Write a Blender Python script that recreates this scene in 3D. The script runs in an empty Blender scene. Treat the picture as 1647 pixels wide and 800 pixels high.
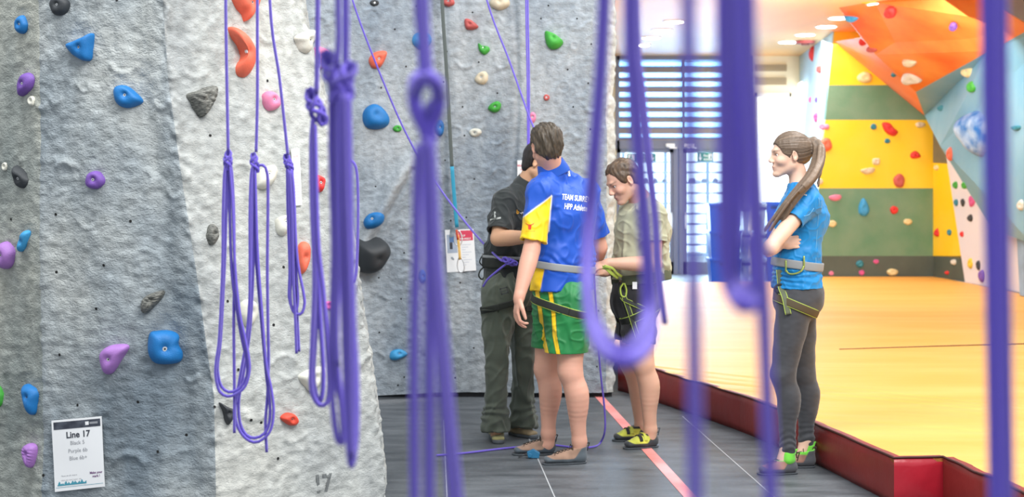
import bpy, math, random
import numpy as np
from mathutils import Vector, Matrix
from mathutils.bvhtree import BVHTree

# ------------------------------------------------------------------ camera
SC = bpy.context.scene
COL = SC.collection
IW, IH = 1647.0, 800.0
LENS = 50.0
F = LENS / 36.0 * IW            # focal length in pixels of the 1647x800 frame
CX, HY, EYE = 823.5, 290.0, 1.52  # principal column, horizon row, eye height

cam_d = bpy.data.cameras.new('camera')
cam = bpy.data.objects.new('camera', cam_d)
COL.objects.link(cam)
cam.location = (0, 0, EYE)
cam.rotation_euler = (math.pi / 2, 0, 0)
cam_d.lens = LENS
cam_d.sensor_width = 36.0
cam_d.sensor_fit = 'HORIZONTAL'
cam_d.shift_y = -(IH / 2 - HY) / IW
cam_d.clip_start = 0.05
cam_d.clip_end = 200
cam_d.dof.use_dof = True
cam_d.dof.focus_distance = 6.5
cam_d.dof.aperture_fstop = 3.4
SC.camera = cam

# ------------------------------------------------------------------ world, lights, exposure
W = bpy.data.worlds.new('hall_ambient')
SC.world = W
W.use_nodes = True
bg = W.node_tree.nodes['Background']
bg.inputs[0].default_value = (0.90, 0.95, 1.0, 1)
bg.inputs[1].default_value = 0.72

SC.view_settings.view_transform = 'Standard'
SC.view_settings.look = 'None'
SC.view_settings.gamma = 1.0
SC.view_settings.use_curve_mapping = False
SC.view_settings.exposure = 0.22


def area_light(name, loc, aim, size, energy, color=(1, 1, 1), size_y=None):
    d = bpy.data.lights.new(name, 'AREA')
    d.shape = 'RECTANGLE'
    d.size = size
    d.size_y = size_y or size
    d.energy = energy
    d.color = color
    o = bpy.data.objects.new(name, d)
    COL.objects.link(o)
    o.location = loc
    o.rotation_euler = (Vector(aim) - Vector(loc)).to_track_quat('-Z', 'Y').to_euler()
    return o


area_light('unseen_hall_light', (2.6, 2.0, 6.5), (-0.6, 7.0, 0.5), 3.0, 520, (1, 0.98, 0.95))  # unseen area lights over the hall, added right and left to shape shading
area_light('unseen_hall_light', (-2.5, 4.5, 6.8), (-0.5, 8.5, 0.5), 2.2, 200, (0.95, 0.98, 1.0))
area_light('unseen_hall_light', (3.8, 9.0, 6.8), (2.6, 9.5, 0.0), 3.0, 300, (1, 0.97, 0.93))
area_light('daylight_through_doors', (2.8, 23.6, 1.9), (1.6, 10, 0.6), 2.0, 380, (0.92, 0.96, 1.0), 2.6)
area_light('boulder_room_lamp', (3.9, 15.4, 3.3), (4.5, 19.0, 1.0), 2.6, 95, (1, 0.96, 0.9))
area_light('boulder_room_lamp', (3.2, 19.5, 3.4), (3.2, 20.0, 0.0), 2.6, 130, (1, 0.97, 0.92))

# ------------------------------------------------------------------ helpers
rng = random.Random(7)


def P(px, py, D):
    """World point seen at pixel (px, py) of the photograph, D metres away along the view axis."""
    return np.array([(px - CX) * D / F, D, EYE - (py - HY) * D / F])


def G(px, py, z=0.0):
    """World point at height z seen at pixel (px, py)."""
    D = F * (EYE - z) / (py - HY)
    return P(px, py, D)


def tag(o, label=None, cat=None, group=None, kind=None):
    if label: o['label'] = label
    if cat: o['category'] = cat
    if group: o['group'] = group
    if kind: o['kind'] = kind
    return o


def empty(name, loc):
    o = bpy.data.objects.new(name, None)
    o.empty_display_size = 0.1
    COL.objects.link(o)
    o.location = loc
    return o


def mesh_obj(name, verts, faces, mats, parent=None, smooth=True, fmat=None, col=None, uv=None, origin=None):
    """Link one mesh; verts in world space, stored relative to the parent's (or own) origin."""
    verts = np.asarray(verts, dtype=np.float64)
    if parent is not None:
        org = np.array(parent['_org']) if '_org' in parent else np.array(parent.location)
    elif origin is not None:
        org = np.array(origin, dtype=float)
    else:
        org = np.zeros(3)
    me = bpy.data.meshes.new(name)
    v = verts - org
    if isinstance(faces, np.ndarray):
        n, k = faces.shape
        me.vertices.add(len(v))
        me.vertices.foreach_set('co', v.ravel().astype(np.float32))
        me.loops.add(n * k)
        me.loops.foreach_set('vertex_index', faces.ravel().astype(np.int32))
        me.polygons.add(n)
        me.polygons.foreach_set('loop_start', (np.arange(n) * k).astype(np.int32))
        try:
            me.polygons.foreach_set('loop_total', np.full(n, k, dtype=np.int32))
        except Exception:
            pass
        me.update(calc_edges=True)
        me.validate()
    else:
        me.from_pydata([tuple(a) for a in v], [], [tuple(int(i) for i in f) for f in faces])
    if not isinstance(mats, (list, tuple)): mats = [mats]
    for m in mats: me.materials.append(m)
    if smooth: me.polygons.foreach_set('use_smooth', [True] * len(me.polygons))
    if fmat is not None: me.polygons.foreach_set('material_index', np.asarray(fmat, dtype=np.int32))
    if col is not None:
        a = me.color_attributes.new('Col', 'FLOAT_COLOR', 'POINT')
        c = np.ones((len(v), 4), dtype=np.float32)
        c[:, :3] = col
        a.data.foreach_set('color', c.ravel())
    if uv is not None:
        u = me.uv_layers.new(name='UVMap')
        li = np.zeros(len(me.loops), dtype=np.int32)
        me.loops.foreach_get('vertex_index', li)
        u.data.foreach_set('uv', np.asarray(uv)[li].ravel().astype(np.float32))
    me.update()
    o = bpy.data.objects.new(name, me)
    COL.objects.link(o)
    o['_org'] = [float(x) for x in org]
    if parent is not None:
        o.parent = parent
        if parent.type == 'MESH' : o.location = (0, 0, 0)
    else:
        o.location = org
    return o


class MB:
    """Collects simple solids and builds them as one mesh."""
    def __init__(self): self.v, self.f, self.m = [], [], []

    def add(self, v, f, m=0):
        n = len(self.v)
        self.v += [tuple(a) for a in v]
        self.f += [tuple(i + n for i in q) for q in f]
        self.m += [m] * len(f)
        return self

    def box(self, lo, hi, m=0, R=None, c=None):
        x0, y0, z0 = lo; x1, y1, z1 = hi
        v = np.array([(x0, y0, z0), (x1, y0, z0), (x1, y1, z0), (x0, y1, z0), (x0, y0, z1), (x1, y0, z1), (x1, y1, z1), (x0, y1, z1)], float)
        if R is not None: v = v @ np.array(R).T
        if c is not None: v = v + np.array(c)
        return self.add(v, [(0, 3, 2, 1), (4, 5, 6, 7), (0, 1, 5, 4), (1, 2, 6, 5), (2, 3, 7, 6), (3, 0, 4, 7)], m)

    def cyl(self, a, b, r, n=16, m=0, r2=None):
        a, b = np.array(a, float), np.array(b, float)
        r2 = r if r2 is None else r2
        z = (b - a) / np.linalg.norm(b - a)
        x = np.cross(z, (0, 0, 1) if abs(z[2]) < .9 else (1, 0, 0)); x /= np.linalg.norm(x)
        y = np.cross(z, x)
        v = [a + r * (math.cos(t) * x + math.sin(t) * y) for t in np.arange(n) * 2 * math.pi / n]
        v += [b + r2 * (math.cos(t) * x + math.sin(t) * y) for t in np.arange(n) * 2 * math.pi / n]
        f = [(i, (i + 1) % n, n + (i + 1) % n, n + i) for i in range(n)] + [tuple(range(n))[::-1], tuple(range(n, 2 * n))]
        return self.add(v, f, m)

    def prism(self, pts, d, m=0):
        """Polygon pts (3D, planar-ish) extruded by vector d."""
        n = len(pts); pts = [np.array(p, float) for p in pts]; d = np.array(d, float)
        v = pts + [p + d for p in pts]
        f = [tuple(range(n))[::-1], tuple(range(n, 2 * n))] + [(i, (i + 1) % n, n + (i + 1) % n, n + i) for i in range(n)]
        return self.add(v, f, m)

    def build(self, name, mats, parent=None, smooth=False, bevel=0, origin=None):
        if origin is None and parent is None:
            a = np.array(self.v); origin = [(a[:, 0].min() + a[:, 0].max()) / 2, (a[:, 1].min() + a[:, 1].max()) / 2, a[:, 2].min()]
        o = mesh_obj(name, self.v, self.f, mats, parent, smooth, self.m, origin=origin)
        bmesh_fix(o)
        if bevel:
            b = o.modifiers.new('bevel', 'BEVEL'); b.width = bevel; b.segments = 2; b.limit_method = 'ANGLE'
        return o


def bmesh_fix(o):
    import bmesh
    bm = bmesh.new(); bm.from_mesh(o.data)
    bmesh.ops.recalc_face_normals(bm, faces=bm.faces[:])
    bm.to_mesh(o.data); bm.free()


def crom(pts, step=0.01, closed=False):
    """Centripetal-ish Catmull-Rom through 3D points, sampled about every step metres."""
    p = [np.array(a, float) for a in pts]
    if len(p) < 3: 
        n = max(2, int(np.linalg.norm(p[1] - p[0]) / step)); return np.array([p[0] + (p[1] - p[0]) * i / n for i in range(n + 1)])
    q = [2 * p[0] - p[1]] + p + [2 * p[-1] - p[-2]]
    out = []
    for i in range(1, len(q) - 2):
        L = np.linalg.norm(q[i + 1] - q[i]); n = max(2, int(L / step))
        t = (np.arange(n) / n)[:, None]
        out.append(0.5 * (2 * q[i] + (-q[i - 1] + q[i + 1]) * t + (2 * q[i - 1] - 5 * q[i] + 4 * q[i + 1] - q[i + 2]) * t ** 2 + (-q[i - 1] + 3 * q[i] - 3 * q[i + 1] + q[i + 2]) * t ** 3))
    out.append(p[-1][None, :])
    return np.concatenate(out)


def sweep_data(path, r, n=10, flat=None, wide=None, up=None):
    """Tube along path. Returns verts, quads, uvs. flat/wide: (half thickness, half width) ribbon with wide axis 'up'."""
    path = np.asarray(path); m = len(path)
    t = np.gradient(path, axis=0); t /= np.linalg.norm(t, axis=1)[:, None] + 1e-12
    if up is None:
        x = np.cross(t[0], (0, 0, 1) if abs(t[0][2]) < .9 else (1, 0, 0))
    else:
        x = np.array(up[0] if np.ndim(up) == 2 else up, float)
    xs = []
    for i in range(m):
        if up is not None: x = np.array(up[i] if np.ndim(up) == 2 else up, float)
        x = x - t[i] * np.dot(x, t[i]); x = x / (np.linalg.norm(x) + 1e-12); xs.append(x)
    xs = np.array(xs); ys = np.cross(t, xs)
    s = np.concatenate([[0], np.cumsum(np.linalg.norm(np.diff(path, axis=0), axis=1))])
    a = np.arange(n) * 2 * math.pi / n
    if flat is not None:
        ca = np.sign(np.cos(a)) * np.abs(np.cos(a)) ** .35 * wide; sa = np.sign(np.sin(a)) * np.abs(np.sin(a)) ** .6 * flat
        ca = np.broadcast_to(ca, (m, n)); sa = np.broadcast_to(sa, (m, n))
    else:
        rr = np.broadcast_to(np.asarray(r, float), (m,))[:, None]
        ca = np.cos(a)[None] * rr; sa = np.sin(a)[None] * rr
    v = path[:, None] + ca[..., None] * xs[:, None] + sa[..., None] * ys[:, None]
    v = v.reshape(-1, 3)
    i, j = np.meshgrid(np.arange(m - 1), np.arange(n), indexing='ij'); j2 = (j + 1) % n
    f = np.stack([i * n + j, i * n + j2, (i + 1) * n + j2, (i + 1) * n + j], -1).reshape(-1, 4)
    uv = np.stack([np.broadcast_to(a / (2 * math.pi), (m, n)), np.broadcast_to(s[:, None], (m, n))], -1).reshape(-1, 2)
    # end caps
    v = np.concatenate([v, path[:1], path[-1:]]); uv = np.concatenate([uv, [[0, 0], [0, s[-1]]]])
    c0, c1 = len(v) - 2, len(v) - 1
    e = np.array([[c0, (k + 1) % n, k, k] for k in range(n)] + [[c1, (m - 1) * n + k, (m - 1) * n + (k + 1) % n, (m - 1) * n + (k + 1) % n] for k in range(n)])
    return v, f, uv, e


def sweep(name, paths, r, mat, parent=None, n=10, origin=None, **kw):
    """One mesh object made of tubes along the given list of paths."""
    V, Fc, U, k = [], [], [], 0
    for i, p in enumerate(paths):
        rr = r[i] if isinstance(r, (list, tuple)) else r
        v, f, uv, e = sweep_data(p, rr, n, **kw)
        V.append(v); U.append(uv)
        Fc += (f + k).tolist(); Fc += [q[:3] for q in (e + k).tolist()]
        k += len(v)
    V = np.concatenate(V); U = np.concatenate(U)
    if parent is None and origin is None: origin = V[V[:, 2].argmin()]
    return mesh_obj(name, V, Fc, mat, parent, True, uv=U, origin=origin)


# ------------------------------------------------------------------ noise
def lattice(seed, n=256):
    return np.random.RandomState(seed).rand(n, n).astype(np.float32)


def vnoise(x, y, seed):
    L = lattice(seed); n = L.shape[0]
    xi, yi = np.floor(x).astype(int), np.floor(y).astype(int)
    fx, fy = x - xi, y - yi
    fx = fx * fx * fx * (fx * (fx * 6 - 15) + 10); fy = fy * fy * fy * (fy * (fy * 6 - 15) + 10)
    g = lambda a, b: L[a % n, b % n]
    return ((g(xi, yi) * (1 - fx) + g(xi + 1, yi) * fx) * (1 - fy) + (g(xi, yi + 1) * (1 - fx) + g(xi + 1, yi + 1) * fx) * fy) * 2 - 1


def fbm(x, y, seed, octv=4, gain=.5):
    s, a = 0, 1
    for i in range(octv):
        s = s + a * vnoise(x * 2 ** i + 17.3 * i, y * 2 ** i - 9.1 * i, seed + i); a *= gain
    return s


def rf(p, freq, seed, n=10, stretch=(1, 1, 1)):
    """Smooth random field over 3D points (about unit variance)."""
    r = np.random.RandomState(seed)
    k = r.randn(n, 3); k /= np.linalg.norm(k, axis=1)[:, None]
    k *= freq * (0.6 + 0.8 * r.rand(n, 1)) * 2 * math.pi / np.array(stretch)
    ph = r.rand(n) * 2 * math.pi
    return np.sin(p @ k.T + ph).sum(1) * math.sqrt(2.0 / n)


# ------------------------------------------------------------------ materials
MATS = {}


def srgb(c):
    c = [x / 255.0 for x in c]
    return tuple((x / 12.92 if x <= .04045 else ((x + .055) / 1.055) ** 2.4) for x in c)


def mat(name, color, rough=.6, metal=0, bump=0, bscale=60, spec=.5, var=0, vscale=5, emit=0, trans=0, attr=False, stretch=(1, 1, 1), sheen=0, sss=0, var_col=None, bdetail=4, alpha=1):
    if name in MATS: return MATS[name]
    m = bpy.data.materials.new(name); m.use_nodes = True
    nt = m.node_tree; N = nt.nodes; Lk = nt.links
    b = N['Principled BSDF']
    b.inputs['Base Color'].default_value = (*color, 1)
    b.inputs['Roughness'].default_value = rough
    b.inputs['Metallic'].default_value = metal
    b.inputs['Specular IOR Level'].default_value = spec
    if sheen: b.inputs['Sheen Weight'].default_value = sheen
    if sss:
        b.inputs['Subsurface Weight'].default_value = sss
        b.inputs['Subsurface Radius'].default_value = (.012, .005, .003)
        b.inputs['Subsurface Scale'].default_value = 1
    if emit:
        b.inputs['Emission Color'].default_value = (*color, 1); b.inputs['Emission Strength'].default_value = emit
    if trans: b.inputs['Transmission Weight'].default_value = trans
    if alpha < 1: b.inputs['Alpha'].default_value = alpha
    tc = N.new('ShaderNodeTexCoord'); mp = N.new('ShaderNodeMapping'); mp.inputs['Scale'].default_value = stretch
    Lk.new(tc.outputs['Object'], mp.inputs[0])
    src = None
    if attr:
        at = N.new('ShaderNodeAttribute'); at.attribute_name = 'Col'; src = at.outputs['Color']
        Lk.new(src, b.inputs['Base Color'])
    if var:
        nz = N.new('ShaderNodeTexNoise'); nz.inputs['Scale'].default_value = vscale; nz.inputs['Detail'].default_value = 5
        Lk.new(mp.outputs[0], nz.inputs['Vector'])
        rp = N.new('ShaderNodeMapRange'); rp.inputs[1].default_value = .35; rp.inputs[2].default_value = .65
        Lk.new(nz.outputs[0], rp.inputs[0])
        mx = N.new('ShaderNodeMix'); mx.data_type = 'RGBA'
        if src: Lk.new(src, mx.inputs[6])
        else: mx.inputs[6].default_value = (*color, 1)
        if var_col is None:
            mx2 = N.new('ShaderNodeMix'); mx2.data_type = 'RGBA'; mx2.blend_type = 'MULTIPLY'; mx2.inputs[0].default_value = 1
            if src: Lk.new(src, mx2.inputs[6])
            else: mx2.inputs[6].default_value = (*color, 1)
            mx2.inputs[7].default_value = (1 - var, 1 - var, 1 - var, 1)
            Lk.new(mx2.outputs[2], mx.inputs[7])
        else: mx.inputs[7].default_value = (*var_col, 1)
        if var_col is not None:
            ml = N.new('ShaderNodeMath'); ml.operation = 'MULTIPLY'; ml.inputs[1].default_value = var; Lk.new(rp.outputs[0], ml.inputs[0]); Lk.new(ml.outputs[0], mx.inputs[0])
        else: Lk.new(rp.outputs[0], mx.inputs[0])
        Lk.new(mx.outputs[2], b.inputs['Base Color'])
    if bump:
        nz = N.new('ShaderNodeTexNoise'); nz.inputs['Scale'].default_value = bscale; nz.inputs['Detail'].default_value = bdetail
        Lk.new(mp.outputs[0], nz.inputs['Vector'])
        bp = N.new('ShaderNodeBump'); bp.inputs['Strength'].default_value = 1; bp.inputs['Distance'].default_value = bump
        Lk.new(nz.outputs[0], bp.inputs['Height']); Lk.new(bp.outputs[0], b.inputs['Normal'])
    MATS[name] = m
    return m


def emission(name, color, strength):
    m = bpy.data.materials.new(name); m.use_nodes = True
    nt = m.node_tree; nt.nodes.remove(nt.nodes['Principled BSDF'])
    e = nt.nodes.new('ShaderNodeEmission'); e.inputs[0].default_value = (*color, 1); e.inputs[1].default_value = strength
    nt.links.new(e.outputs[0], nt.nodes['Material Output'].inputs[0])
    MATS[name] = m
    return m


BLACKHOLE = mat('hole_black', (.01, .01, .01), .9)
STEEL = mat('steel', (.78, .79, .8), .4, .8, spec=.5)
WHITE = mat('paper_white', (.86, .87, .88), .55)
INK = mat('ink_dark', (.03, .03, .035), .6)


def rope_mat(name, col, col2):
    m = bpy.data.materials.new(name); m.use_nodes = True
    nt = m.node_tree; N = nt.nodes; Lk = nt.links; b = N['Principled BSDF']
    b.inputs['Roughness'].default_value = .75; b.inputs['Sheen Weight'].default_value = .25
    uv = N.new('ShaderNodeUVMap'); sp = N.new('ShaderNodeSeparateXYZ'); Lk.new(uv.outputs[0], sp.inputs[0])
    hs = []
    for sg in (1, -1):
        a = N.new('ShaderNodeMath'); a.operation = 'MULTIPLY'; a.inputs[1].default_value = 6 * sg * 2 * math.pi; Lk.new(sp.outputs[0], a.inputs[0])
        c = N.new('ShaderNodeMath'); c.operation = 'MULTIPLY_ADD'; c.inputs[1].default_value = 900; Lk.new(sp.outputs[1], c.inputs[0]); Lk.new(a.outputs[0], c.inputs[2])
        s = N.new('ShaderNodeMath'); s.operation = 'SINE'; Lk.new(c.outputs[0], s.inputs[0]); hs.append(s)
    ad = N.new('ShaderNodeMath'); ad.operation = 'MULTIPLY'; Lk.new(hs[0].outputs[0], ad.inputs[0]); Lk.new(hs[1].outputs[0], ad.inputs[1])
    mr = N.new('ShaderNodeMapRange'); mr.inputs[1].default_value = .35; mr.inputs[2].default_value = .9; Lk.new(ad.outputs[0], mr.inputs[0])
    mx = N.new('ShaderNodeMix'); mx.data_type = 'RGBA'; mx.inputs[6].default_value = (*col, 1); mx.inputs[7].default_value = (*col2, 1)
    Lk.new(mr.outputs[0], mx.inputs[0]); Lk.new(mx.outputs[2], b.inputs['Base Color'])
    bp = N.new('ShaderNodeBump'); bp.inputs['Distance'].default_value = .0005; Lk.new(ad.outputs[0], bp.inputs['Height']); Lk.new(bp.outputs[0], b.inputs['Normal'])
    return m


ROPE = rope_mat('purple_rope', srgb((108, 88, 212)), srgb((136, 120, 226)))


def text_mesh(body, size, bold=False, extrude=.0):
    """Text converted to plain verts/faces in its own XY plane (centred horizontally)."""
    cu = bpy.data.curves.new('t', 'FONT'); cu.body = body; cu.size = size; cu.align_x = 'CENTER'; cu.resolution_u = 3
    if bold: cu.offset = size * .025
    o = bpy.data.objects.new('t', cu); COL.objects.link(o)
    dg = bpy.context.evaluated_depsgraph_get()
    me = bpy.data.meshes.new_from_object(o.evaluated_get(dg))
    v = [tuple(a.co) for a in me.vertices]; f = [tuple(p.vertices) for p in me.polygons]
    bpy.data.objects.remove(o); bpy.data.curves.remove(cu); bpy.data.meshes.remove(me)
    return np.array(v).reshape(-1, 3), f
# ================================================================== SETTING
# ---- floor: dark rubber matting
def floor_mat():
    m = bpy.data.materials.new('rubber_floor'); m.use_nodes = True
    nt = m.node_tree; N = nt.nodes; Lk = nt.links; b = N['Principled BSDF']
    tc = N.new('ShaderNodeTexCoord')
    def noise(sc, stretch, det=6):
        mp = N.new('ShaderNodeMapping'); mp.inputs['Scale'].default_value = stretch; mp.inputs['Rotation'].default_value = (0, 0, .07)
        Lk.new(tc.outputs['Object'], mp.inputs[0])
        nz = N.new('ShaderNodeTexNoise'); nz.inputs['Scale'].default_value = sc; nz.inputs['Detail'].default_value = det
        Lk.new(mp.outputs[0], nz.inputs['Vector']); return nz
    n1 = noise(3, (1, 3.5, 1)); n2 = noise(40, (1, 2, 1)); n3 = noise(300, (1, 1, 1), 2)
    cr = N.new('ShaderNodeValToRGB'); Lk.new(n1.outputs[0], cr.inputs[0])
    cr.color_ramp.elements[0].position = .3; cr.color_ramp.elements[0].color = (*srgb((66, 71, 76)), 1)
    cr.color_ramp.elements[1].position = .7; cr.color_ramp.elements[1].color = (*srgb((104, 109, 114)), 1)
    mx = N.new('ShaderNodeMix'); mx.data_type = 'RGBA'; mx.blend_type = 'OVERLAY'; mx.inputs[0].default_value = .35
    Lk.new(cr.outputs[0], mx.inputs[6]); Lk.new(n2.outputs[0], mx.inputs[7]); Lk.new(mx.outputs[2], b.inputs['Base Color'])
    rr = N.new('ShaderNodeMapRange'); rr.inputs[3].default_value = .38; rr.inputs[4].default_value = .62; Lk.new(n1.outputs[0], rr.inputs[0]); Lk.new(rr.outputs[0], b.inputs['Roughness'])
    bp = N.new('ShaderNodeBump'); bp.inputs['Distance'].default_value = .0012; Lk.new(n3.outputs[0], bp.inputs['Height']); Lk.new(bp.outputs[0], b.inputs['Normal'])
    return m


FLOOR = floor_mat()
fl = MB(); fl.box((-9, -3, -.12), (14, 33, 0)).build('floor', FLOOR, origin=(0, 0, 0))
tag(bpy.data.objects['floor'], kind='structure')


# seams between the mats and the pink court line (thin laid strips)
def strip(pts, w, name, m, z=.0012):
    mb = MB()
    for a, b in zip(pts[:-1], pts[1:]):
        a = np.array(a); b = np.array(b); d = (b - a) / np.linalg.norm(b - a); n = np.array([-d[1], d[0], 0]) * w / 2
        mb.prism([a - n + [0, 0, .0002], b - n + [0, 0, .0002], b + n + [0, 0, .0002], a + n + [0, 0, .0002]], (0, 0, z))
    o = mb.build(name, m); o['kind'] = 'structure'
    return o


SEAM = mat('seam_pale', srgb((172, 176, 180)), .6)
PINK = mat('court_line_pink', srgb((232, 118, 112)), .5, var=.6, vscale=2.3, var_col=srgb((238, 190, 190)))
def ext(a, b, t): return [a + (b - a) * t[0], a + (b - a) * t[1]]
a, b = G(1100, 672), G(1245, 800); strip(ext(a, b, (-.02, 1.6)), .006, 'trim_1', SEAM)
a, b = G(871, 752), G(892, 800); strip(ext(a, b, (-2.1, 3)), .006, 'trim_2', SEAM)
a, b = G(717, 752), G(719, 800); strip(ext(a, b, (-2.1, 3)), .006, 'trim_3', SEAM)
a, b = G(965, 640), G(1110, 800); strip(ext(a, b, (-.02, 1.5)), .062, 'trim_4', PINK, .0018)

# ---- concrete materials
def concrete(name, c1, c2, c3, seed, bk=1.0):
    m = bpy.data.materials.new(name); m.use_nodes = True
    nt = m.node_tree; N = nt.nodes; Lk = nt.links; b = N['Principled BSDF']
    b.inputs['Roughness'].default_value = .8; b.inputs['Specular IOR Level'].default_value = .3
    tc = N.new('ShaderNodeTexCoord')
    def noise(sc, st, det=5, off=0, dist=0):
        mp = N.new('ShaderNodeMapping'); mp.inputs['Scale'].default_value = st; mp.inputs['Location'].default_value = (off, seed, off)
        Lk.new(tc.outputs['Object'], mp.inputs[0])
        nz = N.new('ShaderNodeTexNoise'); nz.inputs['Scale'].default_value = sc; nz.inputs['Detail'].default_value = det; nz.inputs['Distortion'].default_value = dist
        Lk.new(mp.outputs[0], nz.inputs['Vector']); return nz
    n1 = noise(2.4, (1, 1, .45)); n2 = noise(22, (1, 1, 1), 8, 3); n3 = noise(120, (1, 1, 1.4), 6, 5); n4 = noise(60, (1, 1, 1.6), 6, 8, .6)
    cr = N.new('ShaderNodeValToRGB'); Lk.new(n1.outputs[0], cr.inputs[0])
    e = cr.color_ramp.elements
    e[0].position = .34; e[0].color = (*c1, 1); e[1].position = .66; e[1].color = (*c3, 1)
    k = e.new(.5); k.color = (*c2, 1)
    mr = N.new('ShaderNodeMapRange'); mr.inputs[1].default_value = .3; mr.inputs[2].default_value = .7; mr.inputs[3].default_value = .76; mr.inputs[4].default_value = 1.14
    Lk.new(n2.outputs[0], mr.inputs[0])
    mx = N.new('ShaderNodeMix'); mx.data_type = 'RGBA'; mx.blend_type = 'MULTIPLY'; mx.inputs[0].default_value = 1
    Lk.new(cr.outputs[0], mx.inputs[6]); Lk.new(mr.outputs[0], mx.inputs[7]); Lk.new(mx.outputs[2], b.inputs['Base Color'])
    b1 = N.new('ShaderNodeBump'); b1.inputs['Distance'].default_value = .006 * bk; Lk.new(n4.outputs[0], b1.inputs['Height'])
    b2 = N.new('ShaderNodeBump'); b2.inputs['Distance'].default_value = .003 * bk; Lk.new(n3.outputs[0], b2.inputs['Height']); Lk.new(b1.outputs[0], b2.inputs['Normal'])
    Lk.new(b2.outputs[0], b.inputs['Normal'])
    return m


C_BLUE = concrete('concrete_blue_grey', srgb((122, 134, 143)), srgb((154, 162, 166)), srgb((178, 182, 180)), 1)
C_PALE = concrete('concrete_pale', srgb((164, 168, 168)), srgb((182, 185, 182)), srgb((198, 199, 193)), 11, .65)
C_BACK = concrete('concrete_back', srgb((138, 150, 162)), srgb((160, 169, 177)), srgb((178, 184, 188)), 23)
C_SAND = concrete('concrete_sandy', srgb((134, 142, 140)), srgb((162, 166, 160)), srgb((184, 185, 174)), 31)

FEAT = {}   # embossed crescents, filled per wall: (cx, cz, r, a0, a1, height, width)


def emboss(u, z, feats):
    d = np.zeros_like(u)
    for (cx, cz, r, a0, a1, h, w) in feats:
        du, dz = u - cx, z - cz
        near = (np.abs(du) < r + .08) & (np.abs(dz) < r + .08)
        if not near.any(): continue
        x, y = du[near], dz[near]
        ang = np.arctan2(y, x); mid = (a0 + a1) / 2; half = (a1 - a0) / 2
        da = (ang - mid + math.pi) % (2 * math.pi) - math.pi
        dc = np.clip(da, -half, half)
        px, py = r * np.cos(mid + dc), r * np.sin(mid + dc)
        dist = np.hypot(x - px, y - py)
        d[near] += h * np.exp(-(dist / w) ** 2) - .25 * h * np.exp(-(np.hypot(x - px, y - py - w * 1.3) / (w * .9)) ** 2)
    return d


def rough(u, z, seed, amp=1.0):
    n = .006 * fbm(u * 3, z * 2.4, seed, 3) + .0028 * fbm(u * 26, z * 38, seed + 9, 3)
    q = fbm(u * 13, z * 17, seed + 20, 3)
    n += .0042 * np.clip(q, 0, 1) ** .8 * (.5 + .5 * vnoise(u * 2.2, z * 1.8, seed + 33))
    rd = 1 - np.abs(fbm(u * 9 + .3 * z, z * 14, seed + 41, 2)); n += .004 * np.clip(rd - .75, 0, 1) * 4 * np.clip(.4 + vnoise(u * 1.7, z * 1.3, seed + 50), 0, 1)
    return n * amp


BVH = {}


def grid_wall(name, S, Z, pos, nrm, mats, matidx, holes=()):
    """Grid surface; S x Z arrays of positions (pos: (ns,nz,3))."""
    ns, nz = pos.shape[:2]
    v = pos.reshape(-1, 3)
    i, j = np.meshgrid(np.arange(ns - 1), np.arange(nz - 1), indexing='ij')
    f = np.stack([i * nz + j, (i + 1) * nz + j, (i + 1) * nz + j + 1, i * nz + j + 1], -1).reshape(-1, 4)
    fm = matidx[:-1, :-1].reshape(-1)
    BVH[name] = BVHTree.FromPolygons([tuple(a) for a in v], f.tolist())
    # bolt sockets: small dark discs pressed into the surface
    V, Fq, M = [v], f.tolist(), list(fm); k = len(v)
    for (px, py) in holes:
        hp, hn = cast(px, py, [name])
        if hp is None: continue
        x = np.cross(hn, (0, 0, 1)); x /= np.linalg.norm(x); y = np.cross(hn, x); r = .0065
        ring = np.array([hp + hn * .0015 + r * (math.cos(t) * x + math.sin(t) * y) for t in np.arange(8) * math.pi / 4])
        V.append(ring); Fq.append(list(range(k, k + 8))); M.append(len(mats)); k += 8
    o = mesh_obj(name, np.concatenate(V), Fq, list(mats) + [BLACKHOLE], None, True, M)
    o['kind'] = 'structure'
    return o


def cast(px, py, names=None):
    d = P(px, py, 1.0) - np.array([0, 0, EYE]); d /= np.linalg.norm(d)
    best = (None, None, 1e9)
    for n in (names or BVH):
        h = BVH[n].ray_cast(Vector((0, 0, EYE)), Vector(d))
        if h[0] is not None and h[3] < best[2]: best = (np.array(h[0]), np.array(h[1]), h[3])
    if best[0] is None: return None, None
    nn = best[1]
    if np.dot(nn, d) > 0: nn = -nn
    return best[0], nn


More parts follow.
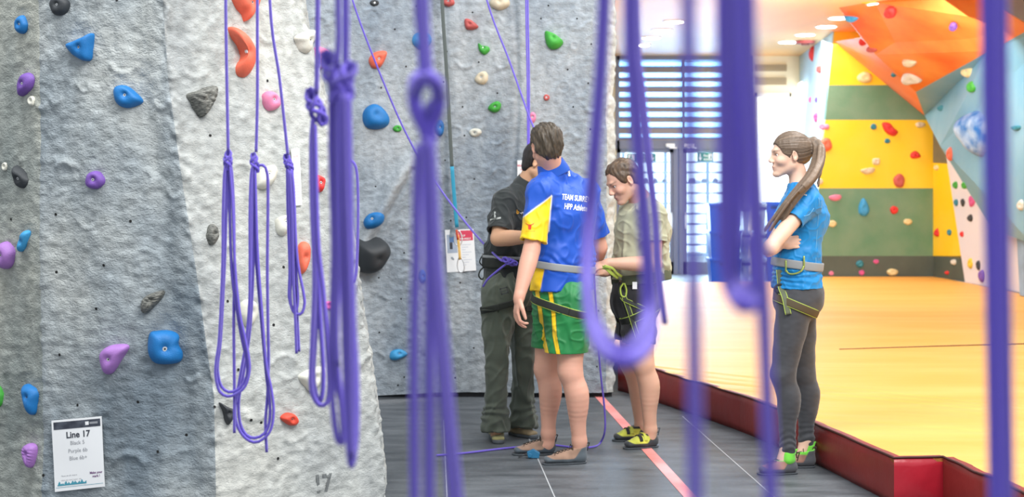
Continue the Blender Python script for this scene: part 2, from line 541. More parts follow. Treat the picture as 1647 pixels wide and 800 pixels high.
# ---- left climbing wall: three facets in plan, leaning so the right edge widens towards the floor
def left_wall():
    top, bot = 4.6, .06
    nz = 560; Z = np.linspace(bot, top, nz)
    def colx(px0, py0, px1, py1, D):      # a leaning edge given by two pixels at depth D: x as function of z
        a, b = P(px0, py0, D), P(px1, py1, D)
        return lambda z: a[0] + (b[0] - a[0]) * (z - a[2]) / (b[2] - a[2])
    D0, D1, D2, D3 = 6.7, 6.0, 5.86, 6.42
    e1 = colx(62, 0, 66, 800, D1)
    # arete polyline
    ar = [(262, 0), (270, 120), (290, 270), (318, 450), (333, 560), (345, 640), (348, 800)]
    az = np.array([P(*q, D2)[2] for q in ar])[::-1]; ax = np.array([P(*q, D2)[0] for q in ar])[::-1]
    e2 = lambda z: np.interp(z, az, ax) - np.clip(z - az[-1], 0, 9) * .02
    sr = [(484, -40), (500, 70), (515, 130), (545, 250), (572, 400), (588, 520), (600, 600), (612, 680), (622, 740), (628, 800)]
    sz = np.array([P(*q, D3)[2] for q in sr])[::-1]; sx = np.array([P(*q, D3)[0] for q in sr])[::-1]
    e3 = lambda z: np.interp(z, sz, sx) - np.clip(z - sz[-1], 0, 9) * .12
    cols = [(lambda z: e1(z) - .9, D0), (e1, D1), (e2, D2), (e3, D3), (lambda z: e3(z) - .05, D3 + .5), (lambda z: e3(z) - .3, D3 + 1.6)]
    seg = [80, 90, 110, 36, 30]
    X, Y, S, MI = [], [], [], []
    s0 = 0
    for k, n in enumerate(seg):
        xa, xb = cols[k][0](Z), cols[k + 1][0](Z); ya, yb = cols[k][1], cols[k + 1][1]
        L = math.hypot(xb.mean() - xa.mean(), yb - ya)
        for t in (np.arange(n) / n if k < len(seg) - 1 else np.linspace(0, 1, n)):
            X.append(xa + (xb - xa) * t); Y.append(np.full(nz, ya + (yb - ya) * t)); S.append(s0 + L * t); MI.append((0, 1, 2, 2, 2)[k])
        s0 += L
    X = np.array(X); Y = np.array(Y); S = np.array(S)
    # soften the plan corners
    ker = np.array([1, 2, 3, 2, 1.]) / 9
    for A in (X, Y):
        for _ in range(3):
            B = A.copy()
            for q in range(2, len(A) - 2): B[q] = sum(ker[w] * A[q + w - 2] for w in range(5))
            A[:] = B
    dX = np.gradient(X, axis=0); dY = np.gradient(Y, axis=0)
    ln = np.hypot(dX, dY); nx, ny = dY / ln, -dX / ln
    U = np.broadcast_to(S[:, None], X.shape); ZZ = np.broadcast_to(Z[None], X.shape)
    d = rough(U, ZZ, 100, 1.25)
    # broad hand-shaped relief: vertical trough and rolls on the blue-grey facet
    d += .018 * np.sin((X + .1 * ZZ) * 9) * fbm(U * 1.3, ZZ * .8, 77, 2)
    d -= .02 * np.exp(-((X - e2(ZZ) + .13 + .02 * fbm(ZZ * 2, ZZ * 0, 5, 2)) / .05) ** 2)
    ed = np.minimum(np.abs(X - e2(ZZ)), np.abs(X - e3(ZZ)))
    d += .012 * np.exp(-(ed / .03) ** 2) * fbm(U * 20, ZZ * 22, 140, 3)
    feats = []
    for (px, py, r, a0, a1, h, w) in FL:
        D = 5.9 if px < 300 else 6.1; q = P(px, py, D)
        feats.append((q[0], q[2], r / F * D, math.radians(a0), math.radians(a1), h * .75, w * 1.1))
    d += emboss(X, ZZ, feats)
    pos = np.stack([X + nx * d, Y + ny * d, ZZ.copy()], -1)
    # ragged cut-away bottom on the right facet
    mi = np.broadcast_to(np.array(MI)[:, None], X.shape)
    o = grid_wall('wall_left', None, None, pos, None, [C_SAND, C_BLUE, C_PALE], mi, HL)
    mb = MB()   # recessed plinth
    pts = [(X[0, 0], Y[0, 0] + .12), (X[90, 0], Y[90, 0] + .1), (X[170, 0], Y[170, 0] + .1), (X[276, 0] - .08, Y[276, 0] + .1), (X[-1, 0] - .1, Y[-1, 0]), (X[0, 0], Y[-1, 0])]
    mb.prism([(p[0], p[1], 0) for p in pts], (0, 0, .3)); q = mb.build('baseboard_left', mat('plinth_black', (.02, .02, .022), .7)); q['kind'] = 'structure'


# (px, py, radius px, start deg, end deg, height m, width m)
FL = [(95, 278, 17, 40, 140, .016, .011), (197, 95, 22, 200, 330, .014, .010), (222, 290, 22, -50, 40, .016, .010), (80, 155, 10, 200, 340, .012, .01),
      (232, 428, 26, -90, 200, .006, .008), (232, 430, 14, -60, 230, .006, .007), (205, 760, 28, 30, 150, .018, .014), (132, 137, 9, 180, 360, .014, .008),
      (140, 350, 18, 200, 330, .010, .010), (262, 160, 14, 200, 340, .012, .010), (300, 305, 12, 180, 330, .012, .01), (327, 110, 18, 230, 330, .010, .009),
      (322, 590, 13, 230, 340, .014, .010), (425, 50, 12, 190, 330, .014, .010), (455, 590, 18, 20, 160, .014, .010), (462, 600, 10, 200, 330, .014, .010),
      (418, 655, 14, 170, 320, .010, .009), (390, 275, 12, 30, 150, .012, .01), (470, 690, 20, 200, 320, .008, .009), (585, 600, 14, 60, 170, .018, .011), (52, 160, 12, 180, 330, .014, .01), (60, 540, 16, 100, 240, .01, .011)]
HL = [(188, 0), (210, 356), (91, 438), (167, 427), (155, 497), (96, 571), (125, 652), (222, 647), (254, 727), (366, 485), (338, 218), (440, 523), (345, 655), (420, 680), (447, 738), (404, 676), (383, 595), (430, 130), (90, 345), (300, 700), (402, 376), (456, 430), (540, 520), (18, 353), (70, 765)]
left_wall()

# ---- back climbing wall
FB = [(600, 35, 16, 20, 120, .014, .010), (748, 95, 14, 200, 340, .016, .010), (797, 38, 12, 20, 160, .016, .010), (806, 100, 10, 200, 340, .014, .01),
      (923, 74, 6, -180, 180, .012, .006), (906, 140, 9, -180, 180, .012, .006), (733, 212, 9, -90, 100, .014, .008), (798, 218, 14, 240, 330, .018, .01),
      (955, 165, 16, 200, 300, .018, .011), (635, 284, 16, 220, 330, .016, .010), (803, 283, 12, 20, 160, .014, .01), (915, 226, 12, 20, 160, .014, .01),
      (647, 440, 26, 30, 80, .018, .010), (630, 448, 30, 235, 280, .014, .010), (605, 490, 22, 30, 90, .016, .010), (607, 576, 14, 20, 150, .012, .009),
      (733, 590, 16, 30, 150, .014, .010), (602, 185, 12, 200, 330, .010, .01), (598, 152, 18, 40, 150, .012, .01), (965, 215, 10, 30, 150, .012, .01), (520, 50, 16, 20, 130, .016, .011), (765, 330, 18, 250, 330, .01, .01), (950, 50, 14, 40, 150, .012, .01), (690, 340, 22, 60, 140, .01, .01),
      (880, 60, 14, 200, 330, .01, .01), (740, 520, 18, 200, 320, .01, .01), (640, 420, 10, 200, 330, .01, .01)]
HB = [(635, 47), (653, 107), (613, 141), (719, 83), (713, 132), (744, 172), (882, 9), (928, 30), (951, 71), (913, 112), (946, 134), (922, 172), (896, 205), (950, 208), (763, 288), (604, 300), (716, 258), (747, 218), (650, 407), (609, 447), (610, 535), (645, 481), (697, 521), (697, 569), (732, 608), (650, 607), (725, 355), (740, 455), (948, 290), (970, 400), (962, 500), (960, 590), (750, 350), (640, 620), (700, 450), (560, 200), (545, 60), (870, 30), (800, 150), (770, 100), (830, 320), (670, 10), (760, 20), (762, 560)]


def back_wall():
    DB = 9.93
    x0, x1 = -2.35, 0.722
    ns, nz = 400, 520
    Z = np.linspace(.035, 5.0, nz)
    T = np.linspace(0, 1, ns - 60)
    X = np.concatenate([x0 + (x1 - .115 - x0) * T, np.linspace(x1 - .11, x1, 24), np.full(36, x1)])
    base = np.concatenate([np.zeros(ns - 60), np.linspace(0, .11, 24) ** 1.7 * 2.2, np.linspace(.05, .5, 36)])
    XX = np.broadcast_to(X[:, None], (ns, nz)); ZZ = np.broadcast_to(Z[None], (ns, nz))
    Y = DB + np.broadcast_to(base[:, None], (ns, nz)).copy()
    px = CX + XX * F / DB; py = HY - (ZZ - EYE) * F / DB
    # left bay comes forward; a diagonal ridge ends it, with a hollow under it
    fwd = np.clip((705 - px) / 150, 0, 1.4) * .22
    line = 640 - (py - 300) * .55                       # ridge x at row py
    below = 1 / (1 + np.exp(-(py - 395 - .35 * (px - 560)) / 7))
    ridge = 1 / (1 + np.exp((px - line) / 4))
    hollow = ridge * below
    Y -= fwd * (1 - .55 * hollow * (px < 705))
    Y += .035 * np.exp(-((px - line - 12) / 4) ** 2) * (py > 270) * (py < 430)
    Y -= .09 * np.exp(-((px - line) / 14) ** 2) * (py > 225) * (py < 440) * np.clip((py - 225) / 60, 0, 1)
    # vertical seams between panels
    Y += .014 * np.exp(-((px - 716) / 5) ** 2) + .020 / (1 + np.exp(-(px - 742) / 5)) - .010 / (1 + np.exp(-(px - 760) / 8))
    Y += .016 * np.exp(-((px - 827 - 6 * np.sin(py / 90)) / 4) ** 2) - .012 / (1 + np.exp(-(px - 829) / 3))
    Y -= .03 * np.exp(-((px - 900) / 90) ** 2 - ((py - 420) / 260) ** 2)
    d = rough(XX, ZZ, 300, 1.25)
    edge = np.exp(-((px - 984) / 14) ** 2)
    d += edge * .014 * fbm(ZZ * 16, XX * 20, 61, 3)
    feats = [(P(a, b, DB)[0], P(a, b, DB)[2], r / F * DB, math.radians(a0), math.radians(a1), h * .6, w * 1.15) for (a, b, r, a0, a1, h, w) in FB]
    d += emboss(XX, ZZ, feats)
    # displacement direction: towards the viewer on the face, sideways on the return
    side = np.zeros(ns); side[-36:] = 1; side[-60:-36] = np.linspace(0, 1, 24); side = side[:, None]
    pos = np.stack([XX + side * d, Y - (1 - side) * d, ZZ], -1)
    mi = np.zeros((ns, nz), int); mi[-50:] = 1
    grid_wall('wall_back', None, None, pos, None, [C_BACK, C_PALE], mi, HB)
    mb = MB(); mb.box((x0, 9.98, 0), (.70, 10.3, .045)); q = mb.build('baseboard_back', MATS['plinth_black']); q['kind'] = 'structure'


back_wall()

# ---- ceiling over the bouldering room
OAK = mat('plywood_bounce_tint', srgb((253, 200, 135)), .5, var=.15, vscale=1.2, stretch=(1, .3, 1))  # plywood, its colour warmed and brightened to stand in for the mat's bounced light
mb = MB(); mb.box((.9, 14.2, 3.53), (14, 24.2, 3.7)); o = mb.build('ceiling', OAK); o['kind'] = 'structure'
LAMP = emission('lamp_glow', (1, .97, .92), 14)
RIM = mat('lamp_rim', (.9, .9, .9), .4)
dl = [(1085, 34), (1065, 48), (1047, 60), (1031, 72), (1329, 42), (1295, 55), (1267, 67), (1414, 6), (1350, 28), (1140, -6)]
dn = ['nearest of the four in the left row', 'second from the front in the left row', 'third from the front in the left row', 'farthest of the four in the left row', 'nearest of three in front of the pale blue wall', 'middle of three in front of the pale blue wall', 'farthest of three in front of the pale blue wall', 'at the very top edge above the orange overhang', 'beside the orange overhang tip', '']
for (px, py), lb in zip(dl, dn):
    if not lb: continue
    D = F * (3.53 - EYE) / (HY - py); c = P(px, py, D); c[2] = 3.53
    e = empty('ceiling_light', c); tag(e, 'round recessed white ceiling light, ' + lb, 'light', 'downlights in the plywood ceiling')
    m1 = MB().cyl(c - [0, 0, .012], c + [0, 0, .01], .15, 28); m1.build('light_rim', RIM, e)
    m2 = MB().cyl(c - [0, 0, .018], c - [0, 0, .0125], .125, 28); m2.build('diffuser', LAMP, e)
e = empty('smoke_detector', P(1295, 66, F * 2.01 / (HY - 66))); c = np.array(e.location)
tag(e, 'small dark red round sensor on the pale plywood ceiling', 'sensor')
MB().cyl(c - [0, 0, .04], c + [0, 0, .005], .13, 20, r2=.15).build('sensor_body', mat('sensor_red', srgb((150, 70, 70)), .5), e)
MB().cyl(c - [0, 0, .06], c - [0, 0, .04], .06, 20).build('sensor_cap', mat('sensor_cap', srgb((120, 50, 50)), .5), e)

# ---- far wall with shutter, doors and window (23 m away)
DF = 23.0
def fx(px, D=DF): return (px - CX) * D / F
def fz(py, D=DF): return EYE - (py - HY) * D / F
FRAME = mat('frame_grey', srgb((112, 116, 134)), .5)
CREAM = mat('wall_cream', srgb((244, 234, 205)), .7, var=.06, vscale=2)
mb = MB()
mb.box((-1.2, DF, 0), (fx(992), DF + .25, 3.6))
mb.box((fx(1205), DF, 0), (fx(1213), DF + .25, 3.6))
mb.box((fx(1213), DF, fz(150)), (fx(1272), DF + .25, 3.6))
mb.box((fx(1272), DF, 0), (fx(1286), DF + .25, 3.6))
o = mb.build('wall_far', CREAM); o['kind'] = 'structure'
SKY = emission('daylight_sky', (.93, .97, 1.0), 4.2)
mb = MB(); mb.box((-3, 30, -1), (9, 30.1, 7)); o = mb.build('sky', SKY); o['kind'] = 'structure'
OUT = mat('outside_paving', srgb((225, 225, 225)), .8)
# shutter over the doors
def glass_tint(name, c):
    m = bpy.data.materials.new(name); m.use_nodes = True
    nt = m.node_tree; nt.nodes.remove(nt.nodes['Principled BSDF'])
    t = nt.nodes.new('ShaderNodeBsdfTransparent'); t.inputs[0].default_value = (*c, 1)
    g = nt.nodes.new('ShaderNodeBsdfGlossy'); g.inputs['Roughness'].default_value = .05
    mx = nt.nodes.new('ShaderNodeMixShader'); mx.inputs[0].default_value = .05
    nt.links.new(t.outputs[0], mx.inputs[1]); nt.links.new(g.outputs[0], mx.inputs[2]); nt.links.new(mx.outputs[0], nt.nodes['Material Output'].inputs[0])
    return m
GBLUE = glass_tint('glass_blue', (.50, .74, 1.0)); GCLEAR = glass_tint('glass_clear', (.80, .92, 1.0))
w1 = empty('window_1', (fx(1100), DF, fz(225))); w1['kind'] = 'structure'
w1['_org'] = list(w1.location)
mb = MB()
mb.box((fx(992), DF - .06, fz(97)), (fx(1207), DF + .1, 3.53)); mb.box((fx(992), DF - .06, fz(240)), (fx(1207), DF + .1, fz(226)))
mb.box((fx(990), DF - .06, fz(240)), (fx(996), DF + .1, 3.53)); mb.box((fx(1202), DF - .06, fz(240)), (fx(1208), DF + .1, 3.53))
mb.box((fx(1017), DF - .04, fz(240)), (fx(1027), DF + .1, 3.53)); mb.box((fx(1098), DF - .03, fz(240)), (fx(1102), DF + .1, 3.53))
mb.build('window_frame', FRAME, w1)
SLAT = mat('slat_brown_grey', srgb((140, 128, 126)), .5, var=.2, vscale=3, stretch=(.2, 1, 4))
SLATB = mat('slat_blue_edge', srgb((60, 110, 180)), .35)
mb = MB(); yb = [102.7, 120.7, 135.3, 152.2, 168.6, 184.2, 200.6, 217.4]
for i, y in enumerate(yb):
    z1 = fz(y + 4.2); z0 = fz((yb[i + 1] if i < 7 else 232) - (3.8 if i < 6 else 2))
    mb.box((fx(996), DF + .02, z0), (fx(1202), DF + .06, z1))
    mb.box((fx(996), DF + .015, z1 - .015), (fx(1202), DF + .09, z1 + .008), 1)
mb.build('shutter_slats', [SLAT, SLATB], w1)
MB().box((fx(996), DF + .1, fz(232)), (fx(1202), DF + .11, fz(97))).build('window_glass', GBLUE, w1)
# glazed doors
FRB = mat('door_frame_blue_grey', srgb((112, 132, 176)), .45)
BLIND = mat('outside_barrier_pale', srgb((225, 234, 245)), .6)
for i, (a, b) in enumerate([(992, 1083), (1099, 1203)]):
    d = empty('door_%d' % (i + 1), (fx((a + b) / 2), DF, 0)); d['kind'] = 'structure'; d['_org'] = list(d.location)
    mb = MB(); y0, y1 = DF - .03, DF + .03
    mb.box((fx(a), y0, 0), (fx(a + 6), y1, fz(240))); mb.box((fx(b - 6), y0, 0), (fx(b), y1, fz(240)))
    mb.box((fx(a), y0, 0), (fx(b), y1, .2)); mb.box((fx(a), y0, fz(246)), (fx(b), y1, fz(240)))
    mb.build('door_frame', FRAME, d)
    MB().box((fx(a + 6), DF - .004, .2), (fx(b - 6), DF + .004, fz(246))).build('door_glass', GCLEAR, d)
    hx = fx(1079 if i == 0 else 1103)
    h = MB(); h.box((hx - .015, DF - .09, fz(368)), (hx + .015, DF - .07, fz(342))); h.box((hx - .012, DF - .09, fz(345)), (hx + .012, DF - .03, fz(343))); h.box((hx - .012, DF - .09, fz(367)), (hx + .012, DF - .03, fz(365)))
    h.build('door_handle', mat('handle_white', (.85, .88, .92), .3), d)
    mb = MB(); w = fx(b - 6) - fx(a + 6)
    mb.box((fx(a + 12), DF - .006, fz(292)), (fx(b - 12), DF - .0045, fz(290.5)))
    for k in range(5): c = fx(a + 14 + k * (b - a - 28) / 4.0); mb.cyl((c, DF - .006, fz(291)), (c, DF - .0045, fz(291)), .045, 16)
    mb.build('door_manifestation', mat('frosted_band', srgb((150, 185, 225)), .5), d)
mb = MB(); mb.box((fx(1083), DF - .05, 0), (fx(1090), DF + .08, fz(228))); mb.box((fx(1092), DF - .05, 0), (fx(1099), DF + .08, fz(228)))
mb.box((fx(1090), DF - .02, 0), (fx(1092), DF + .05, fz(228)), 1)
o = mb.build('trim_5', [FRAME, FRB]); o['kind'] = 'structure'
for (px, n) in [(1077, 'left'), (1107, 'right')]:
    e = empty('door_closer', (fx(px), DF - .06, fz(235))); tag(e, 'small white door closer box above the %s glazed door' % n, 'door closer')
    MB().box((fx(px - 7), DF - .13, fz(237)), (fx(px + 7), DF - .062, fz(231.5))).build('closer_body', RIM, e, bevel=.01)
    MB().box((fx(px - 2), DF - .16, fz(239)), (fx(px + 10), DF - .135, fz(237.5))).build('closer_arm', STEEL, e)
# pale slatted fence outside the doors
fe = empty('outdoor_fence', (fx(1098, 25.5), 25.5, 0)); tag(fe, 'pale horizontal-rail fence seen through the glazed doors', 'fence')
mb = MB()
for k in range(14):
    y = 246 + k * 16.6; z = fz(y, 25.5)
    if z < .05: break
    mb.box((fx(985, 25.5), 25.5, z), (fx(1215, 25.5), 25.53, z + .035))
mb.build('rail', mat('rail_grey_blue', srgb((196, 208, 226)), .5), fe)
for k in range(4):
    q = fx(1000 + 68 * k, 25.5)
    MB().box((q, 25.53, 0), (q + .06, 25.57, 2.2)).build('post', mat('rail_post', srgb((165, 185, 215)), .5), fe)
# exit signs hung in front of the door heads
GREEN = mat('exit_green', srgb((20, 130, 110)), .5)
def exit_sign(px0, px1, py0, py1, label, flip):
    D = DF - .1; x0, x1, z0, z1 = fx(px0, D), fx(px1, D), fz(py1, D), fz(py0, D)
    e = empty('exit_sign', ((x0 + x1) / 2, D, z0)); tag(e, label, 'sign', 'exit signs on the glazed doors')
    MB().box((x0, D, z0), (x1, D + .02, z1)).build('sign_panel', GREEN, e)
    mb = MB(); w = x1 - x0; h = z1 - z0; y = D - .002
    def poly(pts, t=.0015): mb.prism([(x0 + a * w, y, z0 + b * h) for a, b in pts], (0, t, 0))
    sx = (lambda a: 1 - a) if flip else (lambda a: a)
    # running man through a doorway
    poly([(sx(.05), .15), (sx(.30), .15), (sx(.30), .88), (sx(.05), .88)]); mb.build('doorway_symbol', WHITE, e); mb = MB()
    mb2 = MB()
    def poly2(pts): mb2.prism([(x0 + a * w, y - .002, z0 + b * h) for a, b in pts], (0, .0015, 0))
    poly2([(sx(.12), .62), (sx(.20), .64), (sx(.19), .42), (sx(.26), .22), (sx(.21), .2), (sx(.15), .4), (sx(.08), .25), (sx(.06), .3), (sx(.12), .44)])
    poly2([(sx(.14), .68), (sx(.19), .68), (sx(.19), .8), (sx(.14), .8)])
    mb2.build('running_figure', GREEN, e)
    # down arrow
    poly([(sx(.80), .9), (sx(.86), .9), (sx(.86), .4), (sx(.93), .52), (sx(.93), .38), (sx(.83), .1), (sx(.73), .38), (sx(.73), .52), (sx(.80), .4)])
    mb.build('down_arrow', WHITE, e)
    for (t, yy) in (('Fire', .55), ('exit', .15)):
        v, f = text_mesh(t, h * .38, True); v = np.column_stack([x0 + w * .52 + v[:, 0], np.full(len(v), y), z0 + h * yy + v[:, 1]])
        mesh_obj('sign_text', v, f, WHITE, e, smooth=False)
exit_sign(1008, 1055, 247, 260, 'green exit sign with white down arrow on the left glazed door', False)
exit_sign(1121, 1148, 246, 260, 'green exit sign on the right glazed door', True)
# right of the doors: cream transom with vents over an open bright window
w2 = empty('window_2', (fx(1243), DF, .4)); w2['kind'] = 'structure'; w2['_org'] = list(w2.location)
mb = MB(); mb.box((fx(1213), DF - .04, fz(156)), (fx(1272), DF + .05, fz(150))); mb.box((fx(1213), DF - .04, 0), (fx(1216), DF + .05, fz(150))); mb.box((fx(1269), DF - .04, 0), (fx(1272), DF + .05, fz(150)))
mb.box((fx(1216), DF - .02, 0), (fx(1269), DF + .04, .25))
mb.build('window_frame', mat('frame_cream', srgb((240, 236, 222)), .5), w2)
MB().box((fx(1216), DF - .004, .25), (fx(1269), DF + .004, fz(156))).build('window_glass', glass_tint('glass_plain', (.97, .98, 1)), w2)
VENT = mat('vent_beige', srgb((196, 178, 145)), .5)
for (y0, y1, n) in [(104, 115, 'upper'), (125, 137, 'lower')]:
    e = empty('vent_grille', (fx(1240), DF, fz(y1))); tag(e, '%s beige ventilation grille above the bright far window' % n, 'vent', 'vents over the far window')
    mb = MB(); mb.box((fx(1213), DF - .03, fz(y1)), (fx(1265), DF - .001, fz(y0))); mb.build('grille_frame', VENT, e)
    mb = MB()
    for k in range(5):
        z = fz(y1) + (fz(y0) - fz(y1)) * (k + .5) / 5; mb.box((fx(1214), DF - .05, z - .006), (fx(1264), DF - .03, z + .006))
    mb.build('louvre', mat('vent_louvre', srgb((176, 160, 132)), .5), e)

# ---- pale blue side wall receding to the yellow wall, with a bright tall opening
DY = 19.25
PBLUE = mat('paint_pale_blue', srgb((172, 205, 215)), .6, var=.25, vscale=1.5, var_col=srgb((210, 225, 225)), bump=.002, bscale=30)
a0, a1 = np.array([fx(1286), DF, 0]), np.array([fx(1304, DY), DY, 0])
tb = np.array([fx(1340, DY), DY, fz(66, DY)])
mb = MB()
q = [(a0[0], a0[1], 0), (a1[0], a1[1], 0), (tb[0], tb[1], 3.53), (a0[0], a0[1], 3.53)]
mb.prism(q, (.25, .05, 0)); o = mb.build('wall_side', PBLUE); o['kind'] = 'structure'
BVH['wall_side'] = BVHTree.FromPolygons([Vector(p) for p in q], [(0, 1, 2, 3)])
d3 = (a1 - a0) / np.linalg.norm(a1 - a0)
t0, t1 = .05, 1.45
w3 = mb = MB(); n3 = np.array([-d3[1], d3[0], 0]); n3 = n3 if n3[0] < 0 else -n3
mb.prism([a0 + d3 * t0 + n3 * .01, a0 + d3 * t1 + n3 * .01, a0 + d3 * t1 + n3 * .01 + [0, 0, fz(133, 21.8)], a0 + d3 * t0 + n3 * .01 + [0, 0, fz(133, 22.6)]], n3 * .02)
o = mb.build('window_3', emission('daylight_window', (.95, .98, 1), 3.2)); o['kind'] = 'structure'

# ---- bouldering wall panels (painted plywood), built at their depths with thickness
YEL = mat('paint_yellow', srgb((250, 205, 10)), .5, var=.22, vscale=2.0, var_col=srgb((250, 222, 110)), bump=.002, bscale=40)
GRN = mat('paint_green', srgb((92, 138, 108)), .55, var=.4, vscale=2.6, var_col=srgb((140, 160, 135)), bump=.002, bscale=40)
DRK = mat('paint_dark', srgb((84, 96, 88)), .6, var=.2, vscale=3)
def panel(name, pts, m, thick=.06, back=(0, 1, 0)):
    mb = MB(); mb.prism(pts, np.array(back) * thick); o = mb.build(name, m); o['kind'] = 'structure'
    BVH[name + str(len(BVH))] = BVHTree.FromPolygons([Vector(p) for p in pts], [tuple(range(len(pts)))])
    return o
def lx(y): return 1340 + (1303 - 1340) * (y - 66) / (443 - 66)     # left edge of the wall
def PY(px, py): return P(px, py, DY)
wf = MB(); wm = [YEL, GRN, YEL, GRN, DRK]; yy = [40, 137, 193, 303, 412, 452]
for k in range(5):
    y0, y1 = yy[k], yy[k + 1]
    wf.prism([PY(lx(y0), y0), PY(1504, y0), PY(1504, y1), PY(lx(y1), y1)], (0, .12, 0), (0, 1, 0, 1, 2)[k])
o = wf.build('wall_right', [YEL, GRN, DRK]); o['kind'] = 'structure'
BVH['wall_right'] = BVHTree.FromPolygons([Vector(p) for p in (PY(lx(40), 40), PY(1504, 40), PY(1504, 452), PY(lx(452), 452))], [(0, 1, 2, 3)])
# second bay, turned towards us
D2a, D2b = DY, 18.2
def PB(px, py): return P(px, py, D2a + (D2b - D2a) * (px - 1500) / 55.0)
for (y0, y1, m) in [(180, 262, mat('paint_olive', srgb((120, 116, 96)), .6, var=.2)), (262, 412, YEL), (412, 446, DRK)]:
    panel('wall_right', [PB(1502, y0), PB(1556, y0), PB(1556, y1 + (4 if y1 < 440 else 8)), PB(1502, y1)], m, .1)
# white bay facing left
WHT = mat('paint_white_pink', srgb((225, 222, 228)), .6, var=.3, vscale=1.5, var_col=srgb((205, 205, 220)))
panel('wall_right', [P(1518, 225, 18.9), P(1700, 225, 15.5), P(1700, 482, 15.5), P(1552, 454, 18.15)], WHT, .12, (.7, .7, 0))
# big overhanging facets
ORG = mat('paint_orange', srgb((238, 98, 20)), .5, var=.7, vscale=1.3, var_col=srgb((246, 160, 70)), bump=.003, bscale=25)
ORG2 = mat('paint_salmon', srgb((245, 126, 66)), .5, var=.6, vscale=1.4, var_col=srgb((244, 150, 120)))
BLU = mat('paint_sky_blue', srgb((112, 166, 192)), .55, var=.5, vscale=1.3, var_col=srgb((150, 188, 204)), bump=.003, bscale=25)
A = P(1342, 67, 19.2); B = P(1487, 186, 19.2); C = P(1473, 148, 18.0); Dp = P(1408, 88, 17.4); E = P(1349, 12, 16.55)
Fp = P(1390, 4, 16.1); Gp = P(1565, -12, 15.0); Hp = P(1660, 45, 14.6); I = P(1592, 82, 15.6); Up = P(1385, 60, 17.2)
panel('wall_right', [A, Up, Dp, C, B], ORG2, .1, (.3, .9, 0))
panel('wall_right', [E, Up, Dp, C, I, Hp, Gp, Fp], ORG, .1, (.2, .9, .3))
YTOP = panel('wall_right', [P(1385, 5, 16.1), P(1470, -6, 15.6), P(1560, -14, 15.3), P(1480, 2, 15.9), P(1420, 10, 16.3)], YEL, .08, (0, .6, .6))
Bc = P(1479, 160, 18.0)
panel('wall_right', [C, B, P(1512, 235, 17.6), P(1560, 312, 17.2), P(1600, 372, 16.8), P(1660, 392, 15.4), P(1720, 350, 14.4), P(1720, 30, 14.0), Hp, I], BLU, .15, (.4, .9, 0))
panel('wall_right', [P(1632, 322, 16.2), P(1720, 345, 14.8), P(1720, 493, 14.6), P(1640, 475, 16.0)], mat('paint_mid_blue', srgb((150, 178, 205)), .55, var=.3), .1, (.4, .9, 0))
SEAMY = MB()

# ---- crash mat: yellow top, maroon vinyl sides
MZ = .215
MATY = bpy.data.materials.new('crash_mat_yellow'); MATY.use_nodes = True
nt = MATY.node_tree; N = nt.nodes; Lk = nt.links; b_ = N['Principled BSDF']; b_.inputs['Roughness'].default_value = .5
tc = N.new('ShaderNodeTexCoord'); mp = N.new('ShaderNodeMapping'); mp.inputs['Scale'].default_value = (.35, 2.0, 1); Lk.new(tc.outputs['Object'], mp.inputs[0])
nz = N.new('ShaderNodeTexNoise'); nz.inputs['Scale'].default_value = 2.2; nz.inputs['Detail'].default_value = 6; Lk.new(mp.outputs[0], nz.inputs['Vector'])
cr = N.new('ShaderNodeValToRGB'); Lk.new(nz.outputs[0], cr.inputs[0]); cr.color_ramp.elements[0].position = .32; cr.color_ramp.elements[0].color = (*srgb((236, 166, 70)), 1)
cr.color_ramp.elements[1].position = .68; cr.color_ramp.elements[1].color = (*srgb((238, 180, 92)), 1); Lk.new(cr.outputs[0], b_.inputs['Base Color'])
bp = N.new('ShaderNodeBump'); bp.inputs['Distance'].default_value = .008; Lk.new(nz.outputs[0], bp.inputs['Height']); Lk.new(bp.outputs[0], b_.inputs['Normal'])
RED = mat('vinyl_maroon', srgb((142, 44, 40)), .42, bump=.004, bscale=9, var=.2, vscale=4)
RED2 = mat('vinyl_red', srgb((176, 34, 50)), .28, bump=.004, bscale=9, var=.15, vscale=5)
cm = empty('crash_mat', (4, 12, 0)); cm['_org'] = [4, 12, 0]
tag(cm, 'large yellow crash mat with maroon vinyl sides covering the bouldering room floor', 'crash mat')
edge = [G(985, 582, MZ), G(1065, 600, MZ), G(1190, 637, MZ), G(1310, 682, MZ), G(1438, 739, MZ), G(1517, 737, MZ), G(1600, 774, MZ), G(1720, 830, MZ)]
edge = [np.array([p[0], p[1], MZ]) for p in edge]
edge[0] = np.array([.765, edge[0][1] + .05, MZ])
far = [np.array([5.88, edge[-1][1], MZ]), np.array([5.88, 15.5, MZ]), np.array([fx(1552, 18.15), 18.08, MZ]), np.array([fx(1504, DY), DY - .02, MZ]), np.array([fx(1302, DY), DY - .02, MZ]), np.array([fx(1300, 18.3), 18.3, MZ]), np.array([fx(990, 18.1), 18.1, MZ]), np.array([.765, 18.1, MZ])]
import bmesh
def mat_solid(poly, z0, z1):
    bm = bmesh.new()
    vs = [bm.verts.new((p[0], p[1], z1)) for p in poly]; f = bm.faces.new(vs)
    r = bmesh.ops.extrude_face_region(bm, geom=[f]); 
    for v in r['geom']:
        if isinstance(v, bmesh.types.BMVert): v.co.z = z0
    bmesh.ops.recalc_face_normals(bm, faces=bm.faces[:])
    v = [tuple(a.co) for a in bm.verts]; bm.verts.index_update(); fc = [tuple(a.index for a in q.verts) for q in bm.faces]
    bm.free(); return v, fc
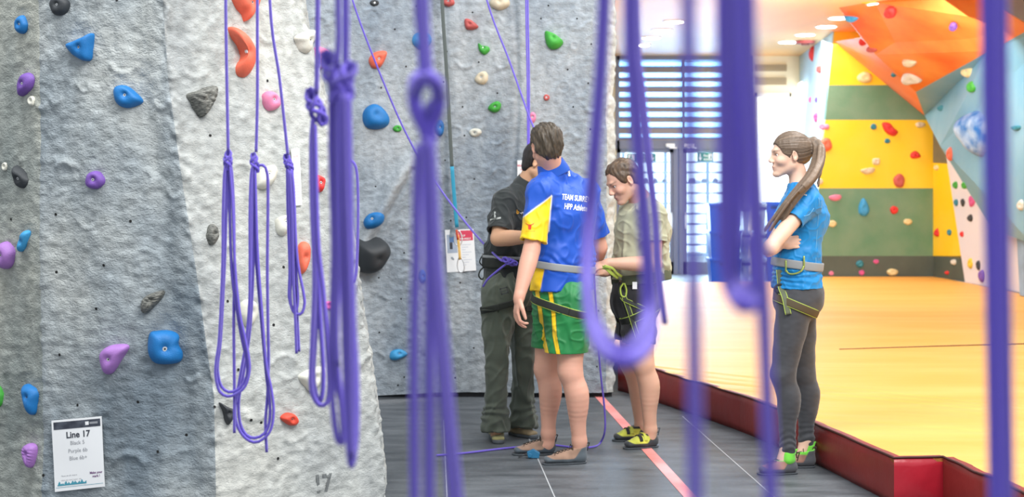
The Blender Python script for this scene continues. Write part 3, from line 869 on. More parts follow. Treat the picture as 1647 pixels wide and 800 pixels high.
# soft, slightly wavy top edge, pinned at the corners so cover, piping and side panels agree
def wavy(pts, amp, seed):
    out = []
    for a, b in zip(pts[:-1], pts[1:]):
        L = np.linalg.norm(b - a); n = max(1, int(L / .06))
        for k in range(n): out.append(a + (b - a) * k / n)
    out.append(pts[-1]); out = np.array(out)
    s = np.arange(len(out)) * .4; w = np.sin(np.linspace(0, math.pi, len(out))) ** .4
    out[:, 2] += w * amp * vnoise(s, s * 0 + seed, 3); out[:, 0] += w * amp * .8 * vnoise(s, s * 0 + seed + 5, 4)
    return out
pieces = [wavy(edge[0:3], .006, 1), wavy(edge[2:5], .006, 3), wavy(edge[4:6], .002, 5), wavy(edge[5:8], .006, 6)]
we = np.concatenate([p[:-1] for p in pieces[:-1]] + [pieces[-1]])
# yellow top cover
top = [tuple(p + [0, 0, .003]) for p in we] + [tuple(p) for p in far]
from mathutils.geometry import tessellate_polygon
bm = bmesh.new(); vs = [bm.verts.new(p) for p in top]
for t_ in tessellate_polygon([[Vector((p[0], p[1], 0)) for p in top]]):
    try: bm.faces.new([vs[i] for i in t_])
    except ValueError: pass
r = bmesh.ops.extrude_face_region(bm, geom=bm.faces[:])
for v in r['geom']:
    if isinstance(v, bmesh.types.BMVert): v.co.z -= .02
bmesh.ops.recalc_face_normals(bm, faces=bm.faces[:]); bm.verts.index_update()
mesh_obj('top_cover', [tuple(a.co) for a in bm.verts], [tuple(a.index for a in q.verts) for q in bm.faces], MATY, cm, smooth=False); bm.free()
# side panels, one per section
def side(pts, m, name='side_panel'):
    pts = np.array(pts); V, Fc = [], []; K = 7
    for i, p in enumerate(pts):
        t = pts[min(i + 1, len(pts) - 1)] - pts[max(i - 1, 0)]; n = np.array([t[1], -t[0], 0]); n /= np.linalg.norm(n) + 1e-9
        if pts[-1][1] - pts[0][1] > -.5 and len(pts) < 9: n = np.array([0, -1., 0])
        elif n[0] > 0: n = -n
        for k in range(K):
            z = p[2] * (1 - k / (K - 1)); bulge = (.012 * math.sin(math.pi * k / (K - 1)) - (.012 if k == K - 1 else 0)) * math.sin(math.pi * i / (len(pts) - 1)) ** .5
            V.append((p[0] + n[0] * bulge, p[1] + n[1] * bulge, z + (.004 if k == 0 else 0)))
        V.append((p[0] - n[0] * .05, p[1] - n[1] * .05, p[2] + .004)); V.append((p[0] - n[0] * .05, p[1] - n[1] * .05, 0))
    K2 = K + 2
    order = [K] + list(range(K)) + [K + 1]
    for i in range(len(pts) - 1):
        for a, b in zip(order[:-1], order[1:]): Fc.append((i * K2 + a, (i + 1) * K2 + a, (i + 1) * K2 + b, i * K2 + b))
    return mesh_obj(name, V, Fc, m, cm, smooth=True)
for pc, m_ in zip(pieces, (RED, RED, RED2, RED)): side(pc, m_)
# dark piping along the top edge
sweep('piping', [np.array(we) + [0, 0, .006]], .006, mat('piping_dark', srgb((70, 30, 25)), .6), cm, n=6)
# fold line across the mat
a, b = G(1350, 563, MZ), G(1700, 553, MZ)
sweep('fold_line', [crom([a + [0, 0, .002], (a + b) / 2 + [0, .01, .004], b + [0, 0, .003]], .1)], .007, mat('fold_brown', srgb((120, 78, 40)), .6), cm, n=6)
# ================================================================== CLIMBING HOLDS
HC = {'blue': srgb((22, 116, 186)), 'cyan': srgb((62, 158, 214)), 'purple': srgb((122, 84, 172)), 'lilac': srgb((170, 120, 196)), 'black': srgb((52, 56, 60)), 'rock': srgb((74, 76, 74)),
      'coral': srgb((240, 112, 84)), 'red': srgb((228, 78, 56)), 'dullred': srgb((196, 92, 88)), 'pink': srgb((240, 140, 178)), 'hotpink': srgb((224, 96, 160)), 'white': srgb((220, 218, 205)),
      'cream': srgb((222, 208, 180)), 'green': srgb((66, 168, 60)), 'brightred': srgb((222, 50, 48)), 'yellow': srgb((226, 196, 60)), 'teal': srgb((50, 132, 150)), 'beige': srgb((232, 214, 160))}
HM = {k: mat('hold_' + k, c, .55, bump=.0015, bscale=260, var=.12, vscale=22) for k, c in HC.items()}


def outline(kind, n=40):
    t = np.arange(n) * 2 * math.pi / n
    c, s = np.cos(t), np.sin(t)
    if kind == 'oval': return np.stack([c, s], 1)
    if kind == 'drop':      # point to +x
        r = 1 - .0 * c; x = c; y = s * np.sin((t) / 2 if False else np.abs(t - math.pi) / 2 + .0) ** 1
        y = s * (1 - .55 * np.clip(c, -1, 1)) * .86; return np.stack([x, y], 1)
    if kind == 'tri':
        r = (np.cos(math.pi / 3) / np.cos((t % (2 * math.pi / 3)) - math.pi / 3)) ** .75
        return np.stack([r * c * 1.15, r * s * 1.15], 1)
    if kind == 'half':      # flat on top
        y = np.where(s > 0, s * .35, s); return np.stack([c, y], 1)
    if kind == 'cres':      # banana curved, opening to +x
        a = np.linspace(-1.15, 1.15, n // 2); w = .30 * np.cos(a / 1.25) ** .6 + .04
        o = np.stack([-(1 + w) * np.cos(a), (1 + w) * np.sin(a)], 1); i = np.stack([-(1 - w) * np.cos(a[::-1]), (1 - w) * np.sin(a[::-1])], 1)
        p = np.concatenate([o, i]); p -= (p.max(0) + p.min(0)) / 2; return p / np.abs(p).max(0)
    if kind == 'square':
        p = .55; return np.stack([np.sign(c) * np.abs(c) ** p, np.sign(s) * np.abs(s) ** p * (1 + .1 * c)], 1)
    raise ValueError(kind)


HM['rock'] = mat('hold_rock_striped', srgb((58, 60, 58)), .6, bump=.002, bscale=120, var=.75, vscale=60, stretch=(1, 1, 5), var_col=srgb((150, 150, 142)))
HM['chalk_blue'] = mat('hold_blue_chalked', srgb((28, 104, 176)), .6, bump=.004, bscale=20, var=.85, vscale=5, var_col=srgb((190, 212, 228)))
NH = [0]


def smooth_loop(p, n=56):
    p = np.array(p, float); q = np.concatenate([p[-2:], p, p[:3]])
    out = []
    m = len(p)
    for i in range(2, m + 2):
        for t in np.arange(8) / 8:
            a, b, c, d = q[i - 1], q[i], q[i + 1], q[(i + 2)]
            out.append(.5 * (2 * b + (c - a) * t + (2 * a - 5 * b + 4 * c - d) * t * t + (3 * b - a - 3 * c + d) * t ** 3))
    out = np.array(out); s = np.concatenate([[0], np.cumsum(np.linalg.norm(np.diff(np.vstack([out, out[:1]]), axis=0), axis=1))])
    tt = np.linspace(0, s[-1], n, endpoint=False); oo = np.vstack([out, out[:1]])
    return np.stack([np.interp(tt, s, oo[:, 0]), np.interp(tt, s, oo[:, 1])], 1)


def hold(px, py, w, h, rot, kind, color, label, group, depth=.75, walls=None, bolt=True, poly=None, apex=(0, -.1), ridged=0):
    """A bolt-on hold: domed resin body with its outline, thickness and a countersunk bolt."""
    NH[0] += 1; sd = NH[0]
    pts = []
    for dx, dy in ((0, 0), (w * .4, 0), (-w * .4, 0), (0, h * .4), (0, -h * .4)):
        hp, hn = cast(px + dx, py + dy, walls)
        if hp is not None: pts.append((hp, hn))
    if not pts: print('hold missed', px, py, label); return
    p0 = pts[0][0]; n = sum(q[1] for q in pts) / len(pts)
    # macro normal from ring of points
    if len(pts) == 5:
        n2 = np.cross(pts[1][0] - pts[2][0], pts[3][0] - pts[4][0]); n2 /= np.linalg.norm(n2)
        if np.dot(n2, n) < 0: n2 = -n2
        if np.dot(n2, n) > .5: n = n2
    n /= np.linalg.norm(n)
    eye0 = np.array([0, 0, EYE]); vd = eye0 - p0; vd /= np.linalg.norm(vd)
    far_ = p0[1] > 13
    if far_: n = pts[0][1]
    cs = np.dot(n, vd)
    if cs < .6: n = n + vd * (.75 - cs); n /= np.linalg.norm(n)
    if far_: depth = min(depth, .55)
    eye = np.array([0, 0, EYE])
    if poly is not None: o2 = smooth_loop(poly)
    else:
        o2 = outline(kind); a = math.radians(rot); R = np.array([[math.cos(a), math.sin(a)], [-math.sin(a), math.cos(a)]])
        o2 = (o2 @ R) * [1, 1]; o2 = o2 / np.abs(o2).max(0) * [w / 2, h / 2]
        o2[:, 1] *= -1
        th = np.arctan2(o2[:, 1], o2[:, 0]); o2 *= (1 + .035 * np.sin(3 * th + sd) + .02 * np.sin(5 * th + 2 * sd))[:, None]
        o2 = o2 + [px, py]
    def plane(q):
        d = P(q[0], q[1], 1.0) - eye
        return eye + d * (np.dot(p0 - eye, n) / np.dot(d, n))
    base = np.array([plane(q) for q in o2]); c = np.array([plane((px, py))])[0] if poly is None else base.mean(0)
    size = np.sqrt(np.mean(((base - c) ** 2).sum(1))); H = size * depth * 1.1
    rr = [1.0, 1.02, 1.0, .93, .82, .68, .5, .3, .12]
    hh = [-.25, 0, .25, .52, .74, .89, .97, 1, 1]
    upv = np.array([0, 0, 1.]) - n * n[2]; upv /= np.linalg.norm(upv); rt = np.cross(upv, n)
    ap = c + rt * apex[0] * size + upv * -apex[1] * size
    V = []
    for r, g in zip(rr, hh):
        f = (1 - r)
        ring = c + (base - c) * r + (ap - c) * f * .8 + n * H * g
        V.append(ring)
    V = np.concatenate(V); m = len(base)
    V = np.vstack([V, ap * .8 + c * .2 + n * H])
    lc = (V - c) / size
    ns = rf(lc, .45, sd, 8) * .035 + rf(lc, 1.1, sd + 50, 8) * .014
    if ridged: ns = ns + ridged * np.abs(np.sin(lc @ (rt * 2.5 + upv * 9) + rf(lc, .4, sd + 7) * 1.1)) * .14
    amt = np.concatenate([np.full(m, k) for k in (0, 0, .5, 1, 1, 1, 1, 1, 1)] + [[1]])
    V = V + n * (ns * size * amt)[:, None]
    # countersink
    bp = ap * .8 + c * .2
    rb = min(max(.0075, size * .16), .016)
    pl = (V - bp) - np.outer((V - bp) @ n, n); ds = np.linalg.norm(pl, axis=1)
    V = V - n * (np.exp(-(ds / (rb * 1.3)) ** 2) * .012 * (amt > 0))[:, None]
    Fc = []
    R9 = len(rr)
    for k in range(R9 - 1):
        for i in range(m): Fc.append((k * m + i, k * m + (i + 1) % m, (k + 1) * m + (i + 1) % m, (k + 1) * m + i))
    for i in range(m): Fc.append(((R9 - 1) * m + i, (R9 - 1) * m + (i + 1) % m, R9 * m))
    e = mesh_obj('climbing_hold', V, Fc, HM[color], None, True, origin=p0)
    bmesh_fix(e)
    tag(e, label, 'climbing hold', group)
    s = e.modifiers.new('smooth', 'SUBSURF'); s.levels = 1; s.render_levels = 1
    if bolt and size > .012:
        q = bp + n * (H * 1.0 - .012)
        mb = MB(); mb.cyl(q - n * .01, q + n * .0035, rb * .85, 16); mb.cyl(q + n * .0035, q + n * .004, rb * .36, 6, 1)
        mb.build('bolt', [STEEL, BLACKHOLE], e)
    return e


GL = 'bolt-on holds on the left grey wall'
GP = 'bolt-on holds on the pale wall behind the coiled ropes'
GBK = 'bolt-on holds on the grey wall behind the people'
GY = 'holds on the yellow and green wall'
GO = 'holds on the orange overhang'
GU = 'holds on the blue overhang'
GW = 'holds on the white bay'
WL = ['wall_left']; WB = ['wall_back']
H = hold
# --- left wall
H(37, 40, 19, 30, 80, 'oval', 'blue', 'small blue round hold at the top left corner of the left wall', GL, walls=WL)
H(97, 9, 30, 32, 40, 'oval', 'black', 'dark grey rounded hold cut by the top edge of the left wall', GL, walls=WL)
H(131, 75, 0, 0, 0, 'oval', 'blue', 'blue triangular hold with a pointed top corner, high on the left wall', GL, walls=WL, poly=[(108, 72), (122, 66), (138, 59), (149, 54), (149, 75), (147, 95), (138, 98), (124, 91), (114, 82)], apex=(.1, 0))
H(206, 156, 0, 0, 0, 'oval', 'blue', 'blue teardrop hold pointing right, above the purple round hold', GL, walls=WL, poly=[(184, 146), (189, 139), (203, 138), (216, 146), (230, 162), (220, 170), (206, 174), (194, 171), (186, 162)])
H(45, 136, 0, 0, 0, 'oval', 'purple', 'purple knobbly hold near the left edge, under the small blue one', GL, walls=WL, poly=[(34, 152), (34, 135), (42, 119), (52, 118), (58, 127), (55, 141), (45, 151), (36, 155)])
H(36, 285, 0, 0, 0, 'oval', 'black', 'black pointed hold at the left edge, level with the purple round hold', GL, walls=WL, poly=[(24, 268), (31, 270), (43, 280), (51, 290), (48, 302), (37, 300), (28, 290)])
H(154, 290, 30, 29, 0, 'oval', 'purple', 'purple doughnut-like round hold in the middle of the left wall', GL, walls=WL)
H(12, 411, 30, 44, 60, 'oval', 'lilac', 'lilac bulb hold cut by the left edge of the picture', GL, walls=WL)
H(39, 388, 0, 0, 0, 'oval', 'cyan', 'slim light blue fin hold beside the lilac bulb', GL, walls=WL, bolt=False, poly=[(40, 372), (48, 374), (45, 390), (38, 404), (33, 403), (34, 388)])
H(244, 484, 0, 0, 0, 'oval', 'rock', 'dark rock-textured wedge hold above the big blue square hold', GL, walls=WL, ridged=1, poly=[(227, 490), (232, 479), (247, 471), (264, 468), (262, 478), (250, 492), (236, 504), (228, 501)])
H(265, 559, 0, 0, 0, 'oval', 'blue', 'biggest blue hold, rounded square with a notched side, low on the left wall', GL, walls=WL, poly=[(241, 538), (252, 533), (273, 532), (288, 539), (287, 553), (294, 566), (291, 580), (275, 585), (250, 584), (239, 568)], apex=(-.15, 0))
H(184, 577, 0, 0, 0, 'oval', 'lilac', 'lilac bird-shaped hold left of the big blue square one', GL, walls=WL, poly=[(162, 574), (168, 562), (182, 555), (203, 554), (208, 560), (199, 574), (188, 592), (178, 602), (168, 598)], apex=(-.1, .1))
H(53, 642, 0, 0, 0, 'oval', 'blue', 'blue tooth-shaped hold low near the left edge', GL, walls=WL, poly=[(42, 622), (50, 618), (62, 624), (66, 633), (62, 648), (57, 664), (50, 667), (44, 650)])
H(0, 638, 14, 34, 90, 'oval', 'green', 'bright green hold just showing at the left edge of the picture', GL, walls=WL, bolt=False)
H(51, 733, 0, 0, 0, 'oval', 'lilac', 'purple knobbly cone hold left of the Line 17 notice', GL, walls=WL, ridged=1, bolt=False, poly=[(43, 718), (52, 713), (61, 717), (61, 730), (56, 745), (50, 753), (45, 745), (41, 730)])
H(8, 268, 8, 14, 0, 'oval', 'white', 'tiny white hold at the left edge beside the black pointed hold', GL, walls=WL, bolt=False)
H(52, 163, 11, 17, 0, 'oval', 'white', 'tiny white nub below the purple knobbly hold', GL, walls=WL, bolt=False)
# --- pale facet
H(323, 163, 0, 0, 0, 'oval', 'rock', 'dark striped rock wedge hold left of the first coiled rope', GP, walls=WL, ridged=1.5, poly=[(301, 152), (318, 146), (332, 140), (344, 140), (343, 155), (335, 172), (322, 190), (314, 180), (306, 166)])
H(385, 83, 0, 0, 0, 'oval', 'coral', 'long coral banana-shaped hold behind the first rope', GP, walls=WL, poly=[(367, 44), (378, 46), (394, 60), (404, 78), (405, 98), (401, 114), (391, 125), (379, 122), (376, 108), (384, 96), (384, 82), (374, 64), (368, 54)], apex=(0, 0))
H(393, 12, 0, 0, 0, 'oval', 'coral', 'coral claw hold at the top edge between two ropes', GP, walls=WL, poly=[(374, -8), (410, -10), (410, 8), (402, 22), (392, 35), (387, 22), (378, 10)])
H(489, 68, 0, 0, 0, 'oval', 'white', 'white twisted hold high on the pale wall edge', GP, walls=WL, poly=[(476, 60), (488, 52), (503, 48), (504, 60), (494, 72), (490, 86), (481, 82), (478, 70)])
H(435, 162, 0, 0, 0, 'oval', 'pink', 'pink bow-shaped hold between the second and third ropes', GP, walls=WL, poly=[(422, 154), (430, 147), (442, 151), (449, 162), (446, 174), (432, 178), (424, 168)])
H(430, 284, 0, 0, 0, 'oval', 'white', 'white pebble hold behind the knot of the second rope', GP, walls=WL, poly=[(414, 280), (424, 270), (438, 267), (444, 276), (440, 292), (428, 303), (413, 300)])
H(455, 362, 0, 0, 0, 'oval', 'white', 'white fang-shaped hold beside the third rope', GP, walls=WL, poly=[(442, 354), (454, 348), (468, 348), (466, 364), (458, 378), (448, 376), (443, 366)])
H(340, 378, 17, 34, 80, 'oval', 'rock', 'dark half-hidden hold left of the first coiled rope', GP, walls=WL, bolt=False)
H(487, 415, 0, 0, 0, 'oval', 'coral', 'coral flame-shaped hold right of the third rope', GP, walls=WL, poly=[(479, 398), (488, 389), (496, 394), (497, 412), (491, 432), (484, 441), (478, 425)], bolt=False)
H(512, 296, 18, 28, 80, 'square', 'brightred', 'red knobbly hold behind the fourth rope', GP, walls=WL)
H(398, 503, 30, 44, 80, 'oval', 'white', 'white domed hold behind the loops of the second rope', GP, walls=WL, bolt=False)
H(500, 606, 0, 0, 0, 'oval', 'white', 'white pointed wedge hold behind the lower loop of the fourth rope', GP, walls=WL, bolt=False, poly=[(478, 606), (492, 596), (518, 590), (520, 606), (508, 622), (498, 630), (486, 620)])
H(527, 492, 16, 14, 0, 'square', 'hotpink', 'hot pink small hold half hidden by the thick rope bundle', GP, walls=WL, bolt=False)
H(364, 664, 0, 0, 0, 'oval', 'black', 'black hooked hold beneath the first rope loops', GP, walls=WL, bolt=False, poly=[(353, 648), (366, 655), (376, 660), (374, 672), (366, 684), (361, 676), (358, 662)])
H(465, 675, 0, 0, 0, 'oval', 'red', 'small red teardrop hold low on the pale wall', GP, walls=WL, poly=[(452, 673), (461, 665), (473, 667), (478, 677), (473, 684), (462, 683)])
H(514, 93, 26, 34, 80, 'square', 'pink', 'pink blocky hold behind the fourth rope near the top', GBK, walls=WB + WL)
# --- back wall
H(602, 5, 15, 10, 0, 'oval', 'black', 'small dark hold at the top edge of the back wall', GBK, walls=WB)
H(608, 97, 0, 0, 0, 'oval', 'coral', 'coral half-moon hold left of the blurred rope', GBK, walls=WB, poly=[(593, 97), (600, 86), (612, 82), (622, 84), (618, 98), (610, 109), (598, 109)])
H(603, 190, 0, 0, 0, 'oval', 'blue', 'large blue bean hold on the left of the back wall', GBK, walls=WB, poly=[(583, 186), (588, 174), (600, 169), (613, 176), (625, 192), (622, 203), (606, 207), (590, 203)], apex=(-.2, 0))
H(639, 207, 14, 11, 0, 'oval', 'green', 'tiny green hold right of the large blue bean hold', GBK, walls=WB)
H(601, 356, 0, 0, 0, 'oval', 'blue', 'blue slipper-shaped hold low on the left of the back wall', GBK, walls=WB, poly=[(585, 358), (592, 347), (606, 342), (617, 346), (615, 358), (604, 366), (590, 368)])
H(596, 412, 0, 0, 0, 'oval', 'black', 'large black bulging hold under the diagonal ridge', GBK, walls=WB, depth=1.1, bolt=False, poly=[(572, 392), (590, 386), (612, 384), (622, 396), (614, 412), (602, 428), (586, 436), (572, 430)])
H(641, 571, 0, 0, 0, 'half', 'cyan', 'light blue cap-shaped hold low on the back wall', GBK, walls=WB, poly=[(627, 576), (629, 566), (640, 562), (650, 565), (655, 571), (645, 577), (634, 580)])
H(678, 65, 30, 27, 0, 'oval', 'cyan', 'light blue round hold behind the blurred rope near the top', GBK, walls=WB)
H(706, 206, 16, 26, 0, 'oval', 'blue', 'blue hold peeking out right of the blurred rope knot', GBK, walls=WB)
H(679, 445, 13, 22, 80, 'oval', 'blue', 'dark blue hold behind the blurred rope at waist height', GBK, walls=WB)
H(722, 3, 18, 16, 0, 'oval', 'dullred', 'dull red hold at the top edge beside the grey strap', GBK, walls=WB)
H(758, 40, 0, 0, 0, 'oval', 'dullred', 'dull red wedge hold right of the grey strap', GBK, walls=WB, poly=[(748, 31), (757, 32), (769, 42), (764, 47), (752, 48), (748, 42)])
H(778, 78, 0, 0, 0, 'oval', 'green', 'small green leaf-shaped hold between grey strap and diagonal rope', GBK, walls=WB, poly=[(769, 70), (775, 74), (786, 76), (787, 82), (779, 88), (771, 82)])
H(804, 5, 32, 22, 10, 'oval', 'cream', 'cream oval hold at the top edge by the diagonal rope', GBK, walls=WB)
H(775, 125, 0, 0, 0, 'oval', 'cream', 'cream heart-shaped hold with one bolt, left of the diagonal rope', GBK, walls=WB, poly=[(764, 127), (770, 118), (780, 115), (785, 122), (783, 132), (776, 136), (766, 133)])
H(890, 65, 0, 0, 0, 'oval', 'green', 'green tear-shaped hold, largest green one on the back wall', GBK, walls=WB, poly=[(876, 52), (886, 54), (899, 62), (906, 69), (898, 77), (886, 78), (879, 70)])
H(795, 172, 0, 0, 0, 'oval', 'green', 'green wedge hold below the cream heart-shaped one', GBK, walls=WB, poly=[(785, 175), (790, 167), (800, 163), (806, 168), (803, 178), (794, 181)])
H(765, 213, 0, 0, 0, 'oval', 'white', 'white boat-shaped hold on the middle of the back wall', GBK, walls=WB, poly=[(755, 212), (761, 207), (771, 208), (774, 214), (767, 220), (759, 219)])
H(879, 157, 10, 10, 0, 'oval', 'dullred', 'tiny dull red round hold right of the vertical rope pair', GBK, walls=WB)
H(857, 189, 10, 18, 80, 'oval', 'pink', 'small pink hold touching the vertical rope pair', GBK, walls=WB)

# --- yellow and green bouldering wall
YW = [k for k in BVH if k.startswith('wall_right') or k == 'wall_side']
H(1430, 206, 0, 0, 0, 'oval', 'brightred', 'bright red two-lobed hold on the upper yellow band', GY, walls=YW, poly=[(1419, 198), (1430, 198), (1437, 206), (1444, 212), (1438, 219), (1428, 216), (1421, 208)], bolt=False)
H(1473, 250, 18, 14, -20, 'drop', 'brightred', 'bright red wedge hold on the right of the yellow band', GY, walls=YW, bolt=False)
H(1405, 204, 10, 10, 0, 'oval', 'teal', 'tiny grey-blue hold at the top of the yellow band', GY, walls=YW, bolt=False)
H(1427, 227, 9, 8, 0, 'oval', 'teal', 'tiny grey-blue hold under the two-lobed red hold', GY, walls=YW, bolt=False)
H(1480, 201, 16, 9, 0, 'oval', 'cream', 'cream hold at the top right of the yellow band', GY, walls=YW, bolt=False)
H(1395, 273, 24, 15, 15, 'half', 'cream', 'cream arched hold in the middle of the yellow band', GY, walls=YW, bolt=False)
H(1409, 260, 12, 11, 0, 'square', 'cream', 'cream square hold above the arched cream one', GY, walls=YW, bolt=False)
H(1446, 291, 18, 22, 50, 'oval', 'dullred', 'red and pale hold low on the yellow band', GY, walls=YW, bolt=False)
H(1391, 125, 24, 18, 20, 'oval', 'beige', 'pale beige block hold on the top yellow band', GY, walls=YW, bolt=False)
H(1343, 316, 20, 15, 10, 'half', 'pink', 'pink capped hold on the lower green band behind the woman', GY, walls=YW, bolt=False)
H(1388, 334, 16, 30, 0, 'oval', 'cyan', 'pale blue tall hold on the lower green band', GY, walls=YW, poly=[(1384, 324), (1389, 319), (1395, 328), (1398, 340), (1391, 348), (1382, 344), (1381, 333)], bolt=False)
H(1438, 338, 13, 13, 0, 'oval', 'brightred', 'small round red hold on the lower green band', GY, walls=YW, bolt=False)
H(1460, 357, 14, 10, 15, 'oval', 'beige', 'small beige hold on the right of the lower green band', GY, walls=YW, bolt=False)
H(1338, 360, 15, 11, 0, 'oval', 'beige', 'small beige hold on the green band near the woman', GY, walls=YW, bolt=False)
H(1326, 204, 14, 11, 0, 'oval', 'pink', 'pink hold on the yellow band above the woman', GY, walls=YW, bolt=False)
H(1328, 233, 20, 22, 0, 'oval', 'coral', 'coral pink hold right behind the ponytail', GY, walls=YW, bolt=False)
H(1319, 292, 9, 10, 0, 'oval', 'cream', 'small cream hold beside the shoulder of the woman', GY, walls=YW, bolt=False)
H(1435, 438, 18, 11, 0, 'oval', 'beige', 'beige pebble hold on the dark base band', GY, walls=YW, bolt=False)
H(1409, 421, 9, 7, 0, 'oval', 'hotpink', 'tiny pink hold on the dark base band', GY, walls=YW, bolt=False)
H(1386, 439, 9, 9, 0, 'oval', 'hotpink', 'hot pink hold at the foot of the dark base band', GY, walls=YW, bolt=False)
H(1383, 425, 12, 12, 0, 'oval', 'teal', 'grey-green hold on the dark base band', GY, walls=YW, bolt=False)
H(1337, 440, 8, 7, 0, 'oval', 'pink', 'tiny pale pink hold at the left of the dark base band', GY, walls=YW, bolt=False)
H(1508, 374, 10, 14, 80, 'drop', 'brightred', 'red drop hold on the narrow second yellow bay', GY, walls=YW, bolt=False)
H(1507, 270, 9, 9, 0, 'oval', 'beige', 'pale hold at the top of the narrow second yellow bay', GY, walls=YW, bolt=False)
H(1528, 374, 8, 10, 0, 'oval', 'teal', 'teal hold on the narrow second yellow bay', GY, walls=YW, bolt=False)
H(1535, 422, 10, 9, 0, 'oval', 'white', 'white hold on the dark base of the second bay', GY, walls=YW, bolt=False)
H(1524, 439, 8, 6, 0, 'oval', 'brightred', 'tiny red hold low on the dark base of the second bay', GY, walls=YW, bolt=False)
H(1308, 87, 8, 25, 0, 'oval', 'brightred', 'tall narrow red hold at the top of the pale blue wall', GY, walls=['wall_side'], bolt=False)
H(1320, 112, 11, 13, 0, 'oval', 'dullred', 'dull red hold on the pale blue wall', GY, walls=['wall_side'], bolt=False)
H(1304, 161, 5, 10, 0, 'oval', 'hotpink', 'tiny pink hold on the pale blue wall, left of a purple one', GY, walls=['wall_side'], bolt=False)
H(1314, 161, 5, 9, 0, 'oval', 'purple', 'tiny purple hold on the pale blue wall', GY, walls=['wall_side'], bolt=False)
H(1314, 189, 8, 16, 0, 'oval', 'hotpink', 'pink hold lowest on the pale blue wall', GY, walls=['wall_side'], bolt=False)
# --- overhangs
H(1370, 27, 24, 14, -10, 'half', 'cyan', 'pale blue capped hold near the tip of the orange overhang', GO, walls=YW, bolt=False)
H(1432, 20, 19, 17, 0, 'oval', 'brightred', 'bright red round hold at the top of the orange overhang', GO, walls=YW, bolt=False)
H(1533, 43, 13, 13, 0, 'oval', 'purple', 'dark purple round hold on the orange overhang', GO, walls=YW, bolt=False)
H(1463, 98, 24, 17, 0, 'half', 'cream', 'white shelf hold on the lower orange overhang', GO, walls=YW, bolt=False)
H(1468, 125, 36, 22, -25, 'drop', 'white', 'long white fin hold near the corner of the orange overhang', GO, walls=YW, bolt=False)
H(1438, 120, 9, 7, 0, 'oval', 'teal', 'tiny grey hold on the salmon side of the overhang', GO, walls=YW, bolt=False)
H(1388, 67, 13, 11, 0, 'oval', 'brightred', 'red hold on the upper salmon side of the overhang', GO, walls=YW, bolt=False)
H(1403, 79, 18, 8, -45, 'oval', 'dullred', 'thin dark red hold on the edge of the salmon side', GO, walls=YW, bolt=False)
H(1560, 114, 24, 22, 0, 'oval', 'beige', 'cream round hold at the top of the blue overhang', GU, walls=YW)
H(1563, 140, 14, 18, 0, 'oval', 'green', 'dark green hold below the cream round one on the blue overhang', GU, walls=YW, bolt=False)
H(1515, 174, 13, 9, 0, 'oval', 'teal', 'small dark green oval hold on the left of the blue overhang', GU, walls=YW, bolt=False)
H(1569, 212, 0, 0, 0, 'oval', 'chalk_blue', 'huge royal blue volume hold with pale chalk on the blue overhang', GU, walls=YW, bolt=False, poly=[(1542, 196), (1556, 184), (1580, 178), (1600, 190), (1604, 232), (1590, 252), (1572, 246), (1554, 228), (1543, 212)], depth=.5)
H(1636, 204, 20, 12, 10, 'half', 'teal', 'grey shelf hold at the right edge beyond the near rope', GU, walls=YW, bolt=False)
H(1643, 330, 12, 17, 0, 'oval', 'white', 'white hold at the right edge beyond the near rope', GU, walls=YW, bolt=False)
# --- white bay
for (px, py, w, h, k, c, l) in [(1529, 248, 9, 22, 'oval', 'coral', 'slim coral hold at the top of the white bay'), (1538, 298, 9, 12, 'oval', 'green', 'light green hold on the white bay, left of its twin'), (1552, 298, 9, 12, 'oval', 'green', 'light green hold on the white bay, right of its twin'),
                                (1539, 326, 8, 11, 'oval', 'teal', 'teal hold on the white bay'), (1550, 326, 8, 13, 'drop', 'black', 'dark grey hold on the white bay beside the pink star'), (1565, 324, 17, 19, 'tri', 'hotpink', 'pink star-like hold on the white bay'),
                                (1562, 351, 10, 12, 'oval', 'black', 'small dark hold below the pink star-like hold'), (1548, 377, 7, 9, 'oval', 'brightred', 'small red hold on the edge of the white bay'), (1562, 424, 9, 17, 'oval', 'yellow', 'yellow hold at the foot of the white bay'),
                                (1575, 427, 7, 16, 'oval', 'black', 'dark slim hold at the foot of the white bay'), (1581, 444, 12, 20, 'oval', 'purple', 'purple hold at the foot of the white bay beside the near rope')]:
    H(px, py, w, h, 0, k, c, l, GW, walls=[k2 for k2 in YW], bolt=False)
# ================================================================== NOTICES
def on_wall(px, py, off=.002, walls=None):
    hp, hn = cast(px, py, walls); return hp


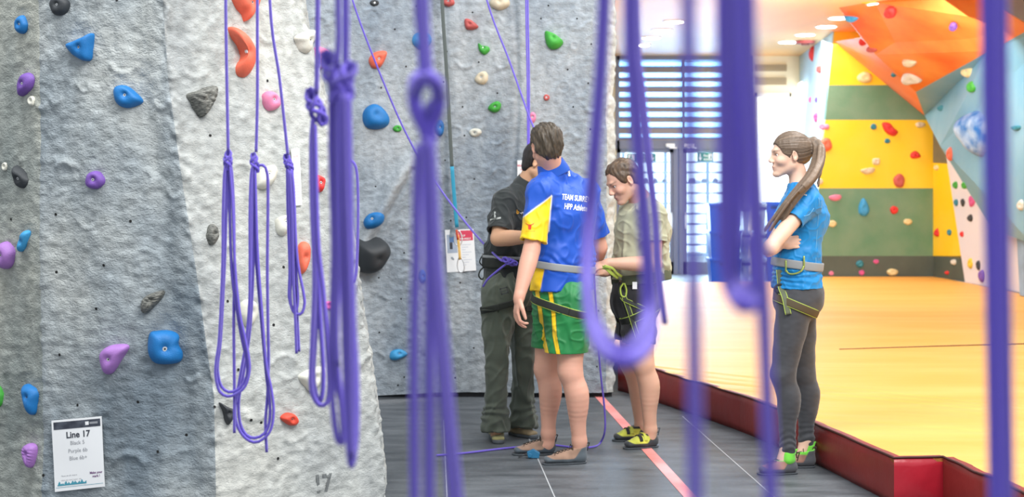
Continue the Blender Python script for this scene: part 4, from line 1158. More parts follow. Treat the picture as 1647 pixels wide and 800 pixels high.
def notice(name, quad, walls, label, D=None, curl=.002):
    """A sheet of paper pinned to a wall: quad of 4 pixels (tl, tr, br, bl). Returns frame mapping (s,t)->world."""
    eye = np.array([0, 0, EYE])
    hs = [cast(*q, walls)[0] for q in quad]
    c = sum(hs) / 4; n = np.cross(hs[1] - hs[0], hs[3] - hs[0]); n /= np.linalg.norm(n)
    if np.dot(n, eye - c) < 0: n = -n
    c = c + n * .012
    def pl(q):
        d = P(q[0], q[1], 1.0) - eye; return eye + d * (np.dot(c - eye, n) / np.dot(d, n))
    tl, tr, br, bl = [pl(q) for q in quad]
    def M(s, t, o=0.0):   # s right 0..1, t down 0..1
        p = (tl * (1 - s) + tr * s) * (1 - t) + (bl * (1 - s) + br * s) * t
        return p + n * (o + curl * math.sin(3.1 * s + 1) * math.cos(4 * t))
    e = empty(name, (bl + br) / 2); tag(e, label, 'notice')
    NS = 12
    V = [M(i / NS, j / NS) for i in range(NS + 1) for j in range(NS + 1)] + [M(i / NS, j / NS, -.0012) for i in range(NS + 1) for j in range(NS + 1)]
    Fq = []; K = NS + 1; O = K * K
    for i in range(NS):
        for j in range(NS):
            Fq.append((i * K + j, i * K + j + 1, (i + 1) * K + j + 1, (i + 1) * K + j)); Fq.append((O + i * K + j, O + (i + 1) * K + j, O + (i + 1) * K + j + 1, O + i * K + j + 1))
    mesh_obj('sheet', V, Fq, WHITE, e)
    def rect(s0, t0, s1, t1, m, nm, o=.0008):
        V = []; a = 6
        for i in range(a + 1):
            for t in (t0, t1): V.append(M(s0 + (s1 - s0) * i / a, t, o))
        return mesh_obj(nm, V, [(2 * i, 2 * i + 1, 2 * i + 3, 2 * i + 2) for i in range(a)], m, e)
    W_ = np.linalg.norm(tr - tl); Hh = np.linalg.norm(bl - tl)
    def txt(s, s_c, t_base, size, m, nm='printed_text', bold=False, o=.0009):
        v, f = text_mesh(s, size * Hh, bold)
        V = [M(s_c + a[0] / W_, t_base - a[1] / Hh, o) for a in v]
        return mesh_obj(nm, V, f, m, e, smooth=False)
    return e, rect, txt, M


GREYT = mat('print_grey', srgb((150, 152, 158)), .6)
NAVY = mat('print_navy', srgb((50, 54, 66)), .5, var=.3, vscale=30, var_col=srgb((120, 128, 140)))
TEAL = mat('print_teal', srgb((70, 150, 170)), .6); MAG = mat('print_magenta', srgb((110, 60, 120)), .6); PRED = mat('print_red', srgb((214, 62, 92)), .5); PBL = mat('print_blue', srgb((90, 120, 165)), .5)
e, rect, txt, M = notice('route_notice', [(83, 677), (163, 670), (169, 783), (88, 792)], WL, 'white Line 17 route notice sheet pinned low on the left grey wall')
rect(.04, .03, .97, .135, NAVY, 'header_bar')
mb = MB(); cc = M(.70, .08, .0014); 
rect(.675, .055, .745, .105, WHITE, 'header_logo', .0014); rect(.76, .065, .92, .095, GREYT, 'header_logo', .0014)
txt('Line 17', .52, .265, .125, mat('print_dark', srgb((58, 62, 72)), .6), bold=True)
txt('Black 5', .50, .365, .078, GREYT); txt('Purple 6b', .50, .475, .078, GREYT); txt('Blue 6b+', .50, .58, .078, GREYT)
txt('Please set off  climb it', .30, .80, .028, GREYT); txt('climb wall route 2 setter  info', .34, .86, .026, GREYT)
txt('Make your', .84, .80, .045, MAG, bold=True); txt('mark !', .84, .85, .045, MAG, bold=True)
V, Fc = [], []
r_ = random.Random(4)
for i in range(40):
    s = .06 + .58 * i / 40; h = .012 + .045 * abs(math.sin(i * .7) * math.sin(i * .31 + 1)) + .01 * r_.random()
    k = len(V); V += [M(s, .925, .001), M(s + .0145, .925, .001), M(s + .0145, .925 - h, .001), M(s, .925 - h, .001)]; Fc.append((k, k + 1, k + 2, k + 3))
mesh_obj('skyline_print', V, Fc, TEAL, e, smooth=False)
rect(.03, .945, .97, .95, TEAL, 'footer_rule', .001)

e, rect, txt, M = notice('instruction_sheet', [(715.5, 370), (761.5, 368.5), (766, 435.5), (719, 438.5)], WB, 'white instruction sheet with a red block behind the hanging quickdraw', curl=.001)
rect(.47, .03, .96, .27, PRED, 'red_block'); txt('CLIP', .62, .17, .055, WHITE, bold=True, o=.0014); txt('YOURSELF', .69, .245, .055, WHITE, bold=True, o=.0014)
rect(.05, .12, .40, .55, mat('print_photo_grey', srgb((168, 180, 198)), .5), 'photo_print'); rect(.14, .16, .32, .30, PBL, 'photo_print', .0014); rect(.14, .30, .24, .46, NAVY, 'photo_print', .0014)
for i in range(9): rect(.56, .36 + i * .06, .88 - .1 * (i % 3), .375 + i * .06, mat('print_light', srgb((205, 210, 220)), .6), 'text_lines')
e, rect, txt, M = notice('wall_notice', [(832, 258), (862, 258), (862, 290), (832, 293)], WB, 'small white notice with red heading behind the head of the person in black', curl=.001)
txt('WARNING', .42, .30, .15, PRED, bold=True); txt('No lead', .42, .48, .13, PRED)
for i in range(4): rect(.1, .6 + i * .09, .8, .62 + i * .09, GREYT, 'text_lines')
e, rect, txt, M = notice('route_strip', [(468, 240), (482, 239), (485.5, 330), (474, 331)], WL, 'narrow white route strip with faint red print behind the third rope', curl=.001)
for i, t in enumerate(['ROPE', '17']): txt(t, .5, .15 + .06 * i, .045, mat('print_faint_red', srgb((226, 150, 150)), .6))
for i in range(9): rect(.2, .42 + .055 * i, .8 - .15 * (i % 2), .435 + .055 * i, mat('print_faint', srgb((228, 200, 200)), .6), 'text_lines')

# stencilled 17 on the pale wall (part of the wall's paint)
def stencil(t, px, py, size, walls, m, rot=0, aspect=1.0):
    v, f = text_mesh(t, 1.0, True); a = math.radians(rot); V = []
    v2 = v.copy(); v2[:, 0] -= 0
    for q in v2:
        x, y = q[0] * aspect, q[1]; x, y = x * math.cos(a) - y * math.sin(a), x * math.sin(a) + y * math.cos(a)
        hp, hn = cast(px + x * size, py - y * size, walls)
        if hp is None: hp, hn = cast(px, py, walls)
        V.append(hp + hn * .0035)
    o = mesh_obj('stencil_number', V, f, m, bpy.data.objects['wall_left'], smooth=False)
    return o
stencil('17', 520, 790, 38, WL, mat('stencil_grey', srgb((92, 96, 98)), .8, var=.35, vscale=60, var_col=srgb((150, 154, 152))), 6, .8)

# ================================================================== ROPES
RR = .0058
def PD(pts, D):
    """pixel polyline -> world; D a number or a per-point third value."""
    out = []
    for q in pts: out.append(P(q[0], q[1], q[2] if len(q) > 2 else D))
    return out


def jit(pts, k, seed):   # small depth spread so strands do not coincide
    r_ = np.random.RandomState(seed); out = []
    for i, q in enumerate(pts): out.append(q + np.array([0, k, 0]))
    return out


def knot(c, r, parent, D, k=1.0, tilt=0, seed=0, strands=2, name='knot', mirror=1):
    """Overhand-on-a-bight: a doubled strand wrapped round itself."""
    # strands wound both ways round a core: the crossed, elongated look of a figure-of-eight
    ps = []
    for sg, ph, R_, turns in ((1, 0.3, 2.5, 1.1), (1, 1.9, 2.2, 1.1), (-1, .8, 2.6, .9), (-1, 2.6, 2.0, .9)):
        t = np.linspace(0, 1, 40); a = sg * 2 * math.pi * turns * t * mirror + ph + seed
        rad = R_ * np.sin(math.pi * np.clip(t, .02, .98)) ** .6
        b = np.stack([rad * np.cos(a), rad * np.sin(a) * .8, (.5 - t) * 13.5], 1) * r * k
        ca, sa = math.cos(tilt), math.sin(tilt)
        b = np.stack([b[:, 0] * ca - b[:, 2] * sa, b[:, 1], b[:, 0] * sa + b[:, 2] * ca], 1)
        ps.append(c + b)
    return sweep(name, ps, r, ROPE, parent, n=10)


def rope(label, strands, top=None, knots=(), r=RR, D=4.0, group='purple climbing ropes hanging in coils', cat='rope', name='climbing_rope', n=10):
    """One hanging rope: strands (pixel polylines at depth) as one body; its knots as children."""
    paths = []
    for i, s in enumerate(strands):
        dz = .5 if False else 0
        off = ((i * 37) % 7 - 3) * .004
        pts = [P(q[0], q[1], (q[2] if len(q) > 2 else D) + off) for q in s]
        paths.append(crom(pts, .012))
    o = sweep(name, paths, r, ROPE, None, n=n)
    tag(o, label, cat, group)
    for kn in knots:
        c = P(kn[0], kn[1], kn[2] if kn[2] else D)
        knot(c, r, o, D, *kn[3:])
    return o


UP = -700   # pixel row high above the frame, where ropes run up to their anchors
rope('first coiled purple rope from the left, knotted once, long loops ending in a free tail',
     [[(360, UP), (361, -300), (363, 0), (365, 140), (367, 243)],
      [(364, 262), (361, 280), (359, 340), (358, 430), (353, 540), (348, 580), (347, 605), (353, 630), (366, 638), (380, 634), (394, 622), (401, 598), (400, 575), (394, 545), (385, 500), (378, 430), (374, 330), (371, 285), (369, 262)],
      [(366, 260), (364, 340), (361, 430), (355, 545), (350, 585), (351, 605), (356, 622), (368, 631), (384, 626), (397, 605), (397, 580), (390, 550), (382, 505), (373, 440), (369, 330), (368, 268)],
      [(370, 262), (373, 280), (376, 340), (377, 430), (376, 520), (377, 620), (377, 697)]],
     knots=[(367, 258, None, 1.0, 0, 0, 2)], D=4.5, r=.0048)
rope('second coiled purple rope from the left, with a wide U loop hanging lowest',
     [[(418, UP), (416, -300), (414, 0), (414, 150), (412, 245)],
      [(410, 262), (406, 280), (405, 340), (403, 440), (399, 520), (390, 590), (380, 640), (379, 675), (390, 700), (408, 712), (424, 706), (436, 690), (440, 660), (436, 625), (428, 585), (421, 500), (414, 400), (410, 268)],
      [(408, 276), (408, 340), (407, 440), (402, 530), (392, 600), (384, 645), (386, 680), (396, 700), (410, 705), (425, 698), (433, 680), (434, 650), (428, 600), (419, 500), (411, 400), (408, 280)],
      [(412, 268), (423, 266), (430, 280), (431, 330), (430, 430), (431, 520), (432, 580), (430, 640), (427, 680), (429, 728)],
      [(408, 264), (404, 282), (402, 345), (402, 440), (400, 520), (384, 620), (379, 650)]],
     knots=[(410, 262, None, 1.0, .2, 0, 2, 'knot', -1)], D=4.55, r=.0048)
rope('third coiled purple rope, short slim bundle in front of the narrow route strip',
     [[(424, UP), (428, -300), (434, 0), (450, 130), (463, 250)],
      [(464, 272), (466, 340), (468, 430), (467, 480), (471, 500), (478, 506), (486, 503), (490, 488), (487, 465), (480, 430), (476, 390), (472, 300), (468, 272)],
      [(462, 272), (463, 340), (466, 430), (465, 478), (470, 495), (476, 500), (479, 480), (476, 430), (474, 340), (470, 275)],
      [(467, 272), (472, 350), (475, 450), (478, 510), (481, 566)], [(466, 275), (470, 350), (472, 450), (475, 510), (477, 569)]],
     knots=[(464, 262, None, .95, .35, 0, 2)], D=4.6, r=.0048)
rope('fourth purple rope, slightly blurred, knotted above one narrow loop',
     [[(512, UP, 3.2), (512, -200, 3.2), (511, 0, 3.2), (510, 100, 3.2), (509, 150, 3.2)],
      [(504, 190, 3.2), (501, 230, 3.2), (502, 330, 3.2), (506, 450, 3.2), (502, 560, 3.2), (500, 610, 3.2), (504, 638, 3.2), (514, 652, 3.2), (526, 648, 3.2), (530, 620, 3.2), (527, 560, 3.2), (520, 470, 3.2), (511, 380, 3.2), (506, 200, 3.2)],
      [(503, 195, 3.22), (503, 260, 3.22), (508, 400, 3.22), (508, 520, 3.22), (504, 600, 3.22), (508, 635, 3.22), (516, 645, 3.22), (520, 600, 3.22), (513, 480, 3.22), (507, 330, 3.22), (504, 200, 3.22)]],
     knots=[(508, 172, 3.2, 1.2, .4, 0, 2)], D=3.2, r=.0056)
rope('thick blurred purple rope bundle with many strands tapering to a point below',
     [[(546, UP, 2.2), (546, -150, 2.2), (544, 0, 2.2), (545, 60, 2.2), (541, 110, 2.2)], [(556, UP, 2.2), (556, -150, 2.2), (557, 0, 2.2), (557, 60, 2.2), (556, 110, 2.2)],
      [(533, 140, 2.2), (533, 250, 2.2), (537, 400, 2.2), (533, 520, 2.2), (532, 600, 2.2), (538, 680, 2.2), (545, 712, 2.2), (552, 706, 2.2), (549, 650, 2.2), (541, 560, 2.2), (544, 400, 2.2), (541, 250, 2.2), (541, 140, 2.2)],
      [(538, 140, 2.22), (538, 300, 2.22), (541, 430, 2.22), (537, 540, 2.22), (538, 600, 2.22), (552, 660, 2.22), (563, 720, 2.22), (566, 750, 2.22), (573, 700, 2.22), (573, 600, 2.22), (566, 480, 2.22), (560, 330, 2.22), (556, 150, 2.22)],
      [(548, 135, 2.17), (549, 300, 2.17), (552, 450, 2.17), (556, 600, 2.17), (560, 700, 2.17), (565, 752, 2.17), (570, 680, 2.17), (569, 560, 2.17), (566, 420, 2.17), (563, 300, 2.17), (560, 150, 2.17)],
      [(544, 150, 2.19), (545, 300, 2.19), (545, 420, 2.19), (540, 520, 2.19), (543, 590, 2.19)], [(553, 150, 2.15), (556, 300, 2.15), (561, 450, 2.15), (563, 600, 2.15), (565, 735, 2.15)]],
     knots=[(541, 122, 2.2, 1.3, .5, 0, 2), (553, 132, 2.17, 1.0, -.4, 0, 2)], D=2.2, r=.0050)
rope('thin dark purple rope loop hanging just right of the thick bundle', [[(554, UP, 5.3), (555, 0, 5.3), (556, 200, 5.3), (560, 250, 5.3), (567, 260, 5.3), (572, 268, 5.3), (575, 290, 5.3), (576, 340, 5.3), (575, 400, 5.3), (573, 440, 5.3), (569, 455, 5.3)]], D=5.3, r=.0052)
# out-of-focus near ropes
rope('blurred purple rope left of the people, big open knot then spreading strands to the floor',
     [[(674, UP, 1.55), (672, -100, 1.55), (673, 0, 1.55), (678, 70, 1.55), (682, 128, 1.55)], [(684, UP, 1.6), (685, -100, 1.6), (683, 0, 1.6), (686, 70, 1.6), (690, 130, 1.6)],
      [(674, 232, 1.55), (671, 300, 1.55), (670, 400, 1.55), (667, 520, 1.55), (666, 650, 1.55), (667, 900, 1.55), (667, 1100, 1.55)],
      [(684, 222, 1.5), (686, 300, 1.5), (689, 400, 1.5), (690, 520, 1.5), (691, 650, 1.5), (690, 900, 1.5), (688, 1100, 1.5)],
      [(692, 222, 1.5), (697, 300, 1.5), (702, 400, 1.5), (712, 520, 1.5), (724, 660, 1.5), (737, 800, 1.5), (748, 950, 1.5), (754, 1100, 1.5)],
      [(689, 222, 1.45), (692, 300, 1.45), (696, 400, 1.45), (704, 520, 1.45), (716, 660, 1.45), (728, 800, 1.45), (737, 950, 1.45), (743, 1100, 1.45)]],
     D=1.5, r=.0056, group='blurred ropes nearest the camera')
o = bpy.data.objects[-1] if False else [q for q in COL.objects if q.name.startswith('climbing_rope')][-1]
sweep('knot', [crom(PD([(679, 120, 1.55), (668, 132, 1.52), (666, 160, 1.5), (672, 185, 1.5), (682, 205, 1.5), (690, 225, 1.5)], 1.5), .006), crom(PD([(690, 122, 1.58), (702, 134, 1.52), (706, 160, 1.49), (700, 188, 1.5), (690, 210, 1.5), (684, 230, 1.5)], 1.5), .006),
                crom(PD([(668, 150, 1.5), (676, 132, 1.47), (692, 126, 1.46), (703, 140, 1.47), (705, 165, 1.5), (694, 172, 1.53), (688, 190, 1.54), (694, 222, 1.5)], 1.5), .006)], .0075, ROPE, o, n=12)
rope('blurred purple rope in front of the blue polo shirt, ending in a large U loop',
     [[(976, UP, 1.5), (974, -100, 1.5), (972, 0, 1.5), (966, 120, 1.5), (957, 240, 1.5), (949, 350, 1.5), (945, 440, 1.45), (950, 510, 1.35), (968, 560, 1.25), (1000, 581, 1.2), (1032, 566, 1.25), (1046, 530, 1.35), (1046, 460, 1.4), (1040, 390, 1.4), (1032, 290, 1.4), (1021, 170, 1.4), (1015, 80, 1.4), (1014, 0, 1.4), (1015, -100, 1.4), (1016, UP, 1.4)],
      [(1018, UP, 1.35), (1016, 0, 1.35), (1021, 120, 1.35), (1028, 230, 1.35), (1035, 330, 1.35), (1042, 420, 1.35), (1043, 500, 1.35), (1030, 545, 1.28), (1000, 566, 1.25), (968, 545, 1.28), (952, 505, 1.4), (944, 460, 1.5), (945, 400, 1.5)]],
     D=1.4, r=.0072, group='blurred ropes nearest the camera')
rope('thin blurred purple rope tail hanging behind the left shoulder of the person in khaki', [[(1018, UP, 2.4), (1024, 0, 2.4), (1034, 140, 2.4), (1045, 250, 2.4), (1050, 300, 2.4), (1056, 360, 2.4), (1060, 430, 2.4), (1066, 490, 2.4), (1070, 522, 2.4)]], D=2.4, r=.0052, group='blurred ropes nearest the camera')
rope('faint blurred single rope hanging straight down over the yellow mat', [[(1108, UP, .95), (1107, 0, .95), (1110, 200, .95), (1114, 400, .95), (1117, 600, .95), (1118, 800, .95), (1118, 1000, .95)]], D=.95, r=.0052, group='blurred ropes nearest the camera')
rope('wide blurred double rope with a long U loop in front of the glazed doors',
     [[(1162, UP, 1.1), (1164, 0, 1.1), (1164, 150, 1.1), (1165, 300, 1.1), (1167, 400, 1.1), (1175, 462, 1.1), (1197, 492, 1.06), (1215, 478, 1.1), (1219, 440, 1.1), (1212, 330, 1.1), (1206, 200, 1.1), (1202, 80, 1.1), (1201, 0, 1.1), (1201, UP, 1.1)],
      [(1188, UP, 1.13), (1190, 0, 1.13), (1188, 150, 1.13), (1186, 300, 1.13), (1182, 400, 1.13), (1184, 450, 1.13), (1196, 478, 1.1), (1208, 478, 1.1), (1214, 450, 1.13), (1209, 380, 1.13)],
      [(1175, UP, 1.16), (1176, 0, 1.16), (1176, 150, 1.16), (1175, 300, 1.16), (1175, 400, 1.16), (1180, 455, 1.16), (1192, 476, 1.16)]], D=1.1, r=.0066, group='blurred ropes nearest the camera')
rope('faint blurred rope hanging down past the left leg of the woman', [[(1200, UP, 1.05), (1204, 0, 1.05), (1211, 160, 1.05), (1220, 330, 1.05), (1228, 480, 1.05), (1234, 640, 1.05), (1240, 800, 1.05), (1244, 1000, 1.05)]], D=1.05, r=.0056, group='blurred ropes nearest the camera')
rope('thick dark purple rope running from top to bottom near the right edge, closest of all',
     [[(1588, UP, 1.25), (1590, 0, 1.25), (1594, 300, 1.25), (1599, 600, 1.25), (1602, 800, 1.25), (1603, 1000, 1.25)], [(1606, UP, 1.22), (1609, 0, 1.22), (1612, 300, 1.22), (1616, 600, 1.22), (1619, 800, 1.22), (1619, 1000, 1.22)], [(1598, UP, 1.3), (1600, 0, 1.3), (1604, 300, 1.3), (1608, 600, 1.3), (1611, 800, 1.3), (1612, 1000, 1.3)]],
     D=1.25, r=.0066, group='blurred ropes nearest the camera')

# ropes at the back wall
GB2 = 'ropes running down the back wall'
rope('thin purple rope slanting from the top left to the waist of the person in black',
     [[(540, -120, 9.2), (567, 0, 9.2), (620, 140, 9.15), (662, 232, 9.1), (705, 300, 8.9), (760, 372, 8.5), (800, 414, 8.08), (812, 421, 8.0)]], r=.0062, group=GB2, D=9)
rope('thin purple rope slanting down to the head of the person in black', [[(745, -160, 9.7), (783, 0, 9.6), (820, 100, 9.5), (852, 190, 9.3), (868, 225, 9.1), (872, 260, 8.9)]], r=.0062, group=GB2, D=9)
rope('vertical pair of purple ropes above the head of the person in black', [[(846, -200, 9.7), (846, 0, 9.65), (848, 120, 9.6), (849, 240, 9.5)], [(849, -200, 9.7), (849, 0, 9.65), (851, 120, 9.6), (851, 240, 9.5)]], knots=[(848, 250, 9.5, 1.2, .2, 0, 2)], r=.0058, group=GB2, D=9)
rope('purple rope snaking over the floor behind the feet, rising to the harness',
     [[(955, 440, 7.95), (960, 520, 8.0), (966, 600, 8.1), tuple([972, 660, 8.2]), (972, 690, 8.25), (966, 710, 8.25)]], r=.0058, group=GB2, D=8)
fr = [G(966, 712, .007), G(955, 719, .007), G(930, 721, .007), G(905, 718, .007), G(880, 716, .007), G(850, 718, .007), G(800, 723, .007), G(750, 729, .007), G(702, 733, .007)]
o = [q for q in COL.objects if q.name.startswith('climbing_rope')][-1]
# join floor run into the same rope object
dat = sweep_data(crom([P(955, 440, 7.95), P(960, 520, 8.0), P(966, 600, 8.05), P(972, 660, 8.1), P(974, 690, 8.12)] + fr, .012), .0058, 10)
bpy.data.objects.remove(o)
o = sweep('climbing_rope', [crom([P(955, 440, 7.95), P(960, 520, 8.0), P(966, 600, 8.05), P(972, 655, 8.1), P(973, 692, 8.13)] + fr, .012)], .0058, ROPE)
tag(o, 'purple rope snaking over the floor behind the bare legs of the man in blue', 'rope', GB2)

# auto-belay strap with turquoise end, carabiners and quickdraw
e = empty('belay_strap', P(740, 440, 9.75)); tag(e, 'grey webbing strap with turquoise lower end and yellow quickdraw hanging over the instruction sheet', 'strap')
D = 9.78
sweep('webbing', [crom(PD([(704, -200, 9.8), (711, 0, 9.8), (718, 110, 9.8), (727, 270, 9.8)], D), .03)], None, mat('webbing_grey', srgb((88, 96, 94)), .7), e, n=12, flat=.002, wide=.0125, up=(1, 0, 0))
sweep('turquoise_webbing', [crom(PD([(727, 268, 9.79), (731, 320, 9.79), (735, 366, 9.79)], D), .03)], None, mat('webbing_turquoise', srgb((44, 150, 184)), .6), e, n=12, flat=.003, wide=.013, up=(1, 0, 0))
def carabiner(px, py, D, hpx, wpx, m, parent, r=.0042, tilt=0):
    pts = []
    for t in np.linspace(0, 2 * math.pi, 25)[:-1]:
        x = wpx / 2 * math.cos(t) * (1.0 - .25 * math.sin(t)); y = hpx / 2 * math.sin(t)
        ct, st = math.cos(tilt), math.sin(tilt); pts.append(P(px + x * ct - y * st, py - (x * st + y * ct), D))
    pts.append(pts[0]); return sweep('carabiner', [crom(pts, .004)], r, m, parent, n=8)
carabiner(737, 383, 9.74, 24, 12, STEEL, e); carabiner(741, 426, 9.74, 24, 11, STEEL, e, tilt=.1)
sweep('quickdraw_sling', [crom(PD([(736, 378, 9.73), (738, 395, 9.73), (740, 418, 9.73)], D), .02)], None, mat('sling_yellow', srgb((222, 170, 70)), .6, var=.5, vscale=40, var_col=srgb((240, 215, 160))), e, n=12, flat=.0035, wide=.009, up=(1, 0, 0))
sweep('sling_end', [crom(PD([(734.5, 370, 9.735), (735, 376, 9.73), (736.5, 386, 9.73)], D), .02)], None, mat('sling_red', srgb((190, 70, 40)), .6), e, n=12, flat=.0045, wide=.008, up=(1, 0, 0))

# belay device lying on the floor between the feet
g0 = G(858, 738, 0); e = empty('belay_device', g0); tag(e, 'small blue belay device lying on the floor by the grey climbing shoe', 'belay device')
BM = mat('device_blue', srgb((40, 110, 150)), .4)
mb = MB()
for k in range(2): mb.prism([g0 + q for q in (np.array([-.03, k * .03 - .015, .004]), np.array([.03, k * .03 - .015, .004]), np.array([.035, k * .03 - .015, .03]), np.array([.0, k * .03 - .015, .05]), np.array([-.035, k * .03 - .015, .035]))], (0, .008, 0))
mb.cyl(g0 + [-.02, -.02, .02], g0 + [-.02, .03, .02], .012); mb.build('cheek_plate', BM, e, bevel=.002)
sweep('wire_loop', [crom([g0 + [-.03, 0, .03], g0 + [-.07, -.01, .012], g0 + [-.08, .01, .008], g0 + [-.06, .02, .01], g0 + [-.03, .01, .03]], .005)], .003, mat('wire_black', (.03, .03, .035), .5), e, n=8)

# ================================================================== CRATES
CB = mat('crate_blue', srgb((30, 86, 200)), .4); CW = mat('crate_clear', srgb((190, 215, 240)), .3)
def crate(px0, px1, y0, y1, D, m, label, group, depth=.35):
    x0, x1 = fx(px0, D), fx(px1, D); z0, z1 = fz(y1, D), fz(y0, D)
    z0 = max(z0, 0); e = empty('storage_crate', ((x0 + x1) / 2, D + depth / 2, z0)); tag(e, label, 'crate', group)
    mb = MB(); t = .015; ti = .025
    o4 = lambda k, z: [(x0 + k, D + k, z), (x1 - k, D + k, z), (x1 - k, D + depth - k, z), (x0 + k, D + depth - k, z)]
    v = o4(ti, z0) + o4(0, z1) + o4(t, z1) + o4(ti + t, z0 + t)
    f = [(3, 2, 1, 0)] + [(i, (i + 1) % 4, 4 + (i + 1) % 4, 4 + i) for i in range(4)] + [(4 + i, 4 + (i + 1) % 4, 8 + (i + 1) % 4, 8 + i) for i in range(4)] + [(8 + i, 8 + (i + 1) % 4, 12 + (i + 1) % 4, 12 + i) for i in range(4)] + [(12, 13, 14, 15)]
    mb.add(v, f); mb.build('crate_body', m, e)
    mb = MB(); mb.box((x0 - .012, D - .012, z1 - .035), (x1 + .012, D, z1)); mb.box((x0 - .012, D + depth, z1 - .035), (x1 + .012, D + depth + .012, z1)); mb.box((x0 - .012, D, z1 - .035), (x0, D + depth, z1)); mb.box((x1, D, z1 - .035), (x1 + .012, D + depth, z1))
    mb.build('crate_rim', m, e)
    mb = MB(); c = (x0 + x1) / 2; mb.box((c - .07, D - .004, z1 - .1), (c + .07, D + .012, z1 - .06)); mb.build('handle_slot', mat('crate_slot', srgb((20, 50, 120)), .6), e)
ct = 452 + 8
st = [(328, 372), (372, 416), (416, 461)]
nm = ['top', 'middle', 'bottom']
for (a, b), s in zip(st, nm): crate(1141 + (0 if s == 'top' else 1), 1191, a, b, 20.6, CB, '%s blue crate in the stack in front of the glazed doors' % s, 'blue crates stacked by the doors')
for (a, b), s in zip(st, nm): crate(1194, 1207, a, b, 20.7, CW, '%s pale translucent crate in the slim stack right of the blue crates' % s, 'pale crates stacked by the doors')
for (a, b), s in zip([(325, 370), (370, 415), (415, 461)], nm): crate(1232, 1262, a, b, 20.6, CB, '%s blue crate in the stack behind the woman' % s, 'blue crates stacked behind the woman')
for (a, b), s in zip([(327, 372), (372, 416), (416, 461)], nm): crate(1219, 1231, a, b, 20.5, CW, '%s pale translucent crate left of the stack behind the woman' % s, 'pale crates stacked behind the woman')
# ================================================================== PEOPLE
import openvdb as vdb


def nrm(v):
    v = np.array(v, float); return v / (np.linalg.norm(v) + 1e-12)


